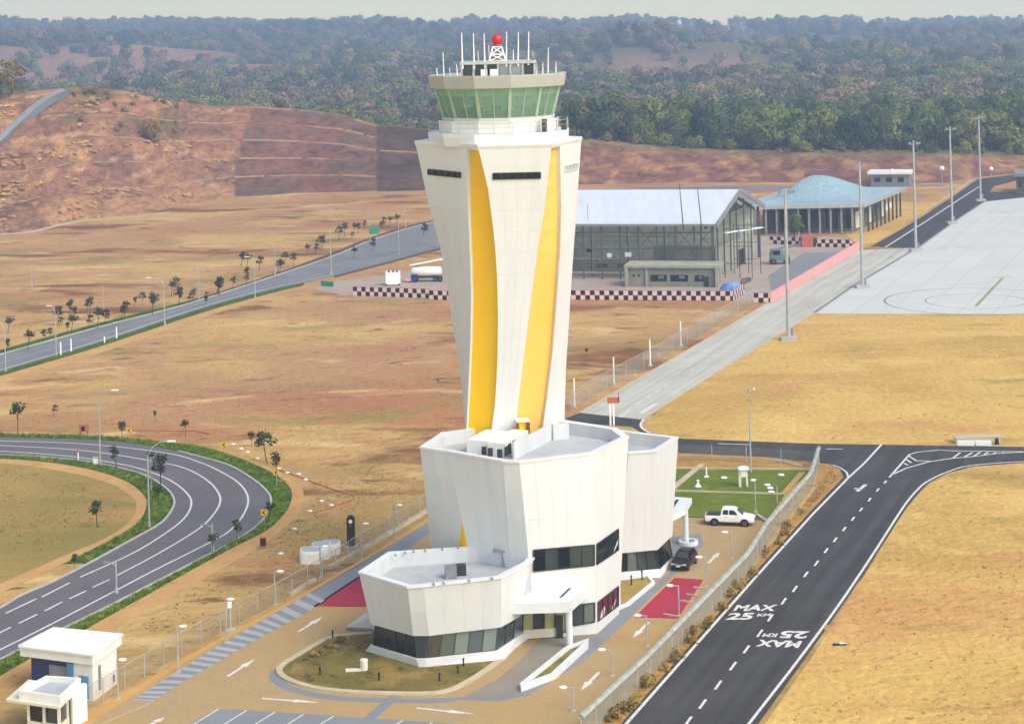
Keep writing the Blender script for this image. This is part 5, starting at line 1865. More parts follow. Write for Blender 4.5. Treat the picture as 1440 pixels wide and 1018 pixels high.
# ------------------------------------------------------------------ planters and small things by the building
def planter(label, outer, inner, h, soil='soil'):
    po, pi_ = G(outer), G(inner)
    t = thing('planter', po[0], label, 'planter')
    if area(po) < 0:
        po.reverse()
    ring_ = MB()
    n = len(po)
    pin = inset(po, inner_w)
    for i in range(n):
        j = (i + 1) % n
        a, b, c, d = po[i], po[j], pin[j], pin[i]
        up = Vector((0, 0, h))
        ring_.quad(a, b, b + up, a + up)
        ring_.quad(a + up, b + up, c + up, d + up)
        ring_.quad(d, c, c + up, d + up)
    ring_.build('edge_wall', M['clad'], t, world=True)
    MB().sheet(pin, h * .6).build('planting_bed', M[soil], t, world=True)
    return t
inner_w = .45
planter('long white wedge planter beside the entrance column', [(731, 968), (795, 916), (828, 904), (827, 912), (781, 955), (733, 973)], [(0, 0)], .45, 'lawn')
inner_w = .3
planter('triangular white edged planting bed at the foot of the right block', [(868, 818), (912, 812), (921, 822), (885, 852), (870, 858)], [(0, 0)], .3, 'field_olive')
t = thing('round_planter', P(968, 765), 'round white planter ring around the side canopy column', 'planter')
ro = [Vector((math.cos(a) * 1.0, math.sin(a) * 1.0, 0)) for a in [i * math.pi / 12 for i in range(24)]]
b = MB()
for r0, r1, z0, z1 in ((1, 1, 0, .4), (1, .68, .4, .4), (.68, .68, .4, .1)):
    b.rings([[p * r0 + Vector((0, 0, z0)) for p in ro], [p * r1 + Vector((0, 0, z1)) for p in ro]], cap0=False, cap1=False)
b.build('ring_wall', M['clad'], t)
MB().sheet([p * .7 for p in ro], .12).build('planting_bed', M['soil'], t)
def bollard(px, py, h=.75):
    t = thing('bollard_light', P(px, py), BL, 'bollard', BG)
    MB().tube((0, 0, 0), (0, 0, h - .14), .07, .07, 8).build('post', M['black'], t)
    MB().tube((0, 0, h - .14), (0, 0, h), .09, .09, 8).build('cap', M['black'], t)
BL, BG = 'short black bollard light on the front lawn', 'bollard lights on the front lawn'
for x, y in ((450, 950), (468, 898), (533, 958), (618, 959), (644, 948), (652, 938)):
    bollard(x, y)
BL, BG = 'black bollard light in the triangular planting bed', 'bollard lights in the planting bed'
for x, y in ((888, 825), (903, 818)):
    bollard(x, y, 1.1)
t = thing('service_drum', P(512, 943), 'cream round service drum standing on the front lawn', 'drum')
MB().tube((0, 0, 0), (0, 0, .9), .32, .32, 14).build('drum', M['cream'], t)
MB().tube((0, 0, .9), (0, 0, .98), .35, .30, 14).build('lid', M['cream'], t)
t = thing('manhole_slab', P(497, 944), 'flat cream slab lying on the lawn beside the service drum', 'slab')
MB().box((0, 0, .12), (1.3, .6, .16), rz=.1).build('slab', M['cream'], t)
# wheel stops in the right red bay
for i, (x, y) in enumerate(((942, 866), (966, 847), (974, 838), (984, 828))):
    t = thing('wheel_stop', P(x, y), 'pale wheel stop on the red bay by the razor coil fence', 'wheel stop', 'wheel stops in the red bay')
    MB().box((0, 0, .09), (1.3, .18, .14), rz=-.6).build('bar', M['kerb'], t)

# ------------------------------------------------------------------ weather garden
t = thing('weather_screen', P(1046, 684), 'white slatted weather instrument screen on legs in the small lawn', 'weather screen')
for sx in (-1, 1):
    for sy in (-1, 1):
        MB().box((sx * .38, sy * .38, .55), (.09, .09, 1.1)).build('leg', M['lamp_white'], t)
hs = MB().box((0, 0, 1.55), (.72, .72, .86)).build('case', M['cream'], t)
for k in range(5):
    MB().box((0, -.38, 1.22 + k * .165), (.84, .06, .10)).build('slat', M['lamp_white'], hs)
    MB().box((.38, 0, 1.22 + k * .165), (.06, .84, .10)).build('slat', M['lamp_white'], hs)
MB().rings([[Vector((x, y, 2.0)) for x, y in ((-.6, -.6), (.6, -.6), (.6, .6), (-.6, .6))], [Vector((x, y, 2.12)) for x, y in ((-.6, -.6), (.6, -.6), (.6, .6), (-.6, .6))], [Vector((x, y, 2.3)) for x, y in ((-.1, -.4), (.1, -.4), (.1, .4), (-.1, .4))]]).build('roof', M['lamp_white'], t)
MB().box((-.55, -.3, 1.0), (.08, .08, 2.0)).build('frame_post', M['lamp_white'], t)
t = thing('rain_gauge', P(981.5, 684), 'squat white cone shaped rain gauge on the small lawn', 'rain gauge')
MB().rings([[Vector((math.cos(a) * r, math.sin(a) * r, z)) for a in [i * math.pi / 6 for i in range(12)]] for r, z in ((.42, 0), (.3, .12), (.15, .3), (.13, .62), (.17, .66), (.17, .75))]).build('cone', M['lamp_white'], t)
t = thing('instrument_post', P(993.5, 671), 'white instrument post with small foot by the paved garden path', 'post')
MB().tube((0, 0, 0), (0, 0, 1.15), .1, .08, 8).build('post', M['lamp_white'], t)
MB().box((0, 0, .08), (.5, .4, .16)).build('foot', M['lamp_white'], t)
for x, y in ((1018, 672), (1098.5, 668), (1079, 682), (1083, 686.5), (1084.5, 692)):
    t = thing('instrument_pad', P(x, y), 'small flat white pad lying on the weather lawn', 'pad', 'pads in the weather lawn')
    MB().tube((0, 0, .02), (0, 0, .12), .38, .34, 12).build('disc', M['lamp_white'], t)
t = thing('wind_mast', P(1056, 664), 'very thin pale wind mast rising from the weather lawn', 'mast')
hm_ = hgt(1056, 664, 546)
MB().tube((0, 0, 0), (0, 0, hm_), .12, .06, 8).build('mast', M['galv'], t)
MB().bar((-.6, 0, hm_ - .3), (.6, 0, hm_ - .3), .06, .06).build('crossarm', M['galv'], t)
MB().ball((.6, 0, hm_ - .1), .13, 8, 6).build('anemometer', M['lamp_white'], t)
t = yard_lamp((1062.5, 720), (1059, 675), hgt(1062, 720, 675), 'thin lamp post with white head behind the white pickup', None)
t = thing('marker_post', P(1093, 707), 'plain pale post on the grass near the coil fence', 'post')
MB().tube((0, 0, 0), (0, 0, 1.75), .07, .06, 8).build('post', M['galv'], t)
MB().tube((0, 0, 1.75), (0, 0, 1.82), .09, .05, 8).build('cap', M['galv'], t)

# ------------------------------------------------------------------ vehicles
def loft(sections, mid=.55):
    """sections along x: (x, half width, z bottom, z top, half width at top)"""
    rs = []
    for x, w, z0, z1, wt in sections:
        m = z0 + (z1 - z0) * mid
        rs.append([Vector((x, -w * .94, z0)), Vector((x, w * .94, z0)), Vector((x, w, z0 + (z1 - z0) * min(.2, mid * .5))), Vector((x, w, m)), Vector((x, wt, z1 - .03)), Vector((x, wt * .9, z1)), Vector((x, -wt * .9, z1)), Vector((x, -wt, z1 - .03)), Vector((x, -w, m)), Vector((x, -w, z0 + (z1 - z0) * min(.2, mid * .5)))])
    return MB().rings(rs)
def wheel(par, x, y, r=.38, w=.25):
    o = bpy.data.objects.new('wheel', None)
    COL.objects.link(o)
    o.parent = par
    MW[o] = MW[par]
    ty = MB().tube((x, y - w / 2, r), (x, y + w / 2, r), r, r, 18).build('tyre', M['tyre'], o)
    s_ = math.copysign(1, y)
    MB().tube((x, y + s_ * (w / 2 + .01), r), (x, y + s_ * (w / 2 - .06), r), r * .62, r * .55, 10).build('rim', M['rim'], o)
def pane(par, pts, m='glass_dark', nm='window'):
    MB().add(pts, [tuple(range(len(pts)))]).build(nm, M[m], par)
a, b_ = P(1004, 736.5), P(1049, 738)
hd = (b_ - a)
PK = thing('pickup_truck', P(1027, 737), 'white double cab pickup truck parked at the edge of the small lawn', 'pickup', rz=math.atan2(hd.y, hd.x))
loft([(-2.62, .80, .55, 1.02, .78), (-2.5, .90, .48, 1.08, .88), (-.7, .92, .42, 1.08, .90), (1.0, .92, .42, 1.12, .88), (1.6, .92, .42, 1.10, .85), (2.35, .90, .42, 1.00, .80), (2.62, .80, .48, .86, .72)]).build('body', M['car_white'], PK)
loft([(-.95, .80, 1.06, 1.10, .78), (-.78, .80, 1.06, 1.76, .66), (-.5, .80, 1.06, 1.82, .66), (.45, .80, 1.06, 1.80, .66), (.75, .82, 1.06, 1.68, .66), (1.45, .84, 1.06, 1.13, .76)], .06).build('cabin', M['car_white'], PK)
for s_ in (-1, 1):
    def sd(x, z):
        return Vector((x, s_ * (.822 - .145 * (z - 1.10) / .70 + .02), z))
    pane(PK, [sd(-.7, 1.22), sd(-.12, 1.22), sd(-.12, 1.68), sd(-.62, 1.68)])
    pane(PK, [sd(0, 1.22), sd(.9, 1.22), sd(.52, 1.66), sd(0, 1.68)])
    for x in (-1.55, 1.58):
        wheel(PK, x, s_ * .80)
        MB().tube((x, s_ * .86, .38), (x, s_ * .928, .38), .47, .47, 16).build('wheel_arch', M['black'], PK)
    MB().box((2.52, s_ * .62, .82), (.18, .34, .16)).build('headlight', M['headlight'], PK)
    MB().box((-2.6, s_ * .74, .88), (.08, .14, .3)).build('taillight', M['red'], PK)
    MB().box((.95, s_ * 1.0, 1.22), (.12, .2, .14)).build('mirror', M['car_white'], PK)
    MB().box((-.35, s_ * .935, 1.02), (.16, .03, .04)).build('door_handle', M['black'], PK)
    MB().box((0, s_ * .90, .40), (1.9, .12, .06)).build('side_step', M['black'], PK)
pane(PK, [Vector((.80, -.6, 1.66)), Vector((.80, .6, 1.66)), Vector((1.40, .7, 1.17)), Vector((1.40, -.7, 1.17))], nm='windscreen')
pane(PK, [Vector((-.87, .6, 1.2)), Vector((-.87, -.6, 1.2)), Vector((-.81, -.56, 1.66)), Vector((-.81, .56, 1.66))], nm='rear_window')
MB().box((-1.72, 0, 1.085), (1.5, 1.62, .05)).build('bed_liner', M['black'], PK)
MB().box((2.62, 0, .62), (.1, 1.1, .24)).build('grille', M['black'], PK)
MB().box((-2.66, 0, .5), (.14, 1.6, .16)).build('bumper', M['black'], PK)

SV = thing('black_car', P(962.5, 796), 'black hatchback car parked at the right block beside the red bay', 'car', rz=math.atan2(-ADIR.y, -ADIR.x))
loft([(-2.0, .74, .5, 1.0, .7), (-1.85, .84, .32, 1.08, .78), (-.6, .87, .28, 1.02, .82), (.6, .87, .28, 1.02, .82), (1.4, .86, .30, .96, .76), (1.95, .78, .34, .82, .66), (2.08, .66, .40, .70, .6)]).build('body', M['car_black'], SV)
loft([(-1.9, .70, .98, 1.02, .66), (-1.62, .74, .98, 1.50, .58), (-1.0, .76, .98, 1.62, .60), (.0, .77, .98, 1.62, .60), (.35, .77, .98, 1.55, .60), (1.1, .78, .94, 1.0, .68)], .06).build('cabin', M['car_black'], SV)
for s_ in (-1, 1):
    def sd(x, z):
        return Vector((x, s_ * (.785 - .165 * (z - 1.02) / .58 + .02), z))
    pane(SV, [sd(-1.5, 1.12), sd(-.75, 1.12), sd(-.75, 1.50), sd(-1.4, 1.46)], 'glass_dark')
    pane(SV, [sd(-.65, 1.12), sd(.65, 1.12), sd(.22, 1.46), sd(-.65, 1.50)], 'glass_dark')
    for x in (-1.25, 1.3):
        wheel(SV, x, s_ * .76, .33, .22)
    MB().box((1.92, s_ * .56, .72), (.3, .34, .12)).build('headlight', M['headlight'], SV)
    MB().box((.75, s_ * .95, 1.05), (.12, .18, .12)).build('mirror', M['car_black'], SV)
    MB().box((-1.96, s_ * .62, .85), (.08, .2, .3)).build('taillight', M['red'], SV)
pane(SV, [Vector((.42, -.56, 1.53)), Vector((.42, .56, 1.53)), Vector((1.06, .66, 1.02)), Vector((1.06, -.66, 1.02))], 'glass_dark', 'windscreen')
MB().box((2.06, 0, .70), (.08, 1.0, .05)).build('chrome_strip', M['headlight'], SV)
MB().box((2.06, 0, .46), (.1, .9, .14)).build('grille', M['black'], SV)
MB().box((2.10, 0, .56), (.03, .42, .1)).build('number_plate', M['lamp_white'], SV)

# ------------------------------------------------------------------ road signs on the bend
def chevron_sign(px, py, top, label):
    b = P(px, py)
    h = hgt(px, py, top)
    t = thing('chevron_sign', b, label, 'road sign', 'chevron signs round the bend')
    MB().tube((0, 0, 0), (0, 0, h), .05, .05, 6).build('post', M['galv'], t)
    bd = MB().box((0, -.06, h - .3), (.66, .05, .66)).build('board', M['chev_yellow'], t)
    MB().add([Vector((x, -.09, h - .3 + z)) for x, z in ((-.22, 0), (.06, .26), (.24, .26), (-.04, 0), (.24, -.26), (.06, -.26))], [(0, 3, 2, 1), (0, 5, 4, 3)]).build('chevron', M['black'], bd)
chevron_sign(182, 620, 602, 'yellow chevron sign farthest up the bend by a small tree')
chevron_sign(315, 640, 622, 'yellow chevron sign on the far outer verge before the white stones')
chevron_sign(389, 684, 660, 'yellow chevron sign at the turn of the outer verge under a tree')
chevron_sign(371.5, 740, 716, 'yellow chevron sign low on the outer verge past the turn')
t = thing('notice_board', P(118, 612), 'faded red notice board on posts behind the loop road', 'sign')
MB().box((0, 0, .95), (1.3, .08, .9)).build('board', M['coral'], t)
MB().box((-.1, -.06, .9), (.45, .04, .6)).build('black_panel', M['black'], t)
for s_ in (-1, 1):
    MB().box((s_ * .5, .06, .6), (.08, .08, 1.2)).build('leg', M['dark_metal'], t)
t = thing('marker_board', P(370, 769), 'small red and black board at the edge of the earth path', 'sign')
MB().box((0, 0, .5), (.5, .1, .75)).build('board', M['black'], t)
MB().box((0, .07, .55), (.66, .05, .85)).build('red_edge', M['red'], t)
t = thing('white_cabinet', P(134.5, 654), 'white roadside cabinet at the foot of a tall light', 'cabinet')
MB().box((0, 0, .45), (.55, .5, .9)).build('case', M['lamp_white'], t)
MB().box((0, 0, .95), (.65, .6, .1)).build('lid', M['galv'], t)
t = thing('delineator_post', P(110, 648), 'orange topped white delineator post on the inner verge', 'post')
MB().tube((0, 0, 0), (0, 0, 1.1), .08, .07, 8).build('post', M['lamp_white'], t)
MB().tube((0, 0, 1.1), (0, 0, 1.6), .08, .07, 8).build('band', M['orange'], t)
# survey string of small white stones and red line
for x, y in ((328, 626), (339, 632), (348, 637), (362, 646), (392, 660), (404, 666), (420, 668), (430, 676), (452, 706), (466, 712), (414, 745), (395, 780), (436, 720)):
    t = thing('white_stone', P(x, y), 'small white stone lying on the dry ground outside the bend', 'stone', 'white stones outside the bend')
    MB().ball((0, 0, .12), .26, 7, 5, (1.2, .8, .6)).build('stone', M['white'], t)
t = thing('supply_pipe', P(190, 606), 'thin rust red pipe lying on the field behind the bend', 'pipe')
MB().path(GC([(185, 605), (230, 605.5), (275, 606), (296, 611)], 4, .08), .07, 5).build('pipe', M['coral'], t, world=True)
t = thing('supply_pipe', P(390, 661), 'thin rust red pipe running from the bend towards the tower', 'pipe')
MB().path(GC([(388, 659), (420, 670), (460, 685), (497, 697), (487, 705), (440, 722)], 4, .08), .06, 5).build('pipe', M['coral'], t, world=True)

# small things at the taxi road
t = thing('direction_board', P(1370, 628), 'low white direction board on the far side of the junction', 'sign')
for x0, x1 in ((1347, 1370), (1373, 1394)):
    a, b_ = P(x0, 627.5), P(x1, 627.8)
    MB().wallband([a, b_], .3, .1, .65).build('board', M['lamp_white'], t, world=True)
t = thing('junction_box', P(1374, 622), 'pale yellow concrete box on the grass behind the white direction board', 'box')
MB().box((0, 0, .35), (5.4, 1.6, .7)).build('box', M['cream'], t)
MB().box((0, 0, .75), (5.7, 1.8, .12)).build('lid', M['kerb_warm'], t)
t = thing('cable_marker', P(1402, 624.5), 'small black marker on the grass beside the direction board', 'marker')
MB().tube((0, 0, 0), (0, 0, .7), .28, .22, 10).build('drum', M['black'], t)
MB().tube((0, 0, .7), (0, 0, .8), .16, .1, 10).build('cap', M['black'], t)
t = thing('blue_debris', P(1180, 907), 'scrap of blue and white sheet on the golden grass', 'debris')
MB().add([Vector(p) for p in ((-.6, -.2, .03), (.7, -.15, .1), (.6, .25, .05), (-.5, .2, .15))], [(0, 1, 2, 3)]).build('sheet', M['blue_dark'], t)
MB().add([Vector(p) for p in ((.1, -.2, .16), (.75, -.1, .2), (.6, .2, .12), (.0, .18, .2))], [(0, 1, 2, 3)]).build('white_patch', M['lamp_white'], t)
t = thing('soil_heap', P(1184, 882), 'small heap of reddish soil on the golden grass', 'soil heap')
b = MB()
rs = []
for k, (r, z) in enumerate(((1.6, 0), (1.2, .18), (.7, .34), (.2, .42))):
    rs.append([Vector((math.cos(a) * r * random.uniform(.8, 1.2), math.sin(a) * r * .8 * random.uniform(.8, 1.2), z)) for a in [i * math.pi / 7 for i in range(14)]])
b.rings(rs).build('heap', M['path_earth'], t)
t = thing('height_gauge', P(861, 598), 'white twin post with an orange arm standing at the junction behind the podium', 'barrier')
hb = hgt(861, 598, 566)
for s_ in (-1, 1):
    MB().box((s_ * .22, 0, hb / 2), (.22, .2, hb)).build('post', M['lamp_white'], t)
MB().box((.2, 0, hb + .3), (1.6, .2, .75)).build('orange_arm', M['orange'], t)
MB().box((.9, 0, hb + .75), (.12, .2, 1.3)).build('orange_fin', M['orange'], t)

# ------------------------------------------------------------------ checker and pink barriers
def barrier(label, a, b, h, m, cat='barrier', group=None, th=.35, name='site_barrier'):
    a, b = P(*a), P(*b)
    d = b - a
    t = thing(name, a, label, cat, group, rz=math.atan2(d.y, d.x))
    MB().box((d.length / 2, 0, h / 2 + .05), (d.length, th, h)).build('board', M[m], t)
    for k in range(int(d.length // 6) + 1):
        MB().box((min(k * 6.0, d.length - .2) + .1, .5, h * .35), (.14, 1.0, h * .7)).build('prop', M['steel'], t)
    return t
barrier('black and white checker barrier ending beside the tower and the white container', (497, 416), (604, 419.5), 1.84, 'checker')
barrier('short checker barrier piece hard against the tower', (604, 421.5), (640, 422.5), 1.84, 'checker')
barrier('long checker barrier in front of the steel hangar', (790, 421.5), (1030, 423), 1.84, 'checker')
barrier('slanted end of the checker barrier by the blue sheet', (1030, 423), (1046, 414), 1.84, 'checker')
barrier('short checker panel at the corner of the pink barrier', (1060, 425.5), (1083, 425.8), 1.84, 'checker')
barrier('far checker barrier between terminal and yard beyond the coral container', (1144, 347.5), (1199, 348.5), 1.84, 'checker')
barrier('short far checker barrier behind the lifting machine', (1083, 343), (1127, 345), 1.7, 'checker')
barrier('long pink barrier along the pale concrete road', (1083, 425.5), (1208, 351), 1.75, 'pink')
barrier('turquoise site board beside the back road', (452, 402), (469, 403.5), 1.0, 'green_board')
t = thing('site_container', P(1138, 347), 'coral red site container among the far checker barriers', 'container')
MB().box((0, 0, 1.35), (3.6, 2.4, 2.6)).build('body', M['coral'], t)
MB().box((1.2, -1.24, 1.1), (.9, .06, 1.9)).build('door', M['dark_metal'], t)
for x in (-1.4, -.7, 0):
    MB().box((x, -1.23, 1.35), (.07, .06, 2.4)).build('rib', M['coral'], t)

# ------------------------------------------------------------------ hangar under construction
A_, B_ = ADIR, -BDIR                        # B_ points left in the picture
fr = P(1004, 394)                           # front right column foot
HE, HR, HW, HL = 11.7, 16.7, 36.5, 46.0
HG = thing('hangar', fr, 'open steel hangar under construction with pale blue sheet roof', 'hangar')
def hp(u, v, z):
    """u metres to the left along the front, v metres back"""
    p = fr + B_ * u + A_ * v
    return Vector((p.x, p.y, z))
B_ = (P(810, 392.5) - P(1004, 394)).normalized()
for v0, z0, v1, z1 in ((-1.2, HE - .3, HW / 2, HR), (HW / 2, HR, HW + 1.2, HE - .3)):
    q = [hp(-1.0, v0, z0), hp(HL, v0, z0), hp(HL, v1, z1), hp(-1.0, v1, z1)]
    MB().quad(*q).build('roof_sheet', M['roof_metal'], HG, world=True)
for v0, z0, v1, z1 in ((-1.2, HE - .55, HW / 2, HR - .2), (HW / 2, HR - .2, HW + 1.2, HE - .55)):
    MB().bar(hp(-1.1, v0, z0), hp(-1.1, v1, z1), .3, .9).build('barge_board', M['grey_metal'], HG, world=True)
    MB().bar(hp(1.2, v0, z0 - .5), hp(1.2, v1, z1 - .5), .3, .6).build('rafter', M['steel'], HG, world=True)
MB().bar(hp(-1, -1.3, HE - .45), hp(HL, -1.3, HE - .45), .25, .45).build('gutter', M['grey_metal'], HG, world=True)
cols = [i * HL / 12 for i in range(13)]
for u in cols:
    MB().box(hp(u, 0, (HE - .4) / 2), (.32, .32, HE - .4)).build('column', M['steel'], HG, world=True)
for u in cols[::2]:
    MB().box(hp(u, HW, (HE - .4) / 2), (.35, .35, HE - .4)).build('column', M['steel'], HG, world=True)
for z in (3.2, 6.3, 9.6):
    MB().bar(hp(0, -.05, z), hp(HL, -.05, z), .18, .22).build('girt', M['steel'], HG, world=True)
for u0, u1, z0, z1 in ((0, 3.83, 6.3, 10.5), (3.83, 7.66, 6.3, 10.5), (11.5, 15.3, 6.3, 10.5), (3.83, 7.66, 1.5, 6.3), (26.8, 30.6, 6.3, 10.5)):
    MB().bar(hp(u0, -.1, z0), hp(u1, -.1, z1), .1, .14).build('brace', M['steel'], HG, world=True)
    MB().bar(hp(u0, -.14, z1), hp(u1, -.14, z0), .1, .14).build('brace', M['steel'], HG, world=True)
for v in (0, 4, 9, 14, 19, 25, 31, HW):
    zt_ = HE - .4 + (HR - HE) * (1 - abs(v - HW / 2) / (HW / 2)) - .3
    MB().box(hp(.2, v, zt_ / 2), (.3, .3, zt_)).build('column', M['steel'], HG, world=True)
# sheeting and floors seen inside
MB().wallband([hp(14, HW - .8, 0), hp(HL, HW - .8, 0)], .2, 0, HE).build('rear_sheeting', M['net'], HG, world=True)
MB().wallband([hp(HL - .3, 18, 0), hp(HL - .3, HW - .6, 0)], .2, 0, HE).build('side_sheeting', M['net'], HG, world=True)
for z, v, m in ((1.0, 3, 'kerb'), (2.4, 9, 'site_wall'), (3.6, 5, 'site_wall'), (4.6, 14, 'kerb'), (5.6, 8, 'kerb'), (6.8, 18, 'site_wall'), (8.0, 12, 'kerb'), (9.4, 24, 'site_wall'), (10.4, 16, 'kerb')):
    MB().wallband([hp(14, v, 0), hp(HL - 1, v, 0)], .3, z - .18, z + .14).build('floor_beam', M[m], HG, world=True)
for v in (9, 16, 24):
    for u in cols[3::2]:
        MB().box(hp(u + v * .12, v, HE / 2 - .3), (.24, .24, HE - .8)).build('column', M['galv'], HG, world=True)
MB().wallband([hp(1.0, 6, 0), hp(14, 6, 0)], .3, 0, 6.2).build('block_wall', M['site_wall_dark'], HG, world=True)
MB().wallband([hp(14, 6, 0), hp(14, 20, 0)], .3, 0, 5.2).build('block_wall', M['site_wall'], HG, world=True)
MB().wallband([hp(.9, 5, 0), hp(.9, 34, 0)], .3, 0, 5.8).build('block_wall', M['site_wall'], HG, world=True)
MB().wallband([hp(.7, 22, 0), hp(.7, 27, 0)], .1, 0, 3.4).build('doorway', M['black'], HG, world=True)
MB().wallband([hp(5.4, 5.8, 0), hp(7.4, 5.8, 0)], .1, 0, 3.2).build('doorway', M['black'], HG, world=True)
for u, v, z, w in ((20, 3, 2.4, 1.6), (24, 3, 2.4, 2.2), (29, 10, 4.8, 1.2), (33, 1.6, 4.6, 1.5), (37, 1.5, 2.4, 1.2), (18, 1.6, 4.9, 1.4), (22, 1.8, 4.7, 1.0)):
    MB().box(hp(u, v, z), (w, .4, .9)).build('stacked_panel', M['dark_metal' if v > 2 else 'lamp_white'], HG, world=True)
for k in range(5):
    p = hp(26 + k * 2.9, 0.8, HE + .2)
    MB().tube(p, p + Vector((0, 0, 3.4)), .05, n=5).build('rebar_post', M['grey_metal'], HG, world=True)
for u, h in ((5.5, 9.5), (1.8, 8.5)):
    p = hp(u, -1.5, HE - 1.5)
    MB().tube(p, p + Vector((-.6, .5, h)), .13, .08, 6).build('derrick_pole', M['dark_metal'], HG, world=True)
MB().wallband([hp(1, HW - .8, 0), hp(14, HW - .8, 0)], .2, 0, HE).build('rear_sheeting', M['net'], HG, world=True)
MB().add([hp(3.0, .5, HE - .6), hp(3.0, HW - .5, HE - .6), hp(3.0, HW / 2, HR - .7), hp(3.4, .5, HE - .6), hp(3.4, HW - .5, HE - .6), hp(3.4, HW / 2, HR - .7)], [(0, 1, 2), (5, 4, 3), (0, 3, 4, 1)]).build('gable_infill', M['shade_wall'], HG, world=True)
for u in cols[1::2]:
    MB().box(hp(u, 5, HE / 2 - .3), (.28, .28, HE - .8)).build('column', M['steel'], HG, world=True)
for u0 in (15.3, 19.2, 30.7, 34.5, 38.3):
    MB().bar(hp(u0, 1.5, 3.4), hp(u0 + 3.8, 1.5, 7.4), .1, .12).build('brace', M['kerb'], HG, world=True)
# scaffold between hangar and terminal
SCF = thing('scaffold', hp(-4, 8, 0), 'light steel scaffold frame by the open gable end of the hangar', 'scaffold')
for u in (-1.5, -4.5, -7):
    for v in (3, 10):
        p = hp(u, v, 0)
        MB().tube(p, p + Vector((0, 0, 10.5 if u > -5 else 13)), .09, n=6).build('standard', M['steel'], SCF, world=True)
for z in (3, 6.5, 10):
    for v in (3, 10):
        MB().tube(hp(-1.5, v, z), hp(-7, v, z), .07, n=5).build('ledger', M['steel'], SCF, world=True)
MB().bar(hp(-1.5, 3, 9.2), hp(-7.5, 10, 9.6), 1.2, .12).build('deck', M['lamp_white'], SCF, world=True)

# site office in front of the hangar
of = P(880.5, 403)
od = (P(1011, 404) - of)
OF = thing('site_office', of, 'low grey concrete site office with small dark windows before the hangar', 'building', rz=math.atan2(od.y, od.x))
ol = od.length
MB().box((ol / 2, 3, 1.9), (ol - .8, 6, 3.8)).build('wall', M['site_wall_dark'], OF)
MB().box((ol / 2, 3, 4.05), (ol + .6, 7.2, .5)).build('roof', M['site_wall'], OF)
MB().box((.2, -.3, 1.9), (.6, .8, 3.8)).build('pilaster', M['site_wall'], OF)
MB().box((4.2, -.1, 1.9), (.4, .5, 3.8)).build('pilaster', M['site_wall'], OF)
MB().box((ol - .3, -.3, 1.9), (.6, .8, 3.8)).build('pilaster', M['site_wall'], OF)
for x, w in ((6.6, 3.3), (10.7, 3.5), (14.7, 1.7)):
    wd = MB().box((x, -.04, 1.75), (w, .12, 1.25)).build('window', M['glass_dark'], OF)
    MB().box((x + w * .15, -.12, 1.95), (w * .35, .06, .6)).build('pane', M['glass_pale'], wd)
MB().box((16.1, -.05, 1.05), (1.0, .1, 2.1)).build('door', M['dark_metal'], OF)
for x in (1.6, 2.6):
    MB().tube((x, -.05, 2.2), (x, .05, 2.2), .25, .25, 10).build('vent', M['black'], OF)
t = thing('blue_tarpaulin', P(1030, 410), 'crumpled light blue tarpaulin over a heap behind the checker barrier', 'tarpaulin')
b = MB()
rs = []
for k, (r, z) in enumerate(((1.9, 0), (1.7, .9), (1.2, 1.6), (.4, 1.9))):
    rs.append([Vector((math.cos(a) * r * 1.3 * random.uniform(.85, 1.15), math.sin(a) * r * random.uniform(.85, 1.15), z)) for a in [i * math.pi / 6 for i in range(12)]])
b.rings(rs).build('cover', M['blue_sheet'], t)
t = thing('tool_heap', P(1044, 408), 'dark bent steel bars lying by the blue tarpaulin', 'steel bars')
for k in range(6):
    MB().path([Vector((-1.5 + k * .2, k * .2, .2)), Vector((0, k * .2, 1.0 + .2 * k)), Vector((1.8, k * .25, 1.8 + .1 * k))], .06, 5).build('bar', M['dark_metal'], t)
# telescopic lifting machine
t = thing('lifting_machine', P(1096, 371), 'blue grey wheeled lifting machine with outriggers in the site yard', 'machine')
loft([(-2.0, 1.0, .9, 2.2, .9), (-1.6, 1.15, .7, 3.2, 1.0), (.2, 1.15, .7, 3.4, 1.0), (1.2, 1.1, .7, 2.6, 1.0), (2.2, 1.0, .8, 1.8, .9)]).build('body', M['blue_grey'], t)
MB().box((-.7, -1.16, 2.5), (1.5, .06, .9)).build('cab_window', M['glass_dark'], t)
for x in (-1.4, 1.5):
    for s_ in (-1, 1):
        wheel(t, x, s_ * 1.1, .6, .4)
for x, y in ((-.9, -1.7), (1.9, -1.7)):
    MB().bar((x, -1, 1.2), (x, y, .05), .18, .18).build('outrigger', M['dark_metal'], t)
MB().bar((-1.0, .4, 3.0), (4.5, .6, 3.9), .4, .4).build('boom', M['blue_grey'], t)
# things behind the checker barrier left of the tower
t = thing('white_container', P(553, 401), 'white box container with dark vents behind the checker barrier', 'container')
MB().box((0, 0, 1.55), (2.9, 2.4, 2.6)).build('body', M['lamp_white'], t)
for x in (-.8, .1, .9):
    MB().box((x, -1.0, 2.95), (.5, .5, .25)).build('roof_vent', M['dark_metal'], t)
for s_ in (-1, 1):
    MB().box((s_ * 1.3, -1.1, .25), (.3, .3, .4)).build('foot', M['dark_metal'], t)
t = thing('tank_trailer', P(600, 396), 'long white tank trailer half hidden by the tower', 'trailer')
b = MB()
rs = []
for x, r in ((-3.2, .5), (-2.9, 1.05), (0, 1.15), (2.9, 1.05), (3.2, .5)):
    rs.append([Vector((x, math.cos(a) * r, 2.1 + math.sin(a) * r * .9)) for a in [i * math.pi / 7 for i in range(14)]])
b.rings(rs).build('tank', M['white'], t, smooth=True)
MB().bar((-3.4, -.6, 3.5), (3.5, .2, 4.6), .5, .25).build('chute', M['lamp_white'], t)
MB().box((0, 0, .95), (6.4, 1.6, .25)).build('chassis', M['dark_metal'], t)
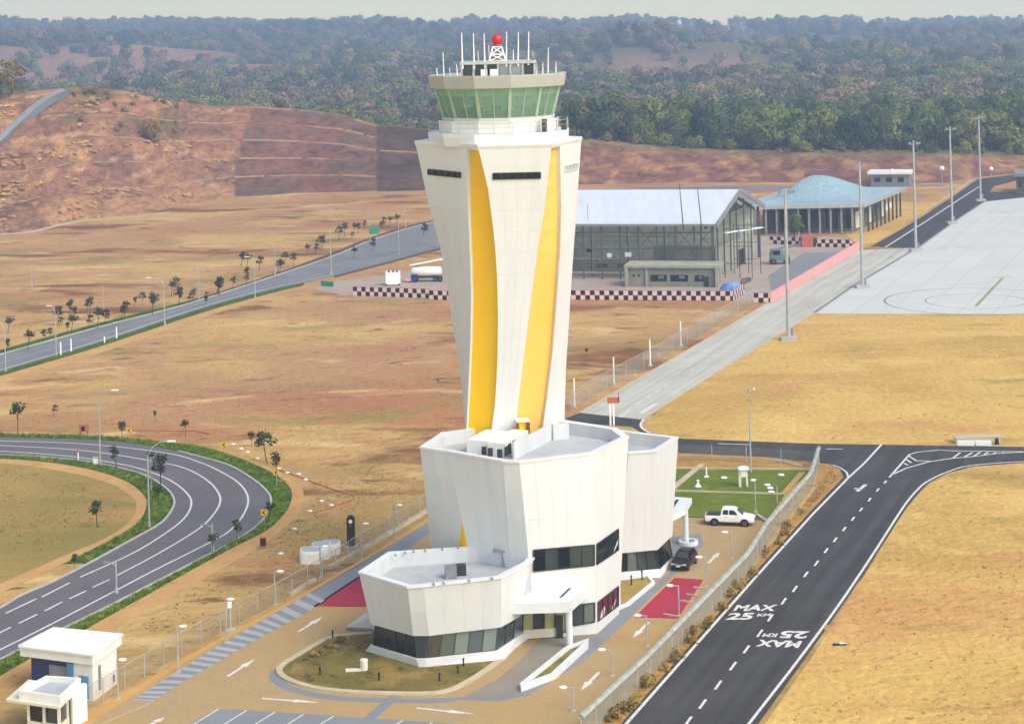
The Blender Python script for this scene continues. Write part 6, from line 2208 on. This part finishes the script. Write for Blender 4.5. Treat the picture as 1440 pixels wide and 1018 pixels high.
for x in (-2.2, 1.8, 2.8):
    for s_ in (-1, 1):
        wheel(t, x, s_ * .95, .5, .35)
t = thing('generator', P(580, 397), 'small dark blue generator between container and tank trailer', 'generator')
MB().box((.4, 0, .95), (1.3, 1.2, 1.3)).build('case', M['blue_dark'], t)
MB().box((-.8, 0, .55), (1.2, 1.1, .5)).build('tray', M['pink'], t)
MB().tube((-1.5, 0, .9), (-.9, 0, 2.2), .12, n=6).build('pipe', M['galv'], t)

# ------------------------------------------------------------------ terminal
zt0 = 7.3
tf = [P(1040, 290, zt0), P(1216, 286.5, zt0), P(1274, 263, zt0), P(1105, 265, zt0)]
TM = thing('terminal_building', Vector((tf[0].x, tf[0].y, 0)), 'passenger terminal with wide eaves and turquoise humped roof', 'terminal')
cT = sum(tf, Vector()) / 4
def sc_(f, z):
    return [Vector((cT.x + (p.x - cT.x) * f, cT.y + (p.y - cT.y) * f, z)) for p in tf]
MB().rings([sc_(1.0, zt0 - .9), sc_(1.0, zt0)], cap1=False).build('fascia', M['galv'], TM, world=True)
MB().rings([sc_(1.0, zt0 + .004), sc_(.50, zt0 + 1.0)], cap0=False).build('lower_roof', M['roof_blue'], TM, world=True)
# humped upper roof
ap = AT(1140, 247, cT.y)
rs = []
for k in range(11):
    r_ = 1 - k / 10
    f = max(.68 * r_, .01)
    bell = .5 + .5 * math.cos(math.pi * r_)
    rs.append([Vector((cT.x + (p.x - cT.x) * f + (ap.x - cT.x) * .6 * bell, cT.y + (p.y - cT.y) * f, zt0 + .35 + (ap.z - zt0 - .35) * bell)) for p in curve(tf, 8, closed=True)])
MB().rings(rs).build('humped_roof', M['turq'], TM, world=True)
MB().prism(sc_(.74, 0), 0, zt0 - .95).build('wall', M['shade_wall'], TM, world=True)
for k in range(12):
    p = sc_(.95, 0)[0].lerp(sc_(.95, 0)[1], k / 11)
    MB().box((p.x, p.y, (zt0 - .9) / 2), (.5, .5, zt0 - .9)).build('column', M['grey_metal'], TM, world=True)
for k in range(1, 10):
    p = sc_(.97, 0)[1].lerp(sc_(.97, 0)[2], k / 10)
    MB().box((p.x, p.y, (zt0 - .9) / 2), (.4, .4, zt0 - .9)).build('column', M['dark_metal'], TM, world=True)
f0_, f1_ = sc_(.735, 0)[0], sc_(.735, 0)[1]
for k in range(6):
    a, b_ = f0_.lerp(f1_, (k + .12) / 6), f0_.lerp(f1_, (k + .88) / 6)
    nf = Vector((b_.y - a.y, -(b_.x - a.x), 0)).normalized() * .12
    wd = MB().wallband([a + nf, b_ + nf], .08, .8, 5.4).build('window', M['glass_dark' if k % 3 else 'glass_mid'], TM, world=True)
f0_, f1_ = sc_(.735, 0)[1], sc_(.735, 0)[2]
for k in range(5):
    a, b_ = f0_.lerp(f1_, (k + .12) / 5), f0_.lerp(f1_, (k + .88) / 5)
    nf = Vector((b_.y - a.y, -(b_.x - a.x), 0)).normalized() * .12
    MB().wallband([a + nf, b_ + nf], .08, .6, 4.6).build('window', M['glass_mid' if k % 2 else 'cream'], TM, world=True)
for x, y in ((1146, 321), (1168, 320), (1185, 318), (1200, 318), (1234, 300), (1243, 296), (1250, 292)):
    t = thing('yard_crate', P(x, y), 'pale crate standing outside the terminal front', 'crate', 'crates before the terminal')
    s_ = random.uniform(1.6, 2.6)
    MB().box((0, 0, s_ * .4), (s_, s_ * .8, s_ * .8), rz=random.uniform(0, 1)).build('box', M['cream' if x > 1190 else 'grey_metal'], t)
    MB().box((0, 0, s_ * .83), (s_ * 1.05, s_ * .84, .12), rz=.2).build('lid', M['kerb_warm' if x > 1190 else 'grey_metal'], t)

def hut(label, x0, x1, yb, yt, dep, roofm, wallm, name='service_building'):
    a, b_ = P(x0, yb), P(x1, yb)
    d = b_ - a
    h = hgt((x0 + x1) / 2, yb, yt)
    t = thing(name, a, label, 'building', rz=math.atan2(d.y, d.x))
    L = d.length
    MB().box((L / 2, dep / 2, h * .42), (L * .92, dep * .9, h * .84)).build('wall', M[wallm], t)
    MB().box((L / 2, dep / 2, h * .92), (L * 1.06, dep * 1.1, h * .16)).build('roof', M[roofm], t)
    for k in range(3):
        MB().box((L * (.2 + .28 * k), dep * .05 - .05, h * .45), (L * .14, .1, h * .3)).build('window', M['glass_dark'], t)
    return t
hut('flat roofed grey service building behind the terminal', 1222, 1281, 262.5, 242, 9, 'lamp_white', 'grey_metal')
hut('small grey building beside the far dark road bend', 1428, 1462, 272.5, 244, 12, 'grey_metal', 'shade_wall')
# small lights and boards along the foot of the embankment
for x, y in ((1255, 241), (1325, 237), (1394, 238)):
    b = P(x, 262 if x < 1330 else 248)
    t = thing('perimeter_light', b, 'small white globe light on a post at the embankment foot', 'light', 'globe lights along the embankment')
    h = hgt(x, 262 if x < 1330 else 248, y) - .4
    MB().tube((0, 0, 0), (0, 0, h), .12, .1, 6).build('post', M['galv'], t)
    MB().ball((0, 0, h + .4), .75, 10, 8).build('globe', M['lamp_white'], t, smooth=True)
    MB().tube((0, 0, h - .35), (0, 0, h - .05), .5, .5, 8).build('collar', M['dark_metal'], t)

# ------------------------------------------------------------------ green road sign on the back road
t = thing('direction_sign', P(526, 342), 'green direction sign on two posts beyond the back road', 'road sign')
h = hgt(526, 342, 318)
MB().box((0, 0, h - 1.0), (2.4, .12, 1.9)).build('board', M['green_board'], t)
for s_ in (-1, 1):
    MB().tube((s_ * .7, .15, 0), (s_ * .7, .15, h), .09, n=6).build('post', M['galv'], t)
# white utility posts on the near verge of the back road
for x, y, h in ((85.5, 499, 2.0), (164, 476, 1.9), (147, 482, 1.0), (100, 494, 2.0)):
    t = thing('verge_post', P(x, y), 'short white post on the near verge of the back road', 'post', 'white posts along the back road')
    MB().tube((0, 0, 0), (0, 0, h), .13, .12, 8).build('post', M['lamp_white'], t)
    MB().tube((0, 0, h), (0, 0, h + .1), .16, .1, 8).build('cap', M['lamp_white'], t)

# ------------------------------------------------------------------ trees
def leafball(b, c, r, n, size, rng, flat=.8, mid=None):
    if not hasattr(b, 'nrm'):
        b.nrm = []
    for _ in range(n):
        while True:
            d = Vector((rng.uniform(-1, 1), rng.uniform(-1, 1), rng.uniform(-1, 1)))
            if .05 < d.length < 1:
                break
        d = d.normalized() * (d.length ** .45)
        p = c + Vector((d.x * r, d.y * r, d.z * r * flat))
        n1 = (d.normalized() * .8 + Vector((rng.uniform(-.8, .8), rng.uniform(-.8, .8), rng.uniform(-.3, .9)))).normalized()
        t1 = n1.orthogonal().normalized()
        t1 = Matrix.Rotation(rng.uniform(0, 3.14), 3, n1) @ t1
        t2_ = n1.cross(t1)
        s = size * rng.uniform(.6, 1.4)
        b.add([p - t1 * s, p + t2_ * s * .55, p + t1 * s, p - t2_ * s * .55], [(3, 2, 1, 0)])
        # leaves shade as the rounded clump they belong to
        nn = d.normalized() * .7 + ((p - mid).normalized() * .5 if mid is not None else Vector()) + Vector((0, 0, .35)) + n1 * .25
        b.nrm += [nn.normalized()] * 4
def tree_meshes(seed, h, cr, nclump, nleaf, size, leafm, trunk_r=.25, lean=0.0, crown0=.35, sparse=1.0):
    rng = random.Random(seed)
    tb, lb_ = MB(), MB()
    tip = Vector((lean, 0, h * .62))
    tb.tube((0, 0, -.2), tip * .5 + Vector((rng.uniform(-.1, .1), 0, 0)), trunk_r, trunk_r * .75, 7)
    tb.tube(tip * .5, tip, trunk_r * .75, trunk_r * .4, 7)
    for k in range(nclump):
        a = rng.uniform(0, 2 * math.pi)
        rad = cr * rng.uniform(.15, .72) * (1 if k else 0)
        z = h * rng.uniform(crown0 + .08, .88)
        if k == 0:
            z = h * .8
        taper = 1 - max(0, (z / h - .65)) * 1.5
        c = Vector((lean * z / h * 1.4 + math.cos(a) * rad * taper, math.sin(a) * rad * taper, z))
        tb.tube(tip * rng.uniform(.55, .95), c, trunk_r * .3, trunk_r * .1, 5)
        leafball(lb_, c, cr * rng.uniform(.32, .58), int(nleaf / nclump * sparse), size, rng, mid=Vector((0, 0, h * .5)))
    return tb.mesh('trunk', M['wood_dark']), lb_.mesh('crown', leafm)
def put_tree(name, ms, loc, rz, s, label, cat='tree', group=None):
    t = bpy.data.objects.new(name, None)
    t.empty_display_size = .3
    COL.objects.link(t)
    t.location = loc
    t.rotation_euler = (0, 0, rz)
    t.scale = (s, s, s * random.uniform(.9, 1.12))
    tag(t, label, cat, group)
    for nm, me_ in zip(('trunk', 'crown'), ms):
        o = bpy.data.objects.new(nm, me_)
        COL.objects.link(o)
        o.parent = t
    return t
young = [tree_meshes(40 + i, 3.6, 1.05, 6, 170, .17, M['leaf_young'], .06, lean=.35, crown0=.4) for i in range(4)]
# young trees on the far side of the back road
V1 = [(9, 496), (11, 470), (39, 492), (60, 482), (81, 458), (104, 450), (126, 440), (124, 464), (100, 469), (147, 455), (171, 449), (189, 432), (213, 440), (244, 417), (251, 429), (271, 424), (289, 430), (308, 415)]
V2 = [(347, 378), (364, 381), (305, 415), (327, 407), (346, 401), (400, 372), (394, 384), (412, 376), (431, 359), (443.5, 356), (453, 352), (476, 339), (484, 333), (494, 337), (503, 329), (512, 324), (538, 321), (557, 319), (523, 353), (497, 364), (598, 330), (535, 327)]
V3 = [(x + random.uniform(-8, 14), y + random.uniform(-7, 3)) for x, y in (V1[3:] + V2[::2])]
for x, y in V1 + V2 + V3:
    s = random.uniform(.6, 1.15)
    put_tree('young_tree', random.choice(young), P(x, y), random.uniform(-.6, .6), s, 'small dark young tree in the row beyond the back road', 'tree', 'young trees along the back road')
# trees round the loop
for x, y, s, lb_ in ((25, 612, 1.5, 'young tree by the far straight of the loop road'), (172, 618, 1.0, 'bushy young tree beside the first chevron sign'), (354, 627, .8, 'small round dark tree on the field behind the bend'), (261, 614, .9, 'thin upright young tree on the field behind the bend'), (219, 592, .6, 'tiny tree alone on the field behind the loop road'), (376, 652, 1.7, 'taller sparse young tree near the turn of the bend'), (391, 672, 1.3, 'young tree at the turn beside the third chevron sign'), (137, 742, 1.2, 'dark young tree alone inside the loop'), (225, 690, 1.6, 'young tree on the inner verge at the bend'), (164, 660, 1.2, 'thin young tree on the inner verge of the far straight'), (298, 782, .9, 'shrubby young tree on the outer verge below the bend'), (334, 764, .9, 'leafy shrub tree on the outer verge near the lower chevron sign'), (223, 712, .9, 'small tree low on the inner verge of the bend'), (377, 737, .8, 'small tree against the lower chevron sign'), (105, 800, .6, 'faint small tree inside the loop by the path'), (267, 745, .8, 'pale young tree at the inner lane of the bend'), (57, 856, .8, 'small yellow tree at the inner edge of the loop road'), (107, 822, .8, 'little yellow tree on the inner kerb'), (825, 500, .5, 'small dark shrub on the red field beside the tower'), (616, 540, .3, 'tiny dark bush on the brown field left of the shaft'), (75, 586, .7, 'low dark bush on the field behind the far straight')):
    if (x, y) in ((267, 745), (57, 856), (107, 822)):
        continue
    put_tree('young_tree', random.choice(young), P(x, y), random.uniform(0, 6), s * .8, lb_)
# bush at the terminal, tree and shrub on the hill
bush = tree_meshes(71, 6, 3.0, 10, 420, .38, M['leaf_wood'], .2, crown0=.05)
put_tree('round_tree', bush, P(1117, 334), 0, .95, 'dense dark green tree between hangar and terminal')
gold = [tree_meshes(80 + i, 13, 4.2, 14, 700, .42, M['leaf_gold'], .3, crown0=.1) for i in range(2)]
put_tree('hill_tree', gold[0], on_hill(12, 141) + Vector((0, 4, -1.0)), 1, 1.05, 'tall yellow green tree on the hilltop beside the drain channel')
put_tree('hill_tree', gold[1], on_hill(-8, 150) + Vector((0, 4, -1.0)), 2, .95, 'leaning pale tree at the end of the hilltop')
put_tree('hill_shrub', tree_meshes(83, 7, 4.2, 10, 500, .4, M['leaf_shrub'], .2, crown0=.02), on_hill(218, 200) + Vector((0, -.5, -.5)), 2, 1.15, 'large olive shrub growing on the hillside')
hs_ = tree_meshes(84, 2.0, 1.6, 6, 160, .25, M['leaf_shrub'], .1, crown0=.02)
for k in range(30):
    x = random.uniform(85, 260)
    y0, y1 = interp(HTOP, x), interp(HBASE, x)
    y = y0 + (y1 - y0) * (random.random() ** 2.0 * .35 + .02)
    put_tree('hill_bush', hs_, on_hill(x, y) + Vector((0, -.3, -.3)), random.uniform(0, 6), random.uniform(.5, .95), 'low olive bush on the upper hillside', 'bush', 'bushes on the hillside')
# scrub between the razor coil fence and the taxi road
scrub = [tree_meshes(90 + i, .8, .75, 5, 110, .13, M['leaf_shrub'], .03, crown0=.02) for i in range(3)]
for k in range(46):
    t_ = random.random()
    yy = 1016 - t_ ** 1.3 * 330
    xl = interp([(653, 1152), (690, 1141), (764, 1078), (808, 1052), (880, 984), (955, 913), (1046, 818)], yy)
    xr = interp([(653, 1168), (671, 1184), (722, 1137), (809, 1058), (883, 992), (1018, 873), (1050, 850)], yy)
    x = xl + 5 + (xr - xl) * random.random() ** 1.4 * .8
    put_tree('verge_shrub', random.choice(scrub), P(x, yy), random.uniform(0, 6), random.uniform(.4, 1.1), 'low dry shrub on the strip between coil fence and taxi road', 'shrub', 'shrubs along the taxi road fence')

for x, y in ((478, 905), (488, 902), (500, 903), (462, 912), (440, 925), (452, 920), (515, 905), (430, 930), (472, 915), (505, 912)):
    put_tree('lawn_shrub', random.choice(scrub), P(x, y), random.uniform(0, 6), random.uniform(.5, .9), 'low olive shrub in the planted corner of the front lawn', 'shrub', 'shrubs on the front lawn')
# woodland behind the embankment: the front trees one by one
wood = [tree_meshes(100 + i, 12 + i % 3 * 2, 5.2 + (i % 2) * 1.0, 17, 1100, .62, M['leaf_wood'], .28, crown0=.12 if i % 2 else .25) for i in range(6)]
cnt = 0
rng = random.Random(5)
def clear_of(x, y, pts, d):
    return all((x - a) ** 2 + (y - b) ** 2 > d * d for a, b in pts)
placed = []
tries = 0
while cnt < 230 and tries < 9000:
    tries += 1
    x = rng.uniform(800, 1475)
    Y = rng.uniform(662, 800)
    if x < 1000 and rng.random() < .25:
        continue
    X = (x - PX) / F * Y
    if not clear_of(X, Y, placed, 6.2):
        continue
    placed.append((X, Y))
    top_z = interp(HTOP, x)
    dep = Y - (P(x, interp(HBASE, x)).y + interp(HDEP, x))
    if dep < 8:
        continue
    zt_ = hill_pt(x, 1).z
    z = zt_ * interp([(0, 1), (10, 1), (40, .75), (90, .2), (140, 0)], dep)
    z = max(z, far_z(x, Y) if Y > 700 else 0)
    put_tree('woodland_tree', rng.choice(wood), Vector((X, Y, z - .3)), rng.uniform(0, 6.28), rng.uniform(.75, 1.3), 'leafy tree in the front of the wood behind the red embankment', 'tree', 'front trees of the wood')
    cnt += 1
# bushes along the brow of the embankment
for k in range(75):
    x = rng.uniform(800, 1460)
    hp_ = hill_pt(x, 1)
    put_tree('edge_bush', rng.choice((bush, hs_)), Vector((hp_.x, hp_.y + rng.uniform(1, 9), hp_.z - .6)), rng.uniform(0, 6.28), rng.uniform(.35, .95), 'leafy bush along the brow of the red embankment', 'bush', 'bushes along the embankment brow')
# smaller dark trees along the brow behind the left hill
for k in range(46):
    x = rng.uniform(300, 600) if k < 34 else rng.uniform(110, 300)
    hp_ = hill_pt(x, 1)
    put_tree('woodland_tree', rng.choice(wood), Vector((hp_.x * 1.02, hp_.y + rng.uniform(10, 40), hp_.z * .82 - 3)), rng.uniform(0, 6.28), rng.uniform(.35, .6), 'small tree peeping over the brow of the cut hill', 'tree', 'trees along the hill brow')

# the wood beyond, one mass
src = bpy.data.collections.new('woodland_sources')
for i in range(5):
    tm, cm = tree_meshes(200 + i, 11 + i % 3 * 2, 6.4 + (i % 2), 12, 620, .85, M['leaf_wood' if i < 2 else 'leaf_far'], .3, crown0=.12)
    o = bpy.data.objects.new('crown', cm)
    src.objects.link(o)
def scatter(name, pts, scales, coll, label_kind='stuff'):
    me_ = bpy.data.meshes.new(name)
    me_.from_pydata([tuple(p) for p in pts], [], [])
    at = me_.attributes.new('size', 'FLOAT', 'POINT')
    at.data.foreach_set('value', scales)
    o = bpy.data.objects.new(name, me_)
    COL.objects.link(o)
    o['kind'] = 'stuff'
    ng = bpy.data.node_groups.new(name + '_scatter', 'GeometryNodeTree')
    ng.interface.new_socket('Geometry', in_out='INPUT', socket_type='NodeSocketGeometry')
    ng.interface.new_socket('Geometry', in_out='OUTPUT', socket_type='NodeSocketGeometry')
    n, l = ng.nodes, ng.links
    gi, go = n.new('NodeGroupInput'), n.new('NodeGroupOutput')
    mp = n.new('GeometryNodeMeshToPoints')
    ip = n.new('GeometryNodeInstanceOnPoints')
    ci_ = n.new('GeometryNodeCollectionInfo')
    ci_.inputs['Collection'].default_value = coll
    ci_.inputs['Separate Children'].default_value = True
    ci_.inputs['Reset Children'].default_value = True
    rv = n.new('FunctionNodeRandomValue')
    rv.data_type = 'FLOAT_VECTOR'
    rv.inputs[0].default_value = (0, 0, 0)
    rv.inputs[1].default_value = (0, 0, 6.283)
    na = n.new('GeometryNodeInputNamedAttribute')
    na.data_type = 'FLOAT'
    na.inputs['Name'].default_value = 'size'
    ip.inputs['Pick Instance'].default_value = True
    l.new(gi.outputs[0], mp.inputs[0])
    l.new(mp.outputs[0], ip.inputs['Points'])
    l.new(ci_.outputs[0], ip.inputs['Instance'])
    l.new(rv.outputs[0], ip.inputs['Rotation'])
    l.new(na.outputs[0], ip.inputs['Scale'])
    l.new(ip.outputs[0], go.inputs[0])
    md = o.modifiers.new('scatter', 'NODES')
    md.node_group = ng
    return o
pts, scl = [], []
for y0, y1, per, smin, smax in ((700, 1100, 80, .7, 1.2), (1100, 1900, 130, .75, 1.35), (1900, 2800, 220, .8, 1.4), (2800, 3900, 420, .8, 1.5)):
    areab = .34 * (y1 * y1 - y0 * y0)
    for _ in range(int(areab / per)):
        Y = math.sqrt(rng.uniform(y0 * y0, y1 * y1))
        x = rng.uniform(-180, 1620)
        X = (x - PX) / F * Y
        nn_ = noise.fractal(Vector((X * .004 + 7, Y * .0022, 3)), .9, 2.0, 4)
        if Y > 1300 and nn_ > (interp([(1300, .05), (1900, .0)], Y) if x < 950 else interp([(1300, .02), (1800, -.12)], Y)) and rng.random() < .95:
            continue
        if x < 790 and Y < 820:
            continue
        if x >= 790 and Y < 800:
            continue
        z = far_z(x, Y)
        pts.append((X, Y, z - .4))
        scl.append(rng.uniform(smin, smax))
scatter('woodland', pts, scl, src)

# far houses and a shrine among the trees
def house(px, py, Y, w, label, wallm='white', roofm='lamp_white', h=4.5):
    p = AT(px, py, Y)
    t = thing('far_house', Vector((p.x, p.y, p.z - h)), label, 'house', 'houses in the wood')
    d = w * .7
    MB().box((0, 0, h * .3), (w, d, h * 1.4)).build('wall', M[wallm], t)
    MB().add([Vector(q) for q in ((-w * .58, -d * .62, h), (w * .58, -d * .62, h), (w * .5, 0, h + w * .28), (-w * .5, 0, h + w * .28), (-w * .58, d * .62, h), (w * .58, d * .62, h))], [(0, 1, 2, 3), (4, 3, 2, 5), (0, 3, 4), (1, 5, 2)]).build('roof', M[roofm], t)
    for k in (-1, 1):
        MB().box((k * w * .25, -d * .5 - .03, h * .55), (w * .16, .08, h * .4)).build('window', M['glass_dark'], t)
house(1143, 184, 742, 9.5, 'cream roofed house among dark trees above the embankment', 'cream', 'cream', 6)
house(1188, 190, 735, 3.5, 'tiny white hut at the wood edge above the embankment', h=4)
house(383, 121, 1400, 9, 'white roofed house alone in the grey woodland left of the tower')
house(535, 121, 1500, 12, 'white house in the woodland close to the tower cab')
house(840, 184, 760, 8, 'low white shed at the wood edge beside the shaft', h=3.5)
house(590, 124, 1450, 9, 'white house half behind the cab of the tower')
house(1210, 45, 3300, 22, 'wide pale building on the far plain', h=9)
house(1185, 48, 3250, 16, 'pale small building on the far plain', h=8)
t = thing('shrine_tower', AT(1122, 120, 1560), 'slender cream tower rising from the woodland', 'tower')
MB().rings([[Vector((sx * w, sy * w, z)) for sx, sy in ((-1, -1), (1, -1), (1, 1), (-1, 1))] for w, z in ((2.2, -6), (2.0, 6), (1.3, 9), (1.1, 13), (.3, 17))]).build('shaft', M['cream'], t)
MB().box((0, -2.1, 3), (1.2, .3, 3)).build('doorway', M['shade_wall'], t)
# big tree clump on the skyline at the right
for k in range(14):
    Y = 3500 + rng.uniform(-60, 60)
    p = AT(1385 + k * 6.5 + rng.uniform(-3, 3), 44, Y)
    put_tree('skyline_tree', rng.choice(wood), Vector((p.x, Y, p.z - 4)), rng.uniform(0, 6), rng.uniform(1.3, 1.9), 'large dark tree in the clump on the right skyline', 'tree', 'clump of trees on the skyline')

# dry grass on the open ground
def blade(b, c, d, w, h, r_):
    if not hasattr(b, 'nrm'):
        b.nrm = []
    side = Vector((d.y, -d.x, 0))
    tip = c + side * h * r_.uniform(.35, .9) + Vector((0, 0, h))
    b.add([c - d * w, tip, c + d * w], [(0, 1, 2)])
    n_ = (b.v[-2] - b.v[-3]).cross(b.v[-1] - b.v[-3])
    if n_.z < 0:
        b.f[-1] = b.f[-1][::-1]
    b.nrm += [Vector((r_.uniform(-.3, .3), r_.uniform(-.5, .1), 1)).normalized()] * 3
tuft_src = bpy.data.collections.new('tuft_sources')
for i in range(3):
    b = MB()
    r_ = random.Random(300 + i)
    for k in range(16):
        a = r_.uniform(0, 6.28)
        c = Vector((r_.uniform(-.16, .16), r_.uniform(-.16, .16), 0))
        d = Vector((math.cos(a), math.sin(a), 0))
        h = r_.uniform(.12, .34)
        blade(b, c, d, .02, h, r_)
    o = bpy.data.objects.new('tuft', b.mesh('tuft', M['straw']))
    tuft_src.objects.link(o)
def inside(poly, x, y):
    r_ = False
    for (x0, y0), (x1, y1) in zip(poly, poly[1:] + poly[:1]):
        if (y0 > y) != (y1 > y) and x < (x1 - x0) * (y - y0) / (y1 - y0) + x0:
            r_ = not r_
    return r_
zones = [[(1085, 1025), (1150, 928), (1262, 748), (1300, 695), (1345, 668), (1445, 655), (1445, 1025)],
         [(912, 600), (1025, 520), (1145, 446), (1445, 446), (1445, 624), (1150, 620), (960, 613)],
         [(880, 990), (960, 905), (1050, 815), (1100, 748), (1146, 692), (1165, 656), (1180, 672), (1130, 722), (1052, 809), (985, 883), (868, 1018)],
         [(0, 800), (180, 725), (180, 700), (100, 672), (0, 658)],
         [(300, 895), (500, 782), (600, 710), (640, 660), (560, 640), (440, 660), (440, 715), (350, 790), (180, 890)],
         [(0, 545), (440, 415), (640, 440), (640, 640), (400, 625), (300, 615), (0, 600)]]
pts, scl = [], []
for zi, poly in enumerate(zones):
    xs_, ys_ = [p[0] for p in poly], [p[1] for p in poly]
    n_want = (700, 400, 2200, 1000, 1800, 1800)[zi]
    got = 0
    while got < n_want:
        x, y = rng.uniform(min(xs_), max(xs_)), rng.uniform(min(ys_), max(ys_))
        if not inside(poly, x, y):
            continue
        got += 1
        p = P(x, y)
        if noise.noise(Vector((p.x * .12, p.y * .12, 5))) + rng.uniform(-.5, .5) < -.05:
            continue
        pts.append((p.x, p.y, 0))
        scl.append(rng.uniform(.4, 1.0))
scatter('dry_grass', pts, scl, tuft_src)
# green grass on the verges of the loop road
green_src = bpy.data.collections.new('green_sources')
for i in range(3):
    b = MB()
    r_ = random.Random(330 + i)
    for k in range(22):
        a = r_.uniform(0, 6.28)
        c = Vector((r_.uniform(-.25, .25), r_.uniform(-.25, .25), 0))
        d = Vector((math.cos(a), math.sin(a), 0))
        h = r_.uniform(.15, .42)
        blade(b, c, d, .03, h, r_)
    green_src.objects.link(bpy.data.objects.new('blades', b.mesh('blades', M['blade_green'])))
pts, scl = [], []
for inner, outer, n_want in ((ROAD_OUT, VER_OUT, 2300), (VIN, VINP, 1000)):
    ca_, cb_ = curve([Vector((x, y, 0)) for x, y in inner], 10), curve([Vector((x, y, 0)) for x, y in outer], 10)
    for _ in range(n_want):
        k = rng.random()
        ia, ib = k * (len(ca_) - 2), k * (len(cb_) - 2)
        pa = ca_[int(ia)].lerp(ca_[int(ia) + 1], ia % 1)
        pb = cb_[int(ib)].lerp(cb_[int(ib) + 1], ib % 1)
        q = pa.lerp(pb, rng.uniform(.12, .92))
        if q.x < -20:
            continue
        p = P(q.x, q.y)
        pts.append((p.x, p.y, .02))
        scl.append(rng.uniform(.4, 1.1))
scatter('verge_grass', pts, scl, green_src)
# loose ochre rock on the cut slope
rock_src = bpy.data.collections.new('rock_sources')
for i in range(4):
    r_ = random.Random(360 + i)
    b = MB()
    rs = []
    for k, (r0, z) in enumerate(((.7, -.3), (1.0, .0), (.8, .35), (.35, .55))):
        rs.append([Vector((math.cos(a) * r0 * r_.uniform(.65, 1.3) * 1.5, math.sin(a) * r0 * r_.uniform(.65, 1.2), z + r_.uniform(-.1, .1))) for a in [j * math.pi / 4 for j in range(8)]])
    b.rings(rs)
    rock_src.objects.link(bpy.data.objects.new('rock', b.mesh('rock', M['rock'])))
pts, scl = [], []
while len(pts) < 480:
    x = rng.uniform(-40, 320) if rng.random() < .75 else rng.uniform(-40, 140)
    t_ = rng.random() ** (1.3 if x > 130 else .8)
    if t_ > .93:
        continue
    p = hill_pt(x, t_)
    if noise.noise(Vector((p.x * .06, p.z * .25, 2))) < (.05 if x < 140 else .2):
        continue
    pts.append((p.x, p.y, p.z))
    scl.append(rng.uniform(.3, 1.0))
scatter('loose_rock', pts, scl, rock_src)

# ------------------------------------------------------------------ haze
hm = bpy.data.materials.new('haze_air')
hm.use_nodes = True
hn = hm.node_tree.nodes
hn.clear()
ho = hn.new('ShaderNodeOutputMaterial')
pv = hn.new('ShaderNodeVolumePrincipled')
pv.inputs['Color'].default_value = (.50, .68, 1.0, 1)
pv.inputs['Density'].default_value = HAZE
pv.inputs['Anisotropy'].default_value = .2
hm.node_tree.links.new(pv.outputs[0], ho.inputs['Volume'])
MB().box((0, 2125, 64), (6800, 4400, 130)).build('haze', hm, kind='stuff')
